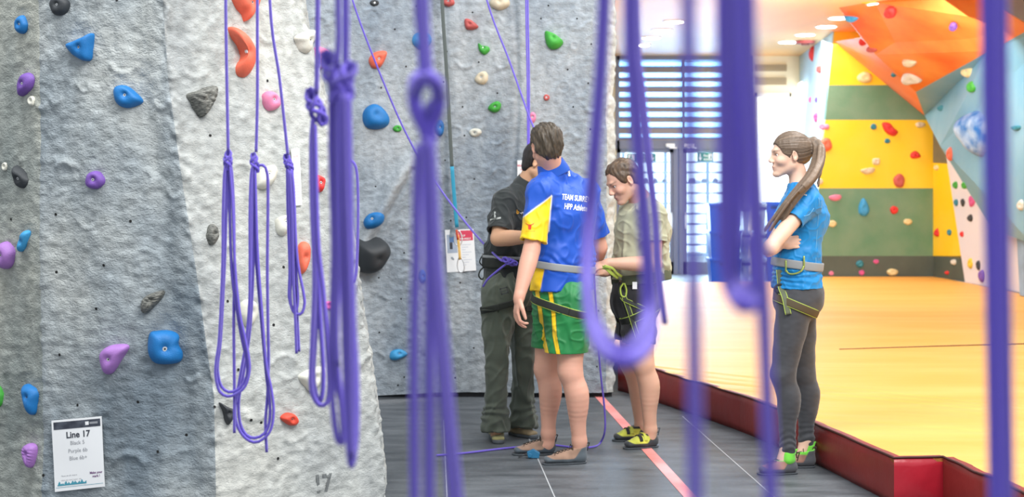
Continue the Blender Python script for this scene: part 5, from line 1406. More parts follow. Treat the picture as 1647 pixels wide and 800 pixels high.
class SDF:
    """Signed distance volume; bodies and clothes are blended into one continuous surface."""
    def __init__(self, lo, hi, h=.004):
        self.lo = np.array(lo, float); self.h = h
        self.n = np.ceil((np.array(hi) - self.lo) / h).astype(int) + 1
        self.a = np.full(self.n, .08, dtype=np.float32)

    def region(self, lo, hi):
        i0 = np.clip(np.floor((np.array(lo) - self.lo) / self.h).astype(int), 0, self.n - 1); i1 = np.clip(np.ceil((np.array(hi) - self.lo) / self.h).astype(int) + 1, 1, self.n)
        sl = tuple(slice(a, b) for a, b in zip(i0, i1))
        ax = [self.lo[k] + np.arange(i0[k], i1[k]) * self.h for k in range(3)]
        X, Y, Z = np.meshgrid(*ax, indexing='ij')
        return sl, np.stack([X, Y, Z], -1)

    def put(self, sl, d, k, sub=False):
        a = self.a[sl]
        if sub: d = -d
        if k > 0:
            h = np.maximum(k - np.abs(a - d), 0) / k
            r = (np.maximum(a, d) + h * h * k * .25) if sub else (np.minimum(a, d) - h * h * k * .25)
        else: r = np.maximum(a, d) if sub else np.minimum(a, d)
        self.a[sl] = r.astype(np.float32)

    def cap(self, a, b, ra, rb, k=.02, sub=False, infl=0):
        a, b = np.array(a, float), np.array(b, float); ra += infl; rb += infl; m = max(ra, rb) + .05
        sl, p = self.region(np.minimum(a, b) - m, np.maximum(a, b) + m)
        ab = b - a; t = np.clip(((p - a) @ ab) / (ab @ ab + 1e-12), 0, 1)
        self.put(sl, np.linalg.norm(p - a - t[..., None] * ab, axis=-1) - (ra + (rb - ra) * t), k, sub)

    def ecap(self, a, b, side, wa, wb, k=.03, infl=0, sub=False):
        """Segment with an elliptical section; side = wide axis, w = (half width, half depth)."""
        a, b = np.array(a, float), np.array(b, float)
        z = nrm(b - a); s = np.array(side, float); s = nrm(s - z * (s @ z)); f = np.cross(z, s)
        wa = np.array(wa) + infl; wb = np.array(wb) + infl; m = max(wa.max(), wb.max()) + .05
        sl, p = self.region(np.minimum(a, b) - m, np.maximum(a, b) + m)
        L = np.linalg.norm(b - a); q = p - a; t = q @ z; tc = np.clip(t, 0, L); w = wa + (wb - wa) * (tc / L)[..., None]
        e = (t - tc); x = q @ s; y = q @ f
        r0 = np.sqrt((x / w[..., 0]) ** 2 + (y / w[..., 1]) ** 2 + (e / w.min(-1)) ** 2)
        g = np.sqrt((x / w[..., 0] ** 2) ** 2 + (y / w[..., 1] ** 2) ** 2 + (e / w.min(-1) ** 2) ** 2) + 1e-6
        self.put(sl, r0 * (r0 - 1) / g, k, sub)

    def ell(self, c, R, rad, k=.015, sub=False, infl=0):
        """R rows = local axes."""
        c = np.array(c, float); rad = np.array(rad, float) + infl; m = rad.max() + .04
        sl, p = self.region(c - m, c + m); q = (p - c) @ np.array(R).T
        r0 = np.sqrt(((q / rad) ** 2).sum(-1)); g = np.sqrt(((q / rad ** 2) ** 2).sum(-1)) + 1e-6
        self.put(sl, r0 * (r0 - 1) / g, k, sub)

    def chain(self, pts, rads, k=.01, infl=0, sub=False):
        # resample so radii change smoothly, union the pieces hard, then blend once
        pts = [np.array(p, float) for p in pts]; rads = list(rads)
        if len(pts) > 2:
            q4 = [np.append(p, r) for p, r in zip(pts, rads)]; q = [2 * q4[0] - q4[1]] + q4 + [2 * q4[-1] - q4[-2]]; out = []
            for i in range(1, len(q) - 2):
                n = max(1, int(np.linalg.norm(q[i + 1][:3] - q[i][:3]) / .022))
                for t in np.arange(n) / n:
                    out.append(.5 * (2 * q[i] + (q[i + 1] - q[i - 1]) * t + (2 * q[i - 1] - 5 * q[i] + 4 * q[i + 1] - q[i + 2]) * t * t + (3 * q[i] - q[i - 1] - 3 * q[i + 1] + q[i + 2]) * t ** 3))
            out.append(q4[-1]); pts = [o[:3] for o in out]; rads = [o[3] for o in out]
        A = np.array(pts); m = max(rads) + infl + .05
        i0 = np.maximum(np.floor((A.min(0) - m - self.lo) / self.h).astype(int), 0); i1 = np.minimum(np.ceil((A.max(0) + m - self.lo) / self.h).astype(int) + 1, self.n)
        if (i1 <= i0).any(): return
        T = SDF.__new__(SDF); T.h = self.h; T.lo = self.lo + i0 * self.h; T.n = i1 - i0; T.a = np.full(T.n, .08, dtype=np.float32)
        for i in range(len(pts) - 1): T.cap(pts[i], pts[i + 1], rads[i], rads[i + 1], 0, False, infl)
        sl = tuple(slice(a, b) for a, b in zip(i0, i1)); self.put(sl, T.a, k, sub)

    def cutplane(self, c, n, k=0, box=None):
        """Remove everything on the +n side (inside an optional box)."""
        n = nrm(n)
        if box is None: lo, hi = self.lo, self.lo + self.n * self.h
        else: lo, hi = box
        sl, p = self.region(lo, hi); d = (p - np.array(c)) @ n
        self.a[sl] = np.maximum(self.a[sl], d).astype(np.float32)

    def merge(self, T, k=.03):
        """Blend in another volume sampled on a sub-box of the same lattice."""
        i0 = np.round((T.lo - self.lo) / self.h).astype(int); sl = tuple(slice(a, a + n) for a, n in zip(i0, T.n))
        self.put(sl, T.a, k)

    def sub_box(self, c, r):
        i0 = np.maximum(np.floor((np.array(c) - r - self.lo) / self.h).astype(int), 0); T = SDF.__new__(SDF); T.h = self.h; T.lo = self.lo + i0 * self.h
        T.n = np.minimum(np.ceil(np.full(3, 2 * r) / self.h).astype(int), self.n - i0); T.a = np.full(T.n, .08, dtype=np.float32); return T

    def sleeve(self, sh, se, ra, rb, side=(1, .2, 0), k=.03, bore=.056):
        sh, se = np.array(sh), np.array(se); d = nrm(se - sh); T = self.sub_box((sh + se) / 2, .24)
        T.ecap(sh, se + d * .03, side, ra, rb, 0); T.cutplane(se, d); T.cap(se - d * .025, se + d * .03, bore, bore + .002, 0, sub=True); self.merge(T, k)

    def mesh(self, adapt=0):
        g = vdb.FloatGrid(background=.08); g.copyFromArray(self.a); 
        pts, tris, quads = g.convertToPolygons(0.0, adapt) if adapt else (lambda r: (r[0], np.zeros((0, 3), int), r[1]))(g.convertToQuads(0.0))
        v = np.asarray(pts, float) * self.h + self.lo
        f = np.asarray(quads).astype(np.int64)[:, ::-1]
        # keep vertices and face orientation outward
        a, b, c = v[f[:, 0]], v[f[:, 1]], v[f[:, 2]]; 
        vol = np.einsum('ij,ij->i', a, np.cross(b, c)).sum()
        if vol < 0: f = f[:, ::-1]
        return v, np.ascontiguousarray(f)


def vnormals(v, f):
    n = np.zeros_like(v); fn = np.cross(v[f[:, 2]] - v[f[:, 0]], v[f[:, 3]] - v[f[:, 1]])
    for k in range(4): np.add.at(n, f[:, k], fn)
    return n / (np.linalg.norm(n, axis=1)[:, None] + 1e-12)


def ridge(x): return 1.15 * np.exp(-(x / .55) ** 2)


def sm(e0, e1, x):
    t = np.clip((x - e0) / (e1 - e0), 0, 1); return t * t * (3 - 2 * t)


SKINM = mat('skin', (.8, .55, .42), .5, attr=True, sss=.12, bump=.0004, bscale=400)
HAIRM = mat('hair', (.1, .07, .05), .45, attr=True, bump=.004, bscale=60, stretch=(1, 1, .25), sheen=0)
CLOTH = mat('cloth_attr', (.5, .5, .5), .75, attr=True, bump=.0006, bscale=900, sheen=.2)
JERSEY = mat('jersey_attr', (.5, .5, .5), .5, attr=True, bump=.0005, bscale=700, sheen=.1)
RUBBER = mat('shoe_rubber', srgb((78, 84, 90)), .6)
EYEW = mat('eye_white', (.8, .78, .75), .3); IRIS = mat('iris', (.06, .04, .03), .2)


def frame(f, up=(0, 0, 1)):
    """Rows: forward, left, up."""
    f = nrm(f); u = np.array(up, float); u = nrm(u - f * (u @ f)); l = np.cross(u, f)
    return np.array([f, l, u])


def head_prims(S, c, R, s=1.0, female=False, jaw=1.0):
    f, l, u = R
    q = lambda x, y, z: c + s * (f * x + l * y + u * z)
    S.ell(q(-.012, 0, .035), R, np.array((.097, .077, .086)) * s, .01)
    S.ell(q(.022, 0, -.012), R, np.array((.072, .066, .088)) * s, .02)
    S.cap(q(.0, .042, -.055), q(.070, .014, -.098), .024 * s * jaw, .019 * s * jaw, .02); S.cap(q(.0, -.042, -.055), q(.070, -.014, -.098), .024 * s * jaw, .019 * s * jaw, .02)
    S.ell(q(.054, 0, -.062), R, np.array((.042, .038, .042)) * s, .015)
    S.ell(q(.084, 0, -.099), R, np.array((.016, .018, .014)) * s, .014)
    S.cap(q(.083, .026, .026), q(.083, -.026, .026), .0125 * s, .0125 * s, .014)
    for g in (1, -1):
        S.ell(q(.102, g * .033, .004), R, np.array((.017, .017, .009)) * s, .014, sub=True)
        S.ell(q(.060, g * .042, -.028), R, np.array((.028, .022, .022)) * s, .016)
    S.cap(q(.090, 0, .014), q(.109, 0, -.022), .0075 * s, .010 * s, .012)
    S.ell(q(.108, 0, -.026), R, np.array((.0115, .0105, .009)) * s, .008)
    for g in (1, -1): S.ell(q(.103, g * .013, -.031), R, np.array((.010, .0075, .007)) * s, .005)
    S.ell(q(.092, 0, -.058), R, np.array((.010, .021, .0065)) * s, .008)
    S.ell(q(.088, 0, -.071), R, np.array((.010, .018, .0075)) * s, .008)
    S.ell(q(.103, 0, -.0640), R, np.array((.008, .020, .0014)) * s, .002, sub=True)
    for g in (1, -1):
        e = c + s * (f * -.008 + l * g * .077 + u * -.002)
        Re = np.array([nrm(f + l * g * .45 - u * .12), nrm(l * g - f * .45), u + 0.0 * f])
        S.ell(e, Re, np.array((.019, .007, .031)) * s, .004)
        S.ell(e + s * (l * g * .006 + f * .004), Re, np.array((.010, .006, .018)) * s, .004, sub=True)
        S.ell(e + s * (-u * .024 + f * .004), Re, np.array((.009, .006, .009)) * s, .004)


def arm_prims(S, sh, el, wr, r=1.0, k=.02, infl=0, muscle=1.0):
    sh, el, wr = map(np.array, (sh, el, wr))
    m1 = sh + (el - sh) * .45; m2 = el + (wr - el) * .28
    S.chain([sh, m1, el], [.050 * r, .046 * r * muscle, .038 * r], k, infl)
    S.chain([el, m2, wr], [.038 * r, .042 * r * muscle, .026 * r], k, infl)


def leg_prims(S, hip, kn, an, heel, r=1.0, k=.03, infl=0, back=None):
    hip, kn, an, heel = map(np.array, (hip, kn, an, heel))
    back = np.zeros(3) if back is None else np.array(back)
    m1 = hip + (kn - hip) * .4; m2 = kn + (an - kn) * .30 + back * .022
    S.chain([hip, m1, kn], [.088 * r, .078 * r, .056 * r], k, infl)
    m0 = kn + (an - kn) * .12 + back * .008
    S.chain([kn, m0, m2, kn + (an - kn) * .5 + back * .017, kn + (an - kn) * .72 + back * .006, an], [.053 * r, .054 * r, .058 * r, .052 * r, .040 * r, .034 * r], .03, infl)
    S.cap(an, an * [1, 1, 0] + [0, 0, .045], .034 * r, .028 * r, .02, infl=infl)


def hand_prims(S, wr, d, palm_n, side, s=1.0, curl=.5, spread=.1, thumb_curl=.3, curls=None):
    """wr wrist, d = direction of the palm, palm_n = palm normal (fingers curl towards it), side=thumb side."""
    d = nrm(d); n = nrm(np.array(palm_n) - d * np.dot(palm_n, d)); t = nrm(np.cross(d, n)); 
    if np.dot(t, side) < 0: t = -t
    wr = np.array(wr, float)
    pc = wr + d * .048 * s
    S.cap(wr - d * .01, wr + d * .02 * s, .024 * s, .026 * s, .012)
    S.ell(pc, np.array([d, t, n]), np.array((.050, .040, .015)) * s, .01)
    lens = [(.042, .025, .020), (.046, .029, .021), (.042, .026, .020), (.033, .019, .018)]
    for i, L in enumerate(lens):
        off = (1.5 - i) * .0195 * s
        b = wr + d * (.086 - .004 * abs(i - 1)) * s + t * off
        cu = (curls[i] if curls else curl + .06 * i); dd = nrm(d + t * (1.5 - i) * spread)
        pts = [b - dd * .02 * s]; p = b; ang = .0; pts.append(p)
        for j, l in enumerate(L):
            ang += cu * (.6, 1.0, .7)[j]; v = dd * math.cos(ang) + n * math.sin(ang); p = p + v * l * s; pts.append(p)
        S.chain(pts, [.0088 * s, .0092 * s, .0084 * s, .0078 * s, .0066 * s], .003)
    tb = wr + d * .025 * s + t * .026 * s + n * .004
    v1 = nrm(d * .75 + t * .6 + n * .25); v2 = nrm(d * .9 + t * (.35 - thumb_curl * .6) + n * (.2 + thumb_curl)); 
    S.chain([tb - v1 * .015, tb + v1 * .038 * s, tb + v1 * .038 * s + v2 * .03 * s, tb + v1 * .038 * s + v2 * .054 * s], [.0135 * s, .0115 * s, .0100 * s, .0075 * s], .006)


def skin_color(v, base, c, R, lips=True, s=1.0):
    f, l, u = R
    q = (v - c) / s; x, y, z = q @ f, q @ l, q @ u
    col = np.tile(np.array(base), (len(v), 1))
    n = rf(v, 9, 5)[:, None]; col *= 1 + .018 * n
    near = (np.linalg.norm(q, axis=1) < .2)[:, None]
    if lips:
        w = (np.exp(-((z + .064) / .011) ** 2 - (y / .021) ** 2) * (x > .085))[:, None]
        col = col * (1 - w * .55) + np.array((.55, .16, .14)) * w * .55
    w = (np.exp(-((z + .02) / .03) ** 2 - ((np.abs(y) - .05) / .022) ** 2) * (x > .03))[:, None] * near
    col = col * (1 - .22 * w) + np.array((.75, .3, .22)) * .22 * w
    w = (np.exp(-((z - .008) / .0045) ** 2 - ((np.abs(y) - .031) / .014) ** 2) * (x > .07))[:, None]
    col *= 1 - .75 * w                              # lash line
    w = (np.exp(-((z - .026 - .1 * (np.abs(y) - .03)) / .0045) ** 2 - ((np.abs(y) - .033) / .019) ** 2) * (x > .06))[:, None]
    col = col * (1 - .8 * w) + np.array((.06, .035, .02)) * .8 * w   # brows
    return np.clip(col, 0, 1)


def make_eyes(parent, c, R, s=1.0):
    f, l, u = R
    for g in (1, -1):
        p = c + s * (f * .0742 + l * g * .0305 + u * .004)
        V, Fq = [], []
        n1, n2 = 10, 16
        for i in range(n1 + 1):
            for j in range(n2):
                a, b = math.pi * i / n1, 2 * math.pi * j / n2
                V.append(p + .0105 * s * (f * math.cos(a) + l * math.sin(a) * math.cos(b) + u * math.sin(a) * math.sin(b)))
        for i in range(n1):
            for j in range(n2): Fq.append((i * n2 + j, i * n2 + (j + 1) % n2, (i + 1) * n2 + (j + 1) % n2, (i + 1) * n2 + j))
        fm = [1 if (k // n2) < 2 else 0 for k in range(len(Fq))]
        mesh_obj('eye', V, Fq, [EYEW, IRIS], parent, True, fm)


def sdf_obj(name, S, m, parent, colf, disp=None, label=None):
    v, f = S.mesh(); n = vnormals(v, f)
    if disp is not None:
        v = v + n * disp(v, n)[:, None]
    c = colf(v, n) if callable(colf) else np.tile(np.array(colf), (len(v), 1))
    o = mesh_obj(name, v, f, m, parent, True, col=c)
    if label: o['label'] = label
    return o, (v, f)


def hair_cap(parent, c, R, s, color, thick=.012, cut=None, noise=.005, seed=1, name='hair', light=None, low=.0, brow=.0, short=.0):
    """Short hair: scalp shell with clumps; faces below the hairline removed by subtracting the face volume."""
    f, l, u = R
    q = lambda x, y, z: c + s * (f * x + l * y + u * z)
    S = SDF(c - .17, c + .17, .0035)
    S.ell(q(-.014, 0, .036), R, np.array((.097, .077, .086)) * s, .01, infl=thick)
    S.ell(q(-.040, 0, -.022 - low + short), R, np.array((.060, .062, .060)) * s, .03, infl=thick * .35)
    S.ell(q(-.050, 0, -.055 - low), R, np.array((.036, .046, .034)) * s, .03)
    # hairline: remove the face, the neck and a notch for each ear
    S.ell(q(.105, 0, -.030 + brow), R, np.array((.080 + brow * .4, .090, .098)) * s, .012, sub=True)
    S.ell(q(.035, 0, -.075), R, np.array((.085, .12, .070)) * s, .012, sub=True)
    for g in (1, -1): S.ell(q(-.006, g * .088, -.012), R, np.array((.026, .026, .036)) * s, .01, sub=True)
    S.cutplane(q(-.04, 0, -.088 - low), -u)
    def disp(v, n):
        p = (v - c) @ R.T
        r = rf(p, 20, seed, 14, (1.6, 1.0, 2.0)); g = rf(p, 65, seed + 3, 14, (2, 1, 3.0))
        return noise * .30 * r + noise * .16 * g
    def colf(v, n):
        p = (v - c) @ R.T; g = rf(p, 60, seed + 9, 14, (1, 1, 4.0))
        col = np.array(color)[None] * (1 + .20 * g[:, None])
        return np.clip(col, 0.003, 1)
    return sdf_obj(name, S, HAIRM, parent, colf, disp)


def shell_bvh(vf):
    return BVHTree.FromPolygons([tuple(a) for a in vf[0]], vf[1].tolist())


def wrap(bv, c, nrmv, start, n=64, off=.004, R=.6, a0=0, a1=2 * math.pi):
    """Ring hugging a surface: rays from outside towards c in the plane with normal nrmv."""
    c = np.array(c, float); nz = nrm(nrmv); x = np.array(start, float); x = nrm(x - nz * (x @ nz)); y = np.cross(nz, x)
    out, N = [], []
    for t in np.linspace(a0, a1, n):
        d = x * math.cos(t) + y * math.sin(t)
        h = bv.ray_cast(Vector(c + d * R), Vector(-d))
        if h[0] is None: continue
        if np.dot(np.array(h[0]) - c, d) < .01: continue
        out.append(np.array(h[0]) + d * off); N.append(nz)
    out = np.array(out)
    if len(out) > 8:    # relax concavities: a tight belt spans hollows
        for _ in range(3): out[1:-1] = .5 * out[1:-1] + .25 * (out[:-2] + out[2:])
    return out, np.array(N)


def band(name, path, up, m, parent, wide=.022, flat=.003, edge=None, edge_m=None):
    o = sweep(name, [path], None, m, parent, n=14, flat=flat, wide=wide, up=up)
    if edge is not None:
        ups = np.broadcast_to(np.array(up), path.shape)
        t = np.gradient(path, axis=0); t /= np.linalg.norm(t, axis=1)[:, None]
        u2 = ups - t * (ups * t).sum(1)[:, None]; u2 /= np.linalg.norm(u2, axis=1)[:, None]
        sweep('edge_binding', [path + u2 * (wide + .0005), path - u2 * (wide + .0005)], edge * 1.1, edge_m, o, n=6)
    return o


def project_view(v2, px, py, scale, bv, D, rot=0, off=.003, eye=None, shear=0):
    """Print flat artwork (x right, y up, in pixels*scale) on the surface seen at (px,py)."""
    a = math.radians(rot); out = []
    eyev = np.array([0, 0, EYE]); last = None
    for q in v2:
        x, y = q[0] * scale, q[1] * scale; y += shear * x
        x, y = x * math.cos(a) - y * math.sin(a), x * math.sin(a) + y * math.cos(a)
        d = nrm(P(px + x, py - y, 1.0) - eyev); h = bv.ray_cast(Vector(eyev), Vector(d))
        if h[0] is None: out.append(P(px + x, py - y, D) if last is None else last); continue
        last = np.array(h[0]) - d * off; out.append(last)
    return out


def artwork(name, v, f, m, parent): return mesh_obj(name, v, f, m, parent, smooth=False)


def subdiv_tris(v, f, maxlen):
    """Split faces so projected lettering follows folds."""
    bm = bmesh.new(); vs = [bm.verts.new(tuple(a)) for a in v]
    for q in f:
        try: bm.faces.new([vs[i] for i in q])
        except Exception: pass
    bmesh.ops.triangulate(bm, faces=bm.faces[:])
    for _ in range(3):
        e = [x for x in bm.edges if x.calc_length() > maxlen]
        if not e: break
        bmesh.ops.subdivide_edges(bm, edges=e, cuts=1)
    bm.verts.index_update(); v2 = np.array([tuple(a.co) for a in bm.verts]); f2 = [tuple(a.index for a in q.verts) for q in bm.faces]; bm.free()
    return v2, f2


def shoe(parent, heel, toe, ankle, w=.045, upper=(.5, .5, .5), rubber=None, high=.0, name='climbing_shoe', kind='climb', laces=None, seed=0, collar=None):
    """heel and toe are floor points (z=0)."""
    heel, toe, ankle = map(lambda a: np.array(a, float), (heel, toe, ankle))
    d = nrm((toe - heel) * [1, 1, 0]); s = np.array([-d[1], d[0], 0]); L = np.linalg.norm((toe - heel)[:2])
    z = np.array([0, 0, 1.]); q = lambda a, b, c: heel * [1, 1, 0] + d * a * L + s * b + z * c
    mid = (heel + toe) / 2
    S = SDF(np.minimum(heel, toe) * [1, 1, 0] - [.12, .12, .02], np.maximum(heel, toe) * [1, 1, 0] + [.12, .12, .24], .0035)
    th = .009 if kind == 'climb' else .024
    at = float(np.clip(((ankle - heel) @ d) / L, .13, .3))
    S.ecap(q(.13, 0, .036), q(.45, 0, .030), s, (.035, .030), (.040, .026), .02)
    S.ecap(q(.45, 0, .032), q(.84, 0, .026), s, (.042, .027), (.036, .018), .02)
    S.cap(q(at, 0, .045), q(at, 0, .085 + high), .039, .041, .02)
    S.ecap(q(.30, 0, .070 + high * .5), q(.62, 0, .040), s, (.030, .026), (.034, .020), .02)
    S.cutplane((0, 0, .004), (0, 0, -1))
    S.cap(q(at, 0, .092 + high), q(at, 0, .16 + high), .033, .036, .004, sub=True)
    S.cutplane(q(at, 0, .090 + high), z + d * .22)
    uc = np.array(upper); rc = np.array(rubber if rubber is not None else srgb((78, 84, 90)))
    def colf(v, n):
        p = v - heel * [1, 1, 0]; x = (p @ d) / L; zz = p[:, 2]; y = p @ s
        line = .032 + .020 * sm(.70, .95, x) + .060 * sm(at + .16, at - .06, x) if kind == 'climb' else .022 + 0 * x
        w_ = sm(-.003, .003, line - zz)[:, None]
        c = uc[None] * (1 + .06 * rf(v, 20, seed)[:, None])
        if kind == 'climb' and collar is not None:
            cl = (sm(.068, .076, zz) * sm(.65, .5, x))[:, None]; c = c * (1 - cl) + np.array(collar) * cl
        return c * (1 - w_) + rc * w_
    o, vf = sdf_obj(name, S, CLOTH, parent, colf)
    # sole as its own part
    S2 = SDF(np.minimum(heel, toe) * [1, 1, 0] - [.12, .12, .02], np.maximum(heel, toe) * [1, 1, 0] + [.12, .12, .08], .0035)
    S2.ecap(q(.12, 0, .012), q(.45, 0, .012), s, (.033, .03), (.040, .03), .01); S2.ecap(q(.45, 0, .012), q(.84, 0, .012), s, (.042, .03), (.034, .03), .01)
    S2.cutplane((0, 0, th), (0, 0, 1)); S2.cutplane((0, 0, .001), (0, 0, -1))
    sdf_obj('sole', S2, RUBBER, o, rc * .8)
    RUB = MATS.get('shoe_rubber')
    if laces:
        ps = []
        bv = shell_bvh(vf)
        for k in range(5):
            t = .34 + k * .075
            for sg in (1, -1):
                a = q(t, -.022 * sg, .12); b = q(t + .06, .022 * sg, .12); pts = []
                for j in range(7):
                    w_ = a + (b - a) * j / 6; h = bv.ray_cast(Vector(w_ + z * .1), Vector((0, 0, -1)))
                    if h[0] is not None: pts.append(np.array(h[0]) + z * .002)
                if len(pts) > 3: ps.append(crom(pts, .006))
        b0 = q(.33, 0, .088 + high * .4)
        ps.append(crom([b0, b0 + s * .02 + z * .012, b0 + s * .035 - z * .008, b0 + s * .012 - z * .006, b0], .004)); ps.append(crom([b0, b0 - s * .02 + z * .012, b0 - s * .035 - z * .008, b0 - s * .012 - z * .006, b0], .004))
        if ps: sweep('laces', ps, .0018, laces, o, n=6)
    # heel pull loop
    if kind == 'climb':
        b0 = q(-.005, 0, .085 + high)
        sweep('pull_loop', [crom([b0 - z * .02, b0 + z * .01 - d * .008, b0 + z * .022 - d * .012, b0 + z * .018 + d * .004, b0 - z * .005 + d * .002], .004)], .003, laces or RUBBER, o, n=6)
    return o, vf


LBIND = mat('binding_lime', srgb((178, 200, 84)), .6)
HARB = mat('harness_black', srgb((38, 42, 38)), .7); HARG = mat('harness_grey', srgb((150, 154, 156)), .65); HARO = mat('harness_olive', srgb((92, 98, 76)), .7)
ALLOY = mat('alloy_lime', srgb((176, 196, 110)), .35, .6)


def buckle(parent, c, t, u, n, w=.02, h=.018, m=None, name='buckle'):
    t, u, n = nrm(t), nrm(u), nrm(n); mb = MB(); R = np.array([t, u, n]).T
    for lo, hi in (((-w, -h, 0), (-w * .7, h, .006)), ((w * .7, -h, 0), (w, h, .006)), ((-w, h * .7, 0), (w, h, .006)), ((-w, -h, 0), (w, -h * .7, .006)), ((-w, -h * .12, .001), (w, h * .12, .007))):
        mb.box(lo, hi, 0, R, c)
    return mb.build(name, m or STEEL, parent)


def biner(c, u, s, L, parent, m=ALLOY, r=.0048, Wd=.055):
    """Curved carabiner hanging below c: u down-direction length L, s sideways."""
    u, s = nrm(u), nrm(s); pts = []
    for t in np.linspace(0, 2 * math.pi, 21)[:-1]:
        pts.append(c + s * (Wd * math.cos(t)) + u * (L / 2 * (1 - math.sin(t)) * (1 + .15 * math.cos(t))))
    pts.append(pts[0]); return sweep('carabiner', [crom(pts, .004)], r, m, parent, n=8)


# ------------------------------------------------------------------ generic torso
def torso(S, pel, wai, che, nek, shl, shr, side_p, side_c, W, infl=0, k=.05):
    """W: dict of half (width, depth) for pelvis, waist, chest."""
    S.ecap(pel, wai, side_p, W['p'], W['w'], k, infl); S.ecap(wai, che, side_c, W['w'], W['c'], k, infl)
    up = nrm(np.array(nek) - np.array(che))
    S.ecap(che, np.array(che) + up * .05, side_c, W['c'], (W['c'][0] * .9, W['c'][1] * .85), k, infl)
    for sh in (shl, shr):
        S.cap(np.array(che) + (np.array(sh) - np.array(che)) * .35 + up * .05, sh, .062, .052, k, infl=infl)
        S.cap(np.array(nek) - up * .005, np.array(sh) + up * .0, .046, .040, .05, infl=infl * .8)


PEOPLE = {}
# ------------------------------------------------------------------ man in the blue polo
def man_blue():
    root = empty('person', G(900, 742, 0)); root.location.z = 0; root['_org'] = list(root.location)
    tag(root, 'man seen from behind in blue and yellow polo shirt and green shorts with yellow stripes', 'person', None)
    sk = srgb((222, 168, 146))
    hc = P(879, 237, 7.66); Rh = frame((-.28, .93, -.28), (-.10, .12, 1)); s = .98
    che = P(905, 345, 7.72); wai = P(906, 415, 7.74); pel = P(903, 468, 7.73); nek = P(890, 276, 7.70)
    shl = P(869, 308, 7.57); shr = P(944, 310, 7.86); ell_ = P(855, 402, 7.50); wrl = P(835, 478, 7.40)
    elr = P(964, 398, 7.98); wrr = P(950, 440, 8.16)
    sp = nrm((-.62, -.78, 0)); sc = nrm((-.80, -.60, 0))
    hl, hr = P(917, 482, 7.63), P(892, 482, 7.84)
    kl, kr = P(917, 598, 7.60), P(878, 594, 7.86)
    al, ar = P(932, 710, 7.63), P(882, 698, 7.87)
    hel_l, toe_l = G(944, 745, 0), G(868, 748, 0); hel_r, toe_r = G(893, 731, 0), G(820, 732, 0)
    bk = nrm((.85, -.4, 0))
    W_ = dict(p=(.172, .125), w=(.165, .120), c=(.178, .118))
    # body
    S = SDF((-.35 + .35, 7.2, 0), (.85, 8.45, 1.85), .0045); S.lo[0] = -.05
    torso(S, pel, wai, che, nek, shl, shr, sp, sc, W_, infl=-.012)
    S.cap(nek - nrm(hc - nek) * .02, hc + Rh[0] * -.02 + Rh[2] * -.05, .060, .057, .03)
    head_prims(S, hc, Rh, s)
    arm_prims(S, shl, ell_, wrl, 1.12); arm_prims(S, shr, elr, wrr, 1.12)
    hand_prims(S, wrl, P(831, 500, 7.40) - wrl, (.9, .25, .1), (.2, -.9, 0), 1.0, .42, .05, .25, curls=[.75, .6, .5, .45])
    hand_prims(S, wrr, P(940, 452, 8.3) - wrr, (-.8, -.1, -.5), (0, 0, 1), .98, .7)
    leg_prims(S, hl, kl, al, hel_l, 1.12, back=bk); leg_prims(S, hr, kr, ar, hel_r, 1.12, back=bk)
    S.cap(al * [1, 1, 0] + [0, 0, .06], hel_l * .5 + toe_l * .5 + [0, 0, .028], .028, .022, .02); S.cap(ar * [1, 1, 0] + [0, 0, .06], hel_r * .5 + toe_r * .5 + [0, 0, .028], .028, .022, .02)
    sdf_obj('body', S, SKINM, root, lambda v, n: skin_color(v, sk, hc, Rh))
    # short dark hair
    hair_cap(root, hc, Rh, s, srgb((72, 62, 50)), .014, noise=.010, seed=3, low=.0)
    # shorts: loose, to the knee
    S = SDF((0, 7.25, .60), (.65, 8.2, 1.06), .0045)
    S.ecap(pel + [0, 0, .03], pel - [0, 0, .06], sp, (.178, .132), (.190, .145), .04)
    S.ecap(hl + [0, 0, .0], P(909, 592, 7.62), sp, (.105, .110), (.125, .118), .05); S.ecap(hr, P(887, 582, 7.86), sp, (.112, .120), (.118, .118), .05)
    S.cutplane(P(900, 600, 7.7), (-.16, 0, -1)); S.cutplane(P(900, 452, 7.7), (0, 0, 1))
    # hollow leg openings
    for kn, c0 in ((kl, P(907, 600, 7.62)), (kr, P(886, 600, 7.86))): S.cap(c0 - [0, 0, .05], c0 - [0, 0, .03], .075, .070, .004, sub=True)
    G1 = np.array(srgb((22, 122, 62))); YC = np.array(srgb((250, 206, 20)))
    def fold(v, n):
        d = .006 * ridge(rf(v, 7, 21, 10, (1, 1, 2.4))) + .004 * ridge(rf(v, 14, 23, 10, (1.6, 1.6, 1))) - .004
        return d * sm(.60, .66, v[:, 2])
    def colS(v, n):
        c = np.tile(G1, (len(v), 1)) * (1 + .05 * rf(v, 5, 2)[:, None])
        px = CX + v[:, 0] * F / v[:, 1]; py = HY - (v[:, 2] - EYE) * F / v[:, 1]; fr = (n[:, 1] < .1) & (v[:, 1] < 7.75)
        for xs, ys in (((864, 870, 873, 881, 888), (470, 510, 540, 575, 610)), ((885, 890, 892, 899, 907), (470, 500, 540, 575, 610))):
            d = np.abs(px - np.interp(py, ys, xs)); w = (sm(4.6, 3.6, d) * fr)[:, None]; c = c * (1 - w) + np.array(srgb((14, 70, 36))) * w
            w = (sm(3.6, 2.6, d) * fr)[:, None]; c = c * (1 - w) + YC * w
        return c
    o, vf = sdf_obj('shorts', S, JERSEY, root, colS, fold)
    bv = shell_bvh(vf)
    # polo shirt
    S = SDF((-.02, 7.2, .88), (.80, 8.35, 1.66), .0045)
    torso(S, pel + [0, 0, -.005], wai, che, nek, shl, shr, sp, sc, W_, infl=.014, k=.06)
    S.ecap(pel - [0, 0, .015], wai, sp, (.196, .152), (.182, .137), .04)
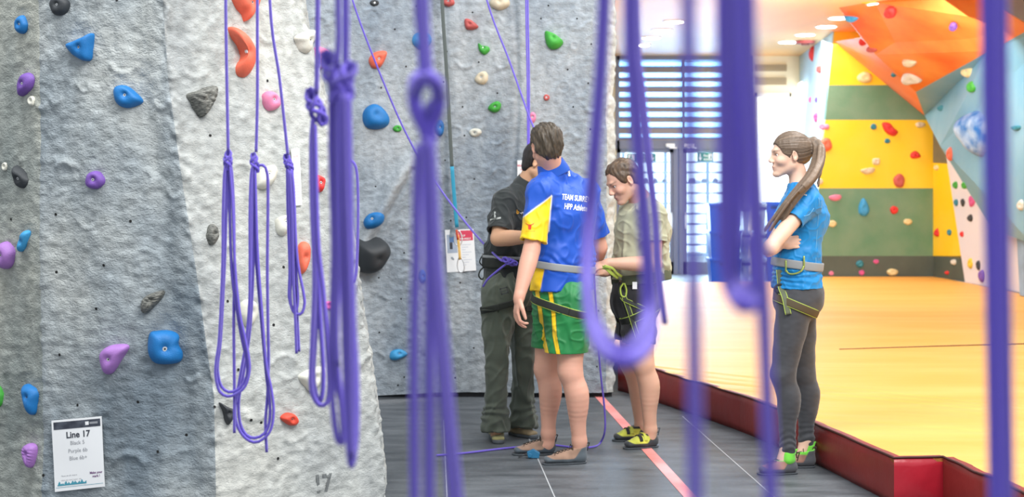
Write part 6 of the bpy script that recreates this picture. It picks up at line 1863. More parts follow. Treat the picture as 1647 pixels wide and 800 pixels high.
    se = shl + (ell_ - shl) * .86; S.sleeve(shl, se, (.064, .060), (.076, .066)); sr = shr + (elr - shr) * .78; S.sleeve(shr, sr, (.064, .060), (.072, .066))
    S.cutplane(P(903, 466, 7.7), (0, .0, -1)); 
    bx = lambda c, r: (c - r, c + r)
    nd = nrm(hc - nek); S.cutplane(nek + nd * .028, nd, box=bx(nek + nd * .06, .10))
    B1 = np.array(srgb((12, 82, 194))); Y1 = np.array(srgb((252, 208, 10))); WT = np.array((.85, .88, .9))
    def fold2(v, n):
        a = .0065 * ridge(rf(v, 5.5, 31, 9, (1, 1, 2.0))) + .0035 * ridge(rf(v + .1 * v[:, [2, 0, 1]], 12, 33, 10, (1, 1, 1.4))) - .005
        t = .006 * np.sin(v[:, 2] * 130 + 5 * rf(v, 4, 4)) * np.exp(-((v[:, 2] - 1.08) / .05) ** 2)
        return a + t * .6
    ax = nrm(ell_ - shl)
    def colT(v, n):
        c = np.tile(B1, (len(v), 1))
        # lower sleeve panel in yellow, curved white piping above it
        q = v - shl; t = q @ ax; rad = np.linalg.norm(q - np.outer(t, ax), axis=1)
        px = CX + v[:, 0] * F / v[:, 1]; py = HY - (v[:, 2] - EYE) * F / v[:, 1]
        arm = (rad < .088) & (t > .0) & (v[:, 1] < 7.72) & (v[:, 2] > se[2] - .06)
        e1 = np.interp(px, (838, 850, 862, 875, 887), (352, 343, 334, 325, 315)); e2 = 887.5 - (py - 317) * .09
        w = (sm(-.8, .8, py - e1) * sm(.8, -.8, px - e2) * arm)[:, None]; c = c * (1 - w) + Y1 * w
        w = (np.maximum(np.exp(-((py - e1) / 1.1) ** 2) * (px < e2), np.exp(-((px - e2) / 1.0) ** 2) * (py > e1)) * arm)[:, None]; c = c * (1 - w) + WT * w
        # side panel at the hem
        a = (v - pel) @ nrm((-.95, -.1, 0)); lo = (v[:, 2] < wai[2] - .03) & (px < 884) & (v[:, 1] < 7.85)
        b = CX * 0 + px - (868 + (v[:, 2] - pel[2]) * 60)
        w = (sm(1.2, -1.2, b) * lo)[:, None]; c = c * (1 - w) + Y1 * w
        return c
    o, vf = sdf_obj('polo_shirt', S, JERSEY, root, colT, fold2)
    bs = shell_bvh(vf)
    # collar
    ring, _ = wrap(bs, nek + nd * .012, nd, -Rh[0], 48, .002, .25)
    S = SDF(nek - .16, nek + .16, .0035)
    S.ecap(nek - nd * .005, nek + nd * .062, sc, (.090, .084), (.072, .070), 0); S.cutplane(nek + nd * .058 + Rh[0] * .0, nd + Rh[0] * .25); S.cutplane(nek - nd * .012, -nd)
    S.cap(nek + nd * .04, nek + nd * .10, .061, .066, 0, sub=True)
    sdf_obj('collar', S, JERSEY, o, np.array(srgb((14, 84, 190))), lambda v, n: .002 * rf(v, 10, 3))
    # back print
    for t, px, py, sz in (('TEAM SURREY', 926, 323, 12.0), ('HPP Athlete', 926, 338, 12.5)):
        v, f = text_mesh(t, 1.0, True); v, f = subdiv_tris(v, f, .15)
        v = v * [.60, 1.05, 1]
        artwork('back_print', project_view(v, px, py, sz, bs, 7.6, -6), f, WHITE, o)
    # small pale tab below the collar
    v = np.array([(-.5, -1.6, 0), (.5, -1.6, 0), (.4, 1.6, 0), (-.4, 1.6, 0)]); v, f = subdiv_tris(v, [(0, 1, 2, 3)], .5)
    artwork('neck_tab', project_view(v, 915, 278, 3.6, bs, 7.6, 10), f, mat('tab_white', (.75, .8, .85), .6), o)
    # red antlered emblem on the sleeve
    RD = mat('emblem_red', srgb((214, 60, 30)), .6)
    v = np.array([(-.42, -1, 0), (.42, -1, 0), (.5, .2, 0), (-.5, .2, 0), (-.5, .25, 0), (-1.25, .7, 0), (-1.5, 1.25, 0), (-1.25, .95, 0), (-.9, .72, 0), (-.3, .5, 0), (.3, .5, 0), (.9, .72, 0), (1.25, .95, 0), (1.5, 1.25, 0), (1.25, .7, 0), (.5, .25, 0)])
    f = [(0, 1, 2, 3), (4, 5, 8, 9), (5, 6, 7, 8), (4, 9, 10, 15), (15, 10, 11, 14), (14, 11, 12, 13)]
    v, f = subdiv_tris(v, f, .6); artwork('sleeve_emblem', project_view(v, 852, 364, 5.2, bs, 7.5), f, RD, o)
    v, f = text_mesh('HIGH PERFORMANCE', 1.0, False); v, f = subdiv_tris(v, f, .6)
    artwork('sleeve_print', project_view(v, 853, 372.5, 1.6, bs, 7.5), f, RD, o)
    # harness: grey waist belt and black leg loop with lime binding
    path, N_ = wrap(bs, P(900, 428, 7.73), nrm((.13, .0, 1)), (-1, 0, 0), 90, .004)
    hb = band('harness_belt', path, (.13, 0, 1), HARG, root, .0195, .0045)
    bsh = bv
    path, N_ = wrap(bsh, P(914, 497, 7.64), nrm((.28, -.05, 1)), (0, -1, 0), 80, .004, .3)
    band('leg_loop', path, (.28, -.05, 1), HARB, root, .019, .004, .0022, LBIND)
    # climbing shoes
    LACE = mat('lace_dark', srgb((46, 40, 34)), .8)
    shoe(root, hel_l, toe_l, al, upper=srgb((158, 126, 106)), rubber=srgb((86, 96, 104)), laces=LACE, seed=3)
    shoe(root, hel_r, toe_r, ar, upper=srgb((148, 120, 102)), rubber=srgb((74, 84, 94)), laces=LACE, seed=4)
    return root


# ------------------------------------------------------------------ person in black polo behind
def man_black():
    root = empty('person', G(820, 712, 0)); root.location.z = 0; root['_org'] = list(root.location)
    tag(root, 'person in black polo shirt and olive trousers facing right by the wall, head hidden behind the man in blue', 'person')
    root['label'] = 'person in black polo shirt and olive trousers tied to a rope by the wall'
    sk = srgb((214, 166, 132))
    hc = P(869, 263, 8.22); Rh = frame((.85, -.25, -.42), (.3, 0, 1)); s = .98
    che = P(833, 355, 8.26); wai = P(822, 412, 8.28); pel = P(818, 458, 8.26); nek = P(846, 298, 8.26)
    shr = P(812, 325, 8.16); shl = P(872, 325, 8.42); elr = P(801, 384, 8.04); wrr = P(860, 381, 7.93); ell_ = P(880, 385, 8.50); wrl = P(892, 384, 8.25)
    sp = nrm((.78, .62, 0)); sc = sp
    hr, hl = P(803, 470, 8.18), P(836, 470, 8.34); kr, kl = P(799, 580, 8.15), P(842, 578, 8.30); ar, al = P(797, 690, 8.26), P(842, 684, 8.42)
    helr, toer = G(794, 698, 0), G(803, 718, 0); hell, toel = G(826, 701, 0), G(864, 707, 0)
    W_ = dict(p=(.155, .115), w=(.150, .112), c=(.165, .115))
    S = SDF((-.25, 7.75, 0), (.42, 8.85, 1.75), .0045)
    torso(S, pel, wai, che, nek, shl, shr, sp, sc, W_, infl=-.012)
    S.cap(nek - nrm(hc - nek) * .02, hc + Rh[0] * -.02 + Rh[2] * -.05, .058, .055, .03)
    head_prims(S, hc, Rh, s)
    arm_prims(S, shr, elr, wrr, 1.05, muscle=1.05); arm_prims(S, shl, ell_, wrl, 1.05)
    hand_prims(S, wrr, (1, -.1, .0), (.1, .3, -1), (0, 1, .2), .95, .6); hand_prims(S, wrl, (.3, -1, 0), (0, 0, -1), (-1, 0, .2), .95, .6)
    leg_prims(S, hr, kr, ar, ar - [0, 0, .05], 1.0); leg_prims(S, hl, kl, al, al - [0, 0, .05], 1.0)
    sdf_obj('body', S, SKINM, root, lambda v, n: skin_color(v, sk, hc, Rh)); make_eyes(root, hc, Rh, s)
    hair_cap(root, hc, Rh, s, srgb((38, 32, 30)), .010, noise=.003, seed=13)
    # polo
    S = SDF((-.25, 7.8, .93), (.42, 8.8, 1.62), .0045)
    torso(S, pel + [0, 0, -.01], wai, che, nek, shl, shr, sp, sc, W_, infl=.012, k=.06)
    se = shr + (elr - shr) * .82; S.sleeve(shr, se, (.062, .060), (.078, .068)); dr_ = nrm(elr - shr)
    sl_ = shl + (ell_ - shl) * .8; S.sleeve(shl, sl_, (.062, .060), (.074, .068)); dl_ = nrm(ell_ - shl)
    S.cutplane(P(820, 466, 8.26), (0, 0, -1)); bx = lambda c, r: (c - r, c + r)
    nd = nrm(hc + Rh[0] * -.02 - nek); S.cutplane(nek + nd * .028, nd, box=bx(nek + nd * .06, .095))
    BK = np.array(srgb((44, 50, 50)))
    fold = lambda v, n: .007 * ridge(rf(v, 6, 41, 9, (1, 1, 1.8))) + .004 * ridge(rf(v, 13, 43, 10)) - .006 + .004 * np.sin(v[:, 2] * 110 + 4 * rf(v, 4, 8)) * np.exp(-((v[:, 2] - 1.06) / .06) ** 2)
    def colT(v, n):
        q = v - shr; t = q @ dr_; L = np.linalg.norm(se - shr); c = np.tile(BK, (len(v), 1)); w = (sm(L - .035, L - .030, t) * (np.linalg.norm(q - np.outer(t, dr_), axis=1) < .1))[:, None]
        return c * (1 - .25 * w)
    o, vf = sdf_obj('polo_shirt', S, CLOTH, root, colT, fold); bs = shell_bvh(vf)
    S = SDF(nek - .15, nek + .15, .0035)
    S.ecap(nek - nd * .004, nek + nd * .034, sc, (.080, .076), (.066, .063), 0); S.cutplane(nek + nd * .040, nd); S.cutplane(nek - nd * .012, -nd); S.cap(nek + nd * .02, nek + nd * .08, .057, .060, 0, sub=True)
    sdf_obj('collar', S, CLOTH, o, BK * .9)
    v, f = subdiv_tris(np.array([(-.35, .5, 0), (.35, .5, 0), (.35, 3.2, 0), (-.35, 3.2, 0)]), [(0, 1, 2, 3)], .6); artwork('sleeve_logo', project_view(v, 796, 352, 3.6, bs, 8), f, mat('logo_pale', srgb((190, 194, 190)), .6), o)
    v, f = subdiv_tris(np.array([(-2.4, -.9, 0), (2.4, .1, 0), (2.3, .8, 0), (-2.4, -.2, 0)]), [(0, 1, 2, 3)], .6); artwork('sleeve_logo', project_view(v, 797, 352, 3.7, bs, 8), f, MATS['logo_pale'], o)
    v, f = text_mesh('b', 1.0, True); v, f = subdiv_tris(v, f, .3); artwork('chest_logo', project_view(v, 833, 344, 9, bs, 8), f, mat('logo_amber', srgb((232, 170, 50)), .6), o)
    v, f = text_mesh('-roc', 1.0, True); v, f = subdiv_tris(v, f, .3); artwork('chest_logo', project_view(v, 842, 345, 7, bs, 8, -6), f, WHITE, o)
    # trousers
    S = SDF((-.30, 7.85, .03), (.40, 8.85, 1.10), .0045)
    S.ecap(pel + [0, 0, .03], pel - [0, 0, .05], sp, (.160, .122), (.168, .130), .04)
    S.chain([hr, hr * .5 + kr * .5, kr, kr * .5 + ar * .5, ar], [.108, .090, .073, .070, .078], .035); S.chain([hl, hl * .5 + kl * .5, kl, kl * .5 + al * .5, al], [.108, .089, .072, .069, .078], .035)
    S.cutplane(ar - [0, 0, .015], (0, -.1, -1), box=(ar - .15, ar + .12)); S.cutplane(al - [0, 0, .015], (0, -.1, -1), box=(al - .15, al + .12)); S.cutplane(P(820, 438, 8.2), (0, 0, 1))
    OL = np.array(srgb((88, 96, 84)))
    def fold3(v, n):
        z = v[:, 2]; d = .010 * ridge(rf(v, 5, 51, 9, (1, 1, 2.6))) + .005 * ridge(rf(v @ np.array([[1, 0, .6], [0, 1, 0], [-.6, 0, 1]]), 9, 53, 10, (1, 1, 2.4))) - .008
        low = np.exp(-((z - .12) / .14) ** 2); kn = np.exp(-((z - .50) / .10) ** 2)
        d = d + (.005 * low + .002 * kn) * np.sin(z * 62 + 3.0 * rf(v, 5, 57) + v[:, 0] * 20)
        return d
    ot, vft = sdf_obj('trousers', S, CLOTH, root, lambda v, n: np.tile(OL, (len(v), 1)) * (1 + .07 * rf(v, 8, 2)[:, None]), fold3); bt = shell_bvh(vft)
    for px, py in ((783, 500), ):
        v, f = subdiv_tris(np.array([(-1, -.3, 0), (1.6, .3, 0), (1.6, .6, 0), (-1, 0, 0)]), [(0, 1, 2, 3)], .8); artwork('pocket_flap', project_view(v, px, py, 12, bt, 8, -20), f, mat('olive_dark', srgb((62, 68, 60)), .8), ot)
    # harness
    path, N_ = wrap(bs, P(820, 421, 8.27), (0, 0, 1), (-1, 0, 0), 90, .006); hb = band('harness_belt', path, (0, 0, 1), HARB, root, .030, .007)
    path, N_ = wrap(bs, P(820, 413, 8.27), (.05, 0, 1), (-1, 0, 0), 90, .014); band('harness_webbing', path, (.05, 0, 1), HARG, hb, .008, .002)
    for ctr, hp in (((803, 492), 8.16), ((838, 492), 8.32)):
        path, N_ = wrap(bt, P(*ctr, hp), (-.25 if ctr[0] < 820 else .2, 0, 1), (0, -1, 0), 60, .004, .12); 
        if len(path) > 10: band('leg_loop', path, (-.2, 0, 1), HARB, root, .018, .004)
    buckle(root, P(811, 468, 7.945), (1, 0, .25), (-.25, 0, 1), (0, -1, 0), .022, .018, mat('buckle_dark', srgb((90, 92, 92)), .4, .7))
    # gear loops at the left hip and tie-in knot of the slanting rope
    c0 = P(780, 408, 8.2); sweep('gear_loop', [crom([c0, c0 + [-.02, -.01, -.02], c0 + [-.03, -.01, -.05], c0 + [-.01, 0, -.07], c0 + [.01, 0, -.05]], .005)], .004, HARB, hb, n=8)
    c0 = P(778, 430, 8.2); sweep('gear_loop', [crom([c0, c0 + [-.02, -.01, -.02], c0 + [-.028, -.01, -.05], c0 + [-.01, 0, -.07], c0 + [.01, 0, -.05]], .005)], .0045, HARB, hb, n=8)
    # boots
    LY = mat('lace_khaki', srgb((170, 164, 110)), .7)
    shoe(root, helr + [0, .10, 0], toer, ar, upper=srgb((150, 146, 98)), rubber=srgb((60, 56, 52)), kind='boot', name='approach_shoe', laces=LY, seed=8, high=.01)
    shoe(root, hell + [-.02, .05, 0], toel, al, upper=srgb((128, 112, 84)), rubber=srgb((58, 48, 42)), kind='boot', name='approach_shoe', laces=LY, seed=9, high=.01)
    # tie-in knot
    kc = P(820, 421, 7.97)
    k = knot(kc, .0062, root, 8, 1.1, 1.2, 0, 2, 'tie_in_knot')
    sweep('rope_tail', [crom(PD([(818, 422, 7.98), (800, 436, 7.99), (785, 449, 8.02), (777, 461, 8.06)], 8), .01)], .0060, ROPE, k)
    return root


# ------------------------------------------------------------------ man in khaki t-shirt
def man_khaki():
    root = empty('person', G(1025, 718, 0)); root.location.z = 0; root['_org'] = list(root.location)
    tag(root, 'man in khaki T-shirt and black shorts looking down at his hands, yellow climbing shoes', 'person')
    sk = srgb((224, 176, 150))
    hc = P(1003, 291, 8.12); Rh = frame((-.80, -.30, -.50), (-.45, -.1, 1)); s = .98
    che = P(1034, 368, 8.17); wai = P(1027, 425, 8.16); pel = P(1022, 468, 8.16); nek = P(1030, 323, 8.18)
    shl = P(1051, 347, 7.99); shr = P(1015, 345, 8.36); ell_ = P(1052, 425, 7.95); wrl = P(978, 424, 7.93); elr = P(1006, 425, 8.42); wrr = P(973, 438, 8.16)
    sp = nrm((.25, -.97, 0)); sc = nrm((.25, -.97, 0))
    hl, hr = P(1026, 480, 8.07), P(1020, 480, 8.26); kl, kr = P(1034, 585, 8.03), P(1014, 585, 8.26); al, ar = P(1046, 692, 8.08), P(1031, 684, 8.31)
    hell, toel = G(1058, 719, 0), G(1001, 723, 0); helr, toer = G(1036, 708, 0), G(984, 710, 0)
    bk = nrm((.95, .2, 0)); W_ = dict(p=(.150, .125), w=(.145, .120), c=(.155, .130))
    S = SDF((.40, 7.6, 0), (1.05, 8.75, 1.72), .0045)
    torso(S, pel, wai, che, nek, shl, shr, sp, sc, W_, infl=-.012)
    S.cap(nek - nrm(hc - nek) * .02, hc + Rh[0] * -.03 + Rh[2] * -.05, .060, .056, .03)
    head_prims(S, hc, Rh, s)
    arm_prims(S, shl, ell_, wrl, 1.05); arm_prims(S, shr, elr, wrr, 1.05)
    hand_prims(S, wrl, (-1, -.15, -.25), (.1, .5, -1), (-.2, .8, .6), .95, .55); hand_prims(S, wrr, (-1, -.3, -.05), (0, -.3, 1), (-.1, .3, .9), .95, .5)
    leg_prims(S, hl, kl, al, hell, 1.06, back=bk); leg_prims(S, hr, kr, ar, helr, 1.02, back=bk)
    S.cap(al * [1, 1, 0] + [0, 0, .06], hell * .5 + toel * .5 + [0, 0, .028], .028, .022, .02); S.cap(ar * [1, 1, 0] + [0, 0, .06], helr * .5 + toer * .5 + [0, 0, .028], .028, .022, .02)
    sdf_obj('body', S, SKINM, root, lambda v, n: skin_color(v, sk, hc, Rh)); make_eyes(root, hc, Rh, s)
    hair_cap(root, hc, Rh, s, srgb((92, 72, 54)), .008, noise=.007, seed=23, brow=.022, short=.004)
    # t-shirt
    S = SDF((.42, 7.7, .95), (1.08, 8.7, 1.62), .0045)
    torso(S, pel + [0, 0, .03], wai, che, nek, shl, shr, sp, sc, W_, infl=.013, k=.06)
    S.ecap(P(1046, 380, 8.16), P(1054, 432, 8.16), sp, (.12, .07), (.11, .085), .06)     # loose back
    se = shl + (ell_ - shl) * .55; S.sleeve(shl, se, (.062, .060), (.078, .070)); sr = shr + (elr - shr) * .55; S.sleeve(shr, sr, (.062, .060), (.074, .068))
    S.cutplane(P(1022, 468, 8.16), (-.25, 0, -1)); bx = lambda c, r: (c - r, c + r)
    nd = nrm(hc + Rh[0] * -.03 - nek); S.cutplane(nek + nd * .022, nd, box=bx(nek + nd * .06, .095)); S.cap(nek + nd * .0, nek + nd * .05, .061, .064, 0, sub=True)
    KH = np.array(srgb((176, 176, 148)))
    fold = lambda v, n: .008 * ridge(rf(v, 5.5, 61, 9, (1, 1, 1.9))) + .004 * ridge(rf(v, 12, 63, 10)) - .006 + .006 * np.sin(v[:, 2] * 95 + 4 * rf(v, 4, 8)) * np.exp(-((v[:, 2] - 1.04) / .06) ** 2)
    o, vf = sdf_obj('t_shirt', S, CLOTH, root, lambda v, n: np.tile(KH, (len(v), 1)) * (1 + .04 * rf(v, 4, 12)[:, None]), fold); bs = shell_bvh(vf)
    # shorts
    S = SDF((.42, 7.7, .60), (1.0, 8.6, 1.06), .0045)
    S.ecap(pel + [0, 0, .02], pel - [0, 0, .06], sp, (.155, .130), (.165, .142), .04)
    S.chain([hl, P(1028, 560, 8.04)], [.104, .098], .04); S.chain([hr, P(1014, 560, 8.26)], [.100, .094], .04)
    S.cutplane(P(1022, 578, 8.1), (.25, 0, -1)); S.cutplane(P(1022, 455, 8.1), (0, 0, 1))
    for c0 in (P(1030, 578, 8.04), P(1014, 578, 8.26)): S.cap(c0 - [0, 0, .05], c0 - [0, 0, .03], .070, .066, .004, sub=True)
    osh, vfs = sdf_obj('shorts', S, CLOTH, root, srgb((34, 32, 38)), lambda v, n: .007 * ridge(rf(v, 6, 71, 9, (1, 1, 2))) - .004); bv = shell_bvh(vfs)
    # harness
    path, _ = wrap(bs, P(1022, 447, 8.16), (-.12, 0, 1), (1, 0, 0), 90, .005); hb = band('harness_belt', path, (-.12, 0, 1), HARO, root, .028, .006)
    path, _ = wrap(bs, P(1022, 452, 8.16), (-.12, 0, 1), (1, 0, 0), 90, .012); 
    for cx, cd, tl in ((1028, 8.06, -.45), (1014, 8.27, -.3)):
        path, _ = wrap(bv, P(cx, 505, cd), (tl, 0, 1), (1, 0, 0), 70, .004, .12)
        if len(path) > 10: band('leg_loop', path, (tl, 0, 1), HARB, root, .020, .004, .0022, LBIND)
    # webbing from the tie-in point down to the leg loops, and the tape held in the hands
    fr = []
    def on(px, py, b, off=.006):
        d = nrm(P(px, py, 1) - np.array([0, 0, EYE])); h = b.ray_cast(Vector((0, 0, EYE)), Vector(d)); 
        return (np.array(h[0]) - d * off) if h[0] is not None else P(px, py, 8.0)
    for pts in ([(1000, 462), (1004, 478), (1012, 500), (1020, 525), (1027, 545)], [(998, 462), (1002, 480), (1014, 487), (1030, 494), (1044, 500)]):
        pp = crom([on(a, b, bv) for a, b in pts], .01); band('riser_strap', pp, (1, 0, .4), HARB, root, .011, .003, .0020, LBIND)
    for sg in (0, 1):
        c0 = on(1000 + 3 * sg, 470, bv, .012); sweep('tie_in_loop', [crom([c0 + [0, 0, .05], c0 + [-.018, 0, .02], c0 + [-.012, -.006, -.02], c0 + [.01, -.006, -.025], c0 + [.016, 0, .01], c0 + [.004, 0, .05]], .005)], .005, LBIND if sg else HARB, hb, n=8)
    pp = crom([P(968, 430, 7.90), P(975, 432, 7.88), P(984, 440, 7.90), P(994, 447, 7.97)], .008); band('harness_tape', pp, (.3, 0, 1), mat('tape_lime', srgb((176, 200, 90)), .6), root, .010, .003)
    pp = crom([P(972, 428, 7.86), P(985, 432, 7.88), P(992, 440, 7.93), P(1000, 445, 7.98)], .008); band('harness_tape', pp, (.3, 0, 1), MATS['tape_lime'], root, .007, .003)
    c0 = on(1021, 459, bv, .016); MB().box((-.013, -.001, -.022), (.013, .001, .018), 0, None, c0).build('care_label', WHITE, hb)
    LT = mat('lace_black', srgb((40, 40, 42)), .8)
    for nm, (h_, t_, a_) in (('l', (hell, toel, al)), ('r', (helr, toer, ar))):
        so, svf = shoe(root, h_, t_, a_, upper=srgb((212, 216, 84)), rubber=srgb((58, 62, 66)), seed=30, collar=srgb((40, 42, 44)), laces=None)
        d = nrm(t_ - h_); sd = np.array([-d[1], d[0], 0]); sb = shell_bvh(svf); L = np.linalg.norm(t_ - h_)
        for t0 in (.42, .54):
            pts = []
            for a in np.linspace(-1.25, 1.25, 13):
                dirv = sd * math.sin(a) + np.array([0, 0, 1]) * math.cos(a); c = h_ + d * L * t0 + [0, 0, .03]
                hh = sb.ray_cast(Vector(c + dirv * .15), Vector(-dirv))
                if hh[0] is not None: pts.append(np.array(hh[0]) + dirv * .0015)
            if len(pts) > 4: band('strap', np.array(pts), d, LT if t0 > .5 else mat('strap_lime', srgb((200, 206, 80)), .6), so, .010, .002)
    return root


# ------------------------------------------------------------------ woman
def woman():
    root = empty('person', G(1268, 760, 0)); root.location.z = 0; root['_org'] = list(root.location)
    tag(root, 'woman with a ponytail in bright blue T-shirt and dark grey leggings, arms crossed', 'person')
    sk = srgb((236, 196, 172))
    hc = P(1270, 250, 7.42); Rh = frame((-1, -.10, -.05), (-.02, 0, 1)); s = .96
    che = P(1291, 350, 7.42); wai = P(1282, 415, 7.42); pel = P(1281, 468, 7.42); nek = P(1287, 296, 7.42)
    shl = P(1300, 325, 7.27); shr = P(1288, 322, 7.58); ell_ = P(1239, 399, 7.10); wrl = P(1250, 398, 7.36); elr = P(1236, 402, 7.66); wrr = P(1256, 392, 7.30)
    sp = nrm((.10, -1, 0)); sc = sp
    hl, hr = P(1279, 488, 7.34), P(1284, 488, 7.50); kl, kr = P(1259, 603, 7.34), P(1292, 600, 7.55); al, ar = P(1267, 716, 7.35), P(1297, 706, 7.56)
    hell, toel = G(1282, 762, 0), G(1216, 764, 0); helr, toer = G(1309, 752, 0), G(1256, 751, 0)
    bk = nrm((.97, .1, 0)); W_ = dict(p=(.150, .112), w=(.118, .098), c=(.135, .112))
    S = SDF((1.15, 6.85, 0), (1.75, 7.95, 1.82), .0045)
    torso(S, pel, wai, che, nek, shl, shr, sp, sc, W_, infl=-.012)
    S.cap(nek - nrm(hc - nek) * .03, hc + Rh[0] * -.025 + Rh[2] * -.05, .050, .047, .03)
    head_prims(S, hc, Rh, s, jaw=.9)
    arm_prims(S, shl, ell_, wrl, .95, muscle=.96); arm_prims(S, shr, elr, wrr, .90)
    hand_prims(S, wrr, (1, -.18, .12), (-.1, .9, -.1), (.1, 0, 1), .88, .45, .04, .1, curls=[.95, .9, .95, 1.0]); hand_prims(S, wrl, (.3, .9, .1), (.7, 0, -.1), (0, 0, 1), .85, .5)
    leg_prims(S, hl, kl, al, hell, .98, back=bk); leg_prims(S, hr, kr, ar, helr, .98, back=bk)
    S.cap(al, hell * .55 + toel * .45 + [0, 0, .03], .032, .026, .02); S.cap(ar, helr * .55 + toer * .45 + [0, 0, .03], .032, .026, .02)
    sdf_obj('body', S, SKINM, root, lambda v, n: skin_color(v, sk, hc, Rh, s=s)); make_eyes(root, hc, Rh, s)
    # hair: smooth cap, gathered into a ponytail that falls forward over the shoulder
    f, l, u = Rh; q = lambda x, y, z: hc + s * (f * x + l * y + u * z)
    S = SDF(hc - np.array([.17, .42, .50]), hc + np.array([.24, .16, .18]), .004)
    S.ell(q(-.016, 0, .036), Rh, np.array((.097, .077, .086)) * s, .01, infl=.010)
    S.ell(q(-.060, 0, .018), Rh, np.array((.055, .060, .060)) * s, .03, infl=.006)
    S.ell(q(.104, 0, -.034), Rh, np.array((.074, .090, .100)) * s, .012, sub=True); S.ell(q(.030, 0, -.082), Rh, np.array((.075, .12, .075)) * s, .012, sub=True)
    for g in (1, -1): S.ell(q(-.002, g * .090, -.014), Rh, np.array((.024, .026, .034)) * s, .008, sub=True)
    tail = [P(1299, 233, 7.42), P(1308, 228, 7.40), P(1317, 240, 7.37), P(1315, 262, 7.31), P(1305, 284, 7.23), P(1290, 302, 7.18), P(1275, 320, 7.17), P(1261, 339, 7.18), P(1249, 356, 7.19), P(1240, 372, 7.20)]
    S.chain(tail, [.016, .024, .030, .032, .031, .027, .023, .018, .012, .004], .02)
    for dx, dd, r0 in ((-9, .0, .011), (8, -.015, .012), (-3, -.03, .012), (12, .0, .007)):
        S.chain([tail[i] + np.array([dx * (.2 + .1 * i) / 300, dd, 0]) + .004 * np.array([math.sin(i * 1.3 + dx), 0, math.cos(i + dx)]) for i in range(2, 10)], [r0 * (1.3 - .1 * i) for i in range(8)], .008)
    S.chain([P(1312, 240, 7.40), P(1318, 262, 7.36), P(1316, 300, 7.33)], [.018, .014, .004], .015)
    HCc = np.array(srgb((112, 94, 78)))
    pth = crom(tail, .01)
    def local(v):
        d = ((v[:, None, :] - pth[None, ::3]) ** 2).sum(-1); i = d.argmin(1); return i * 3
    def strands(v):
        out = np.zeros(len(v)); hd = np.linalg.norm(v - hc, axis=1) < .135
        p = (v - q(-.10, 0, .06)); r = np.linalg.norm(p, axis=1) + 1e-6; dd = p / r[:, None]
        az = np.arctan2(dd[hd] @ l, dd[hd] @ u); out[hd] = rf(np.column_stack([az * 5, r[hd] * 3, az * 0]), 1.1, 91, 14) * .5 + rf(np.column_stack([az * 14, r[hd] * 5, az * 0]), 1.1, 92, 14) * .4
        if (~hd).any():
            w = v[~hd]; i = local(w); t = np.gradient(pth, axis=0); t /= np.linalg.norm(t, axis=1)[:, None]; o = w - pth[i]; o = o - t[i] * (o * t[i]).sum(1)[:, None]
            out[~hd] = rf(o, 38, 92, 14) * .8 + rf(np.column_stack([o * 30, i * .02]) [:, :3], .8, 95) * .3
        return out
    cache = {}
    def disp(v, n): cache['s'] = strands(v); return np.where(np.linalg.norm(v - hc, axis=1) < .135, .0014, .0036) * cache['s']
    def colf(v, n): return np.clip(HCc[None] * (1 + .22 * cache['s'][:, None]), .01, 1)
    ho, _ = sdf_obj('hair', S, HAIRM, root, colf, disp)
    c0 = P(1303, 231, 7.41); 
    pts = [c0 + .021 * (np.array([0, 1, 0]) * math.cos(t) + nrm((-.55, 0, .85)) * math.sin(t)) for t in np.linspace(0, 2 * math.pi, 17)]; sweep('hair_tie', [crom(pts, .005)], .004, mat('hair_tie', srgb((60, 50, 50)), .7), ho, n=8)
    # t-shirt
    S = SDF((1.2, 7.0, .90), (1.75, 7.85, 1.60), .0045)
    torso(S, pel + [0, 0, .0], wai, che, nek, shl, shr, sp, sc, W_, infl=.009, k=.05)
    for g in (1, -1): S.ell(che + nrm((-1, -.1, 0)) * .085 + sp * g * .06 + [0, 0, -.02], Rh, (.05, .055, .055), .04)
    S.ecap(pel - [0, 0, .01], wai, sp, (.158, .122), (.128, .108), .04)
    se = shl + (ell_ - shl) * .42; S.sleeve(shl, se, (.056, .056), (.060, .060), bore=.050); sr = shr + (elr - shr) * .5; S.sleeve(shr, sr, (.056, .056), (.058, .058), bore=.048)
    S.cutplane(P(1281, 463, 7.42), (0, 0, -1)); bx = lambda c, r: (c - r, c + r)
    nd = nrm(hc + Rh[0] * -.025 - nek); S.cutplane(nek + nd * .015, nd, box=bx(nek + nd * .06, .09)); S.cap(nek, nek + nd * .05, .052, .056, 0, sub=True)
    TB = np.array(srgb((10, 136, 206)))
    def fold(v, n):
        z = v[:, 2]; hem = np.exp(-((z - 1.03) / .05) ** 2)
        return .005 * ridge(rf(v, 6, 81, 9, (1, 1, 1.6))) + .0025 * ridge(rf(v, 14, 83, 10)) - .0035 + .004 * hem * np.sin(z * 210 + 3 * rf(v, 5, 85) + v[:, 0] * 25)
    o, vf = sdf_obj('t_shirt', S, JERSEY, root, lambda v, n: np.tile(TB, (len(v), 1)) * (1 + .04 * rf(v, 5, 2)[:, None]), fold); bs = shell_bvh(vf)
    def on(px, py, b, off=.004):
        d = nrm(P(px, py, 1) - np.array([0, 0, EYE])); h = b.ray_cast(Vector((0, 0, EYE)), Vector(d)); return (np.array(h[0]) - d * off) if h[0] is not None else None
    PALE = mat('seam_pale_blue', srgb((130, 196, 232)), .6)
    for pts in ([(1308, 300), (1317, 320), (1316, 350), (1313, 390), (1312, 425)], [(1293, 348), (1302, 345), (1309, 335)]):
        pp = [on(a, b, bs, .0035) for a, b in pts]; pp = [a for a in pp if a is not None]
        if len(pp) > 2: sweep('seam_line', [crom(pp, .01)], .0014, PALE, o, n=6)
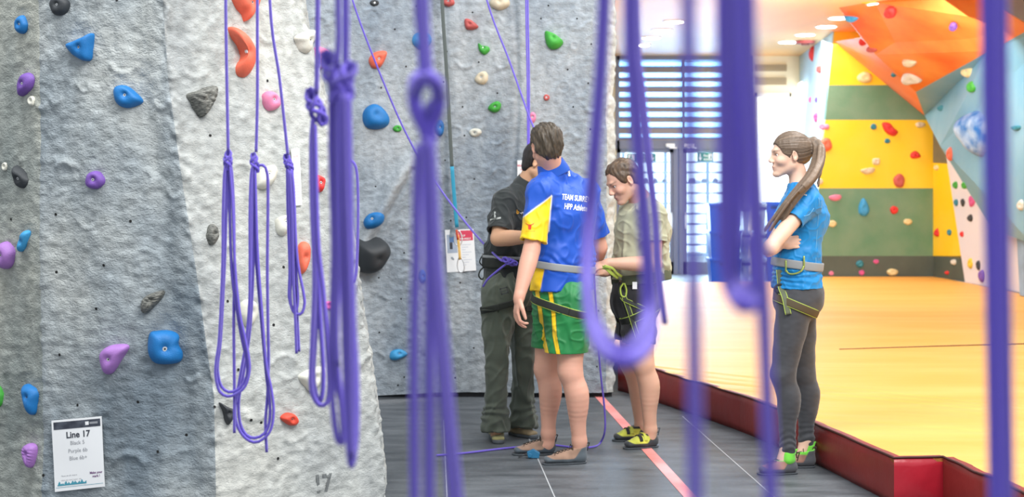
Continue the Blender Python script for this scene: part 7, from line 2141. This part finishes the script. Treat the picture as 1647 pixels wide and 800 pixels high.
    v, f2 = subdiv_tris(np.array([(-3, -.35, 0), (3, -.35, 0), (3, .35, 0), (-3, .35, 0)]), [(0, 1, 2, 3)], .5); artwork('sleeve_logo', project_view(v, 1289, 312, 3.0, bs, 7.3, -14), f2, WHITE, o)
    # leggings
    S = SDF((1.15, 7.0, .07), (1.75, 7.9, 1.05), .0045)
    S.ecap(pel + [0, 0, .02], pel - [0, 0, .05], sp, (.155, .116), (.160, .120), .04)
    S.ell(pel + nrm((1, .1, 0)) * .055 - [0, 0, .03], Rh, (.085, .13, .09), .04)
    leg_prims(S, hl, kl, al, al - [0, 0, .02], 1.0, back=bk, infl=.005); leg_prims(S, hr, kr, ar, ar - [0, 0, .02], 1.0, back=bk, infl=.004)
    S.cutplane((0, 0, .100), (0, 0, -1))
    LG = np.array(srgb((64, 66, 71)))
    ol, vfl = sdf_obj('leggings', S, CLOTH, root, lambda v, n: np.tile(LG, (len(v), 1)) * (1 + .05 * rf(v, 30, 2)[:, None]), lambda v, n: .0025 * np.sin(v[:, 2] * 150 + 3 * rf(v, 6, 3)) * np.exp(-((v[:, 2] - .16) / .06) ** 2) + .001 * rf(v, 9, 4)); bl = shell_bvh(vfl)
    # harness
    path, _ = wrap(bs, P(1283, 425, 7.42), (.13, 0, 1), (1, 0, 0), 90, .005); hb = band('harness_belt', path, (.13, 0, 1), HARG, root, .022, .005)
    for cx, cd in ((1281, 7.33), (1288, 7.52)):
        path, _ = wrap(bl, P(cx, 492, cd), (.42, 0, 1), (1, 0, 0), 70, .004, .16); 
        if len(path) > 10: band('leg_loop', path, (.42, 0, 1), mat('harness_brown', srgb((84, 72, 50)), .7), root, .019, .004, .0022, LBIND)
    pp = [on(1253, 434, bs, .008), on(1254, 445, bs, .008), on(1256, 462, bl, .010)]; pp = [a for a in pp if a is not None] + [on(1262, 478, bl, .012), on(1268, 506, bl, .010)]
    band('riser_strap', crom([a for a in pp if a is not None], .01), (1, 0, .2), HARO, root, .013, .003, .0022, LBIND)
    c0 = on(1254, 465, bl, .012)
    if c0 is not None: sweep('belay_loop', [crom([c0 + .024 * (np.array([1, 0, 0]) * math.cos(t) + np.array([0, -.2, 1]) * math.sin(t)) for t in np.linspace(0, 2 * math.pi, 15)], .005)], .006, HARB, hb, n=8)
    a, b = on(1264, 428, bs, .012), on(1293, 421, bs, .012)
    for k_ in (a, b):
        if k_ is not None: sweep('gear_loop_tab', [crom([k_ + [0, 0, .028], k_ + [0, -.004, 0], k_ + [0, 0, -.03]], .006)], .005, ALLOY, hb, n=8)
    if a is not None and b is not None: sweep('gear_loop', [crom([a - [0, 0, .02], a * .85 + b * .15 - [0, .01, .042], (a + b) / 2 - [0, .014, .05], b * .85 + a * .15 - [0, .01, .042], b - [0, 0, .02]], .006)], .0048, ALLOY, hb, n=8)
    LW = mat('lace_brown', srgb((70, 52, 46)), .8)
    LIME = srgb((120, 220, 70))
    shoe(root, hell, toel, al, upper=srgb((168, 122, 104)), rubber=srgb((84, 86, 92)), laces=LW, seed=40, collar=LIME)
    shoe(root, helr, toer, ar, upper=srgb((150, 110, 96)), rubber=srgb((80, 82, 88)), laces=LW, seed=41, collar=LIME)
    # lime pull-on tops above the shoes
    for a_, h_ in ((al, hell), (ar, helr)):
        S = SDF(a_ - .12, a_ + .10, .0035); c = a_ * [1, 1, 0]; S.cap(c + [0, 0, .080], c + [0, 0, .112], .041, .041, 0); S.cutplane(c + [0, 0, .118], (.18, 0, 1)); S.cap(c + bk * .03 + [0, 0, .115], c + bk * .055 + [0, 0, .128], .012, .004, .01)
        sdf_obj('shoe_cuff', S, CLOTH, root, LIME, lambda v, n: .002 * rf(v, 14, 3))
    return root


for b in (man_blue, man_black, man_khaki, woman): b()
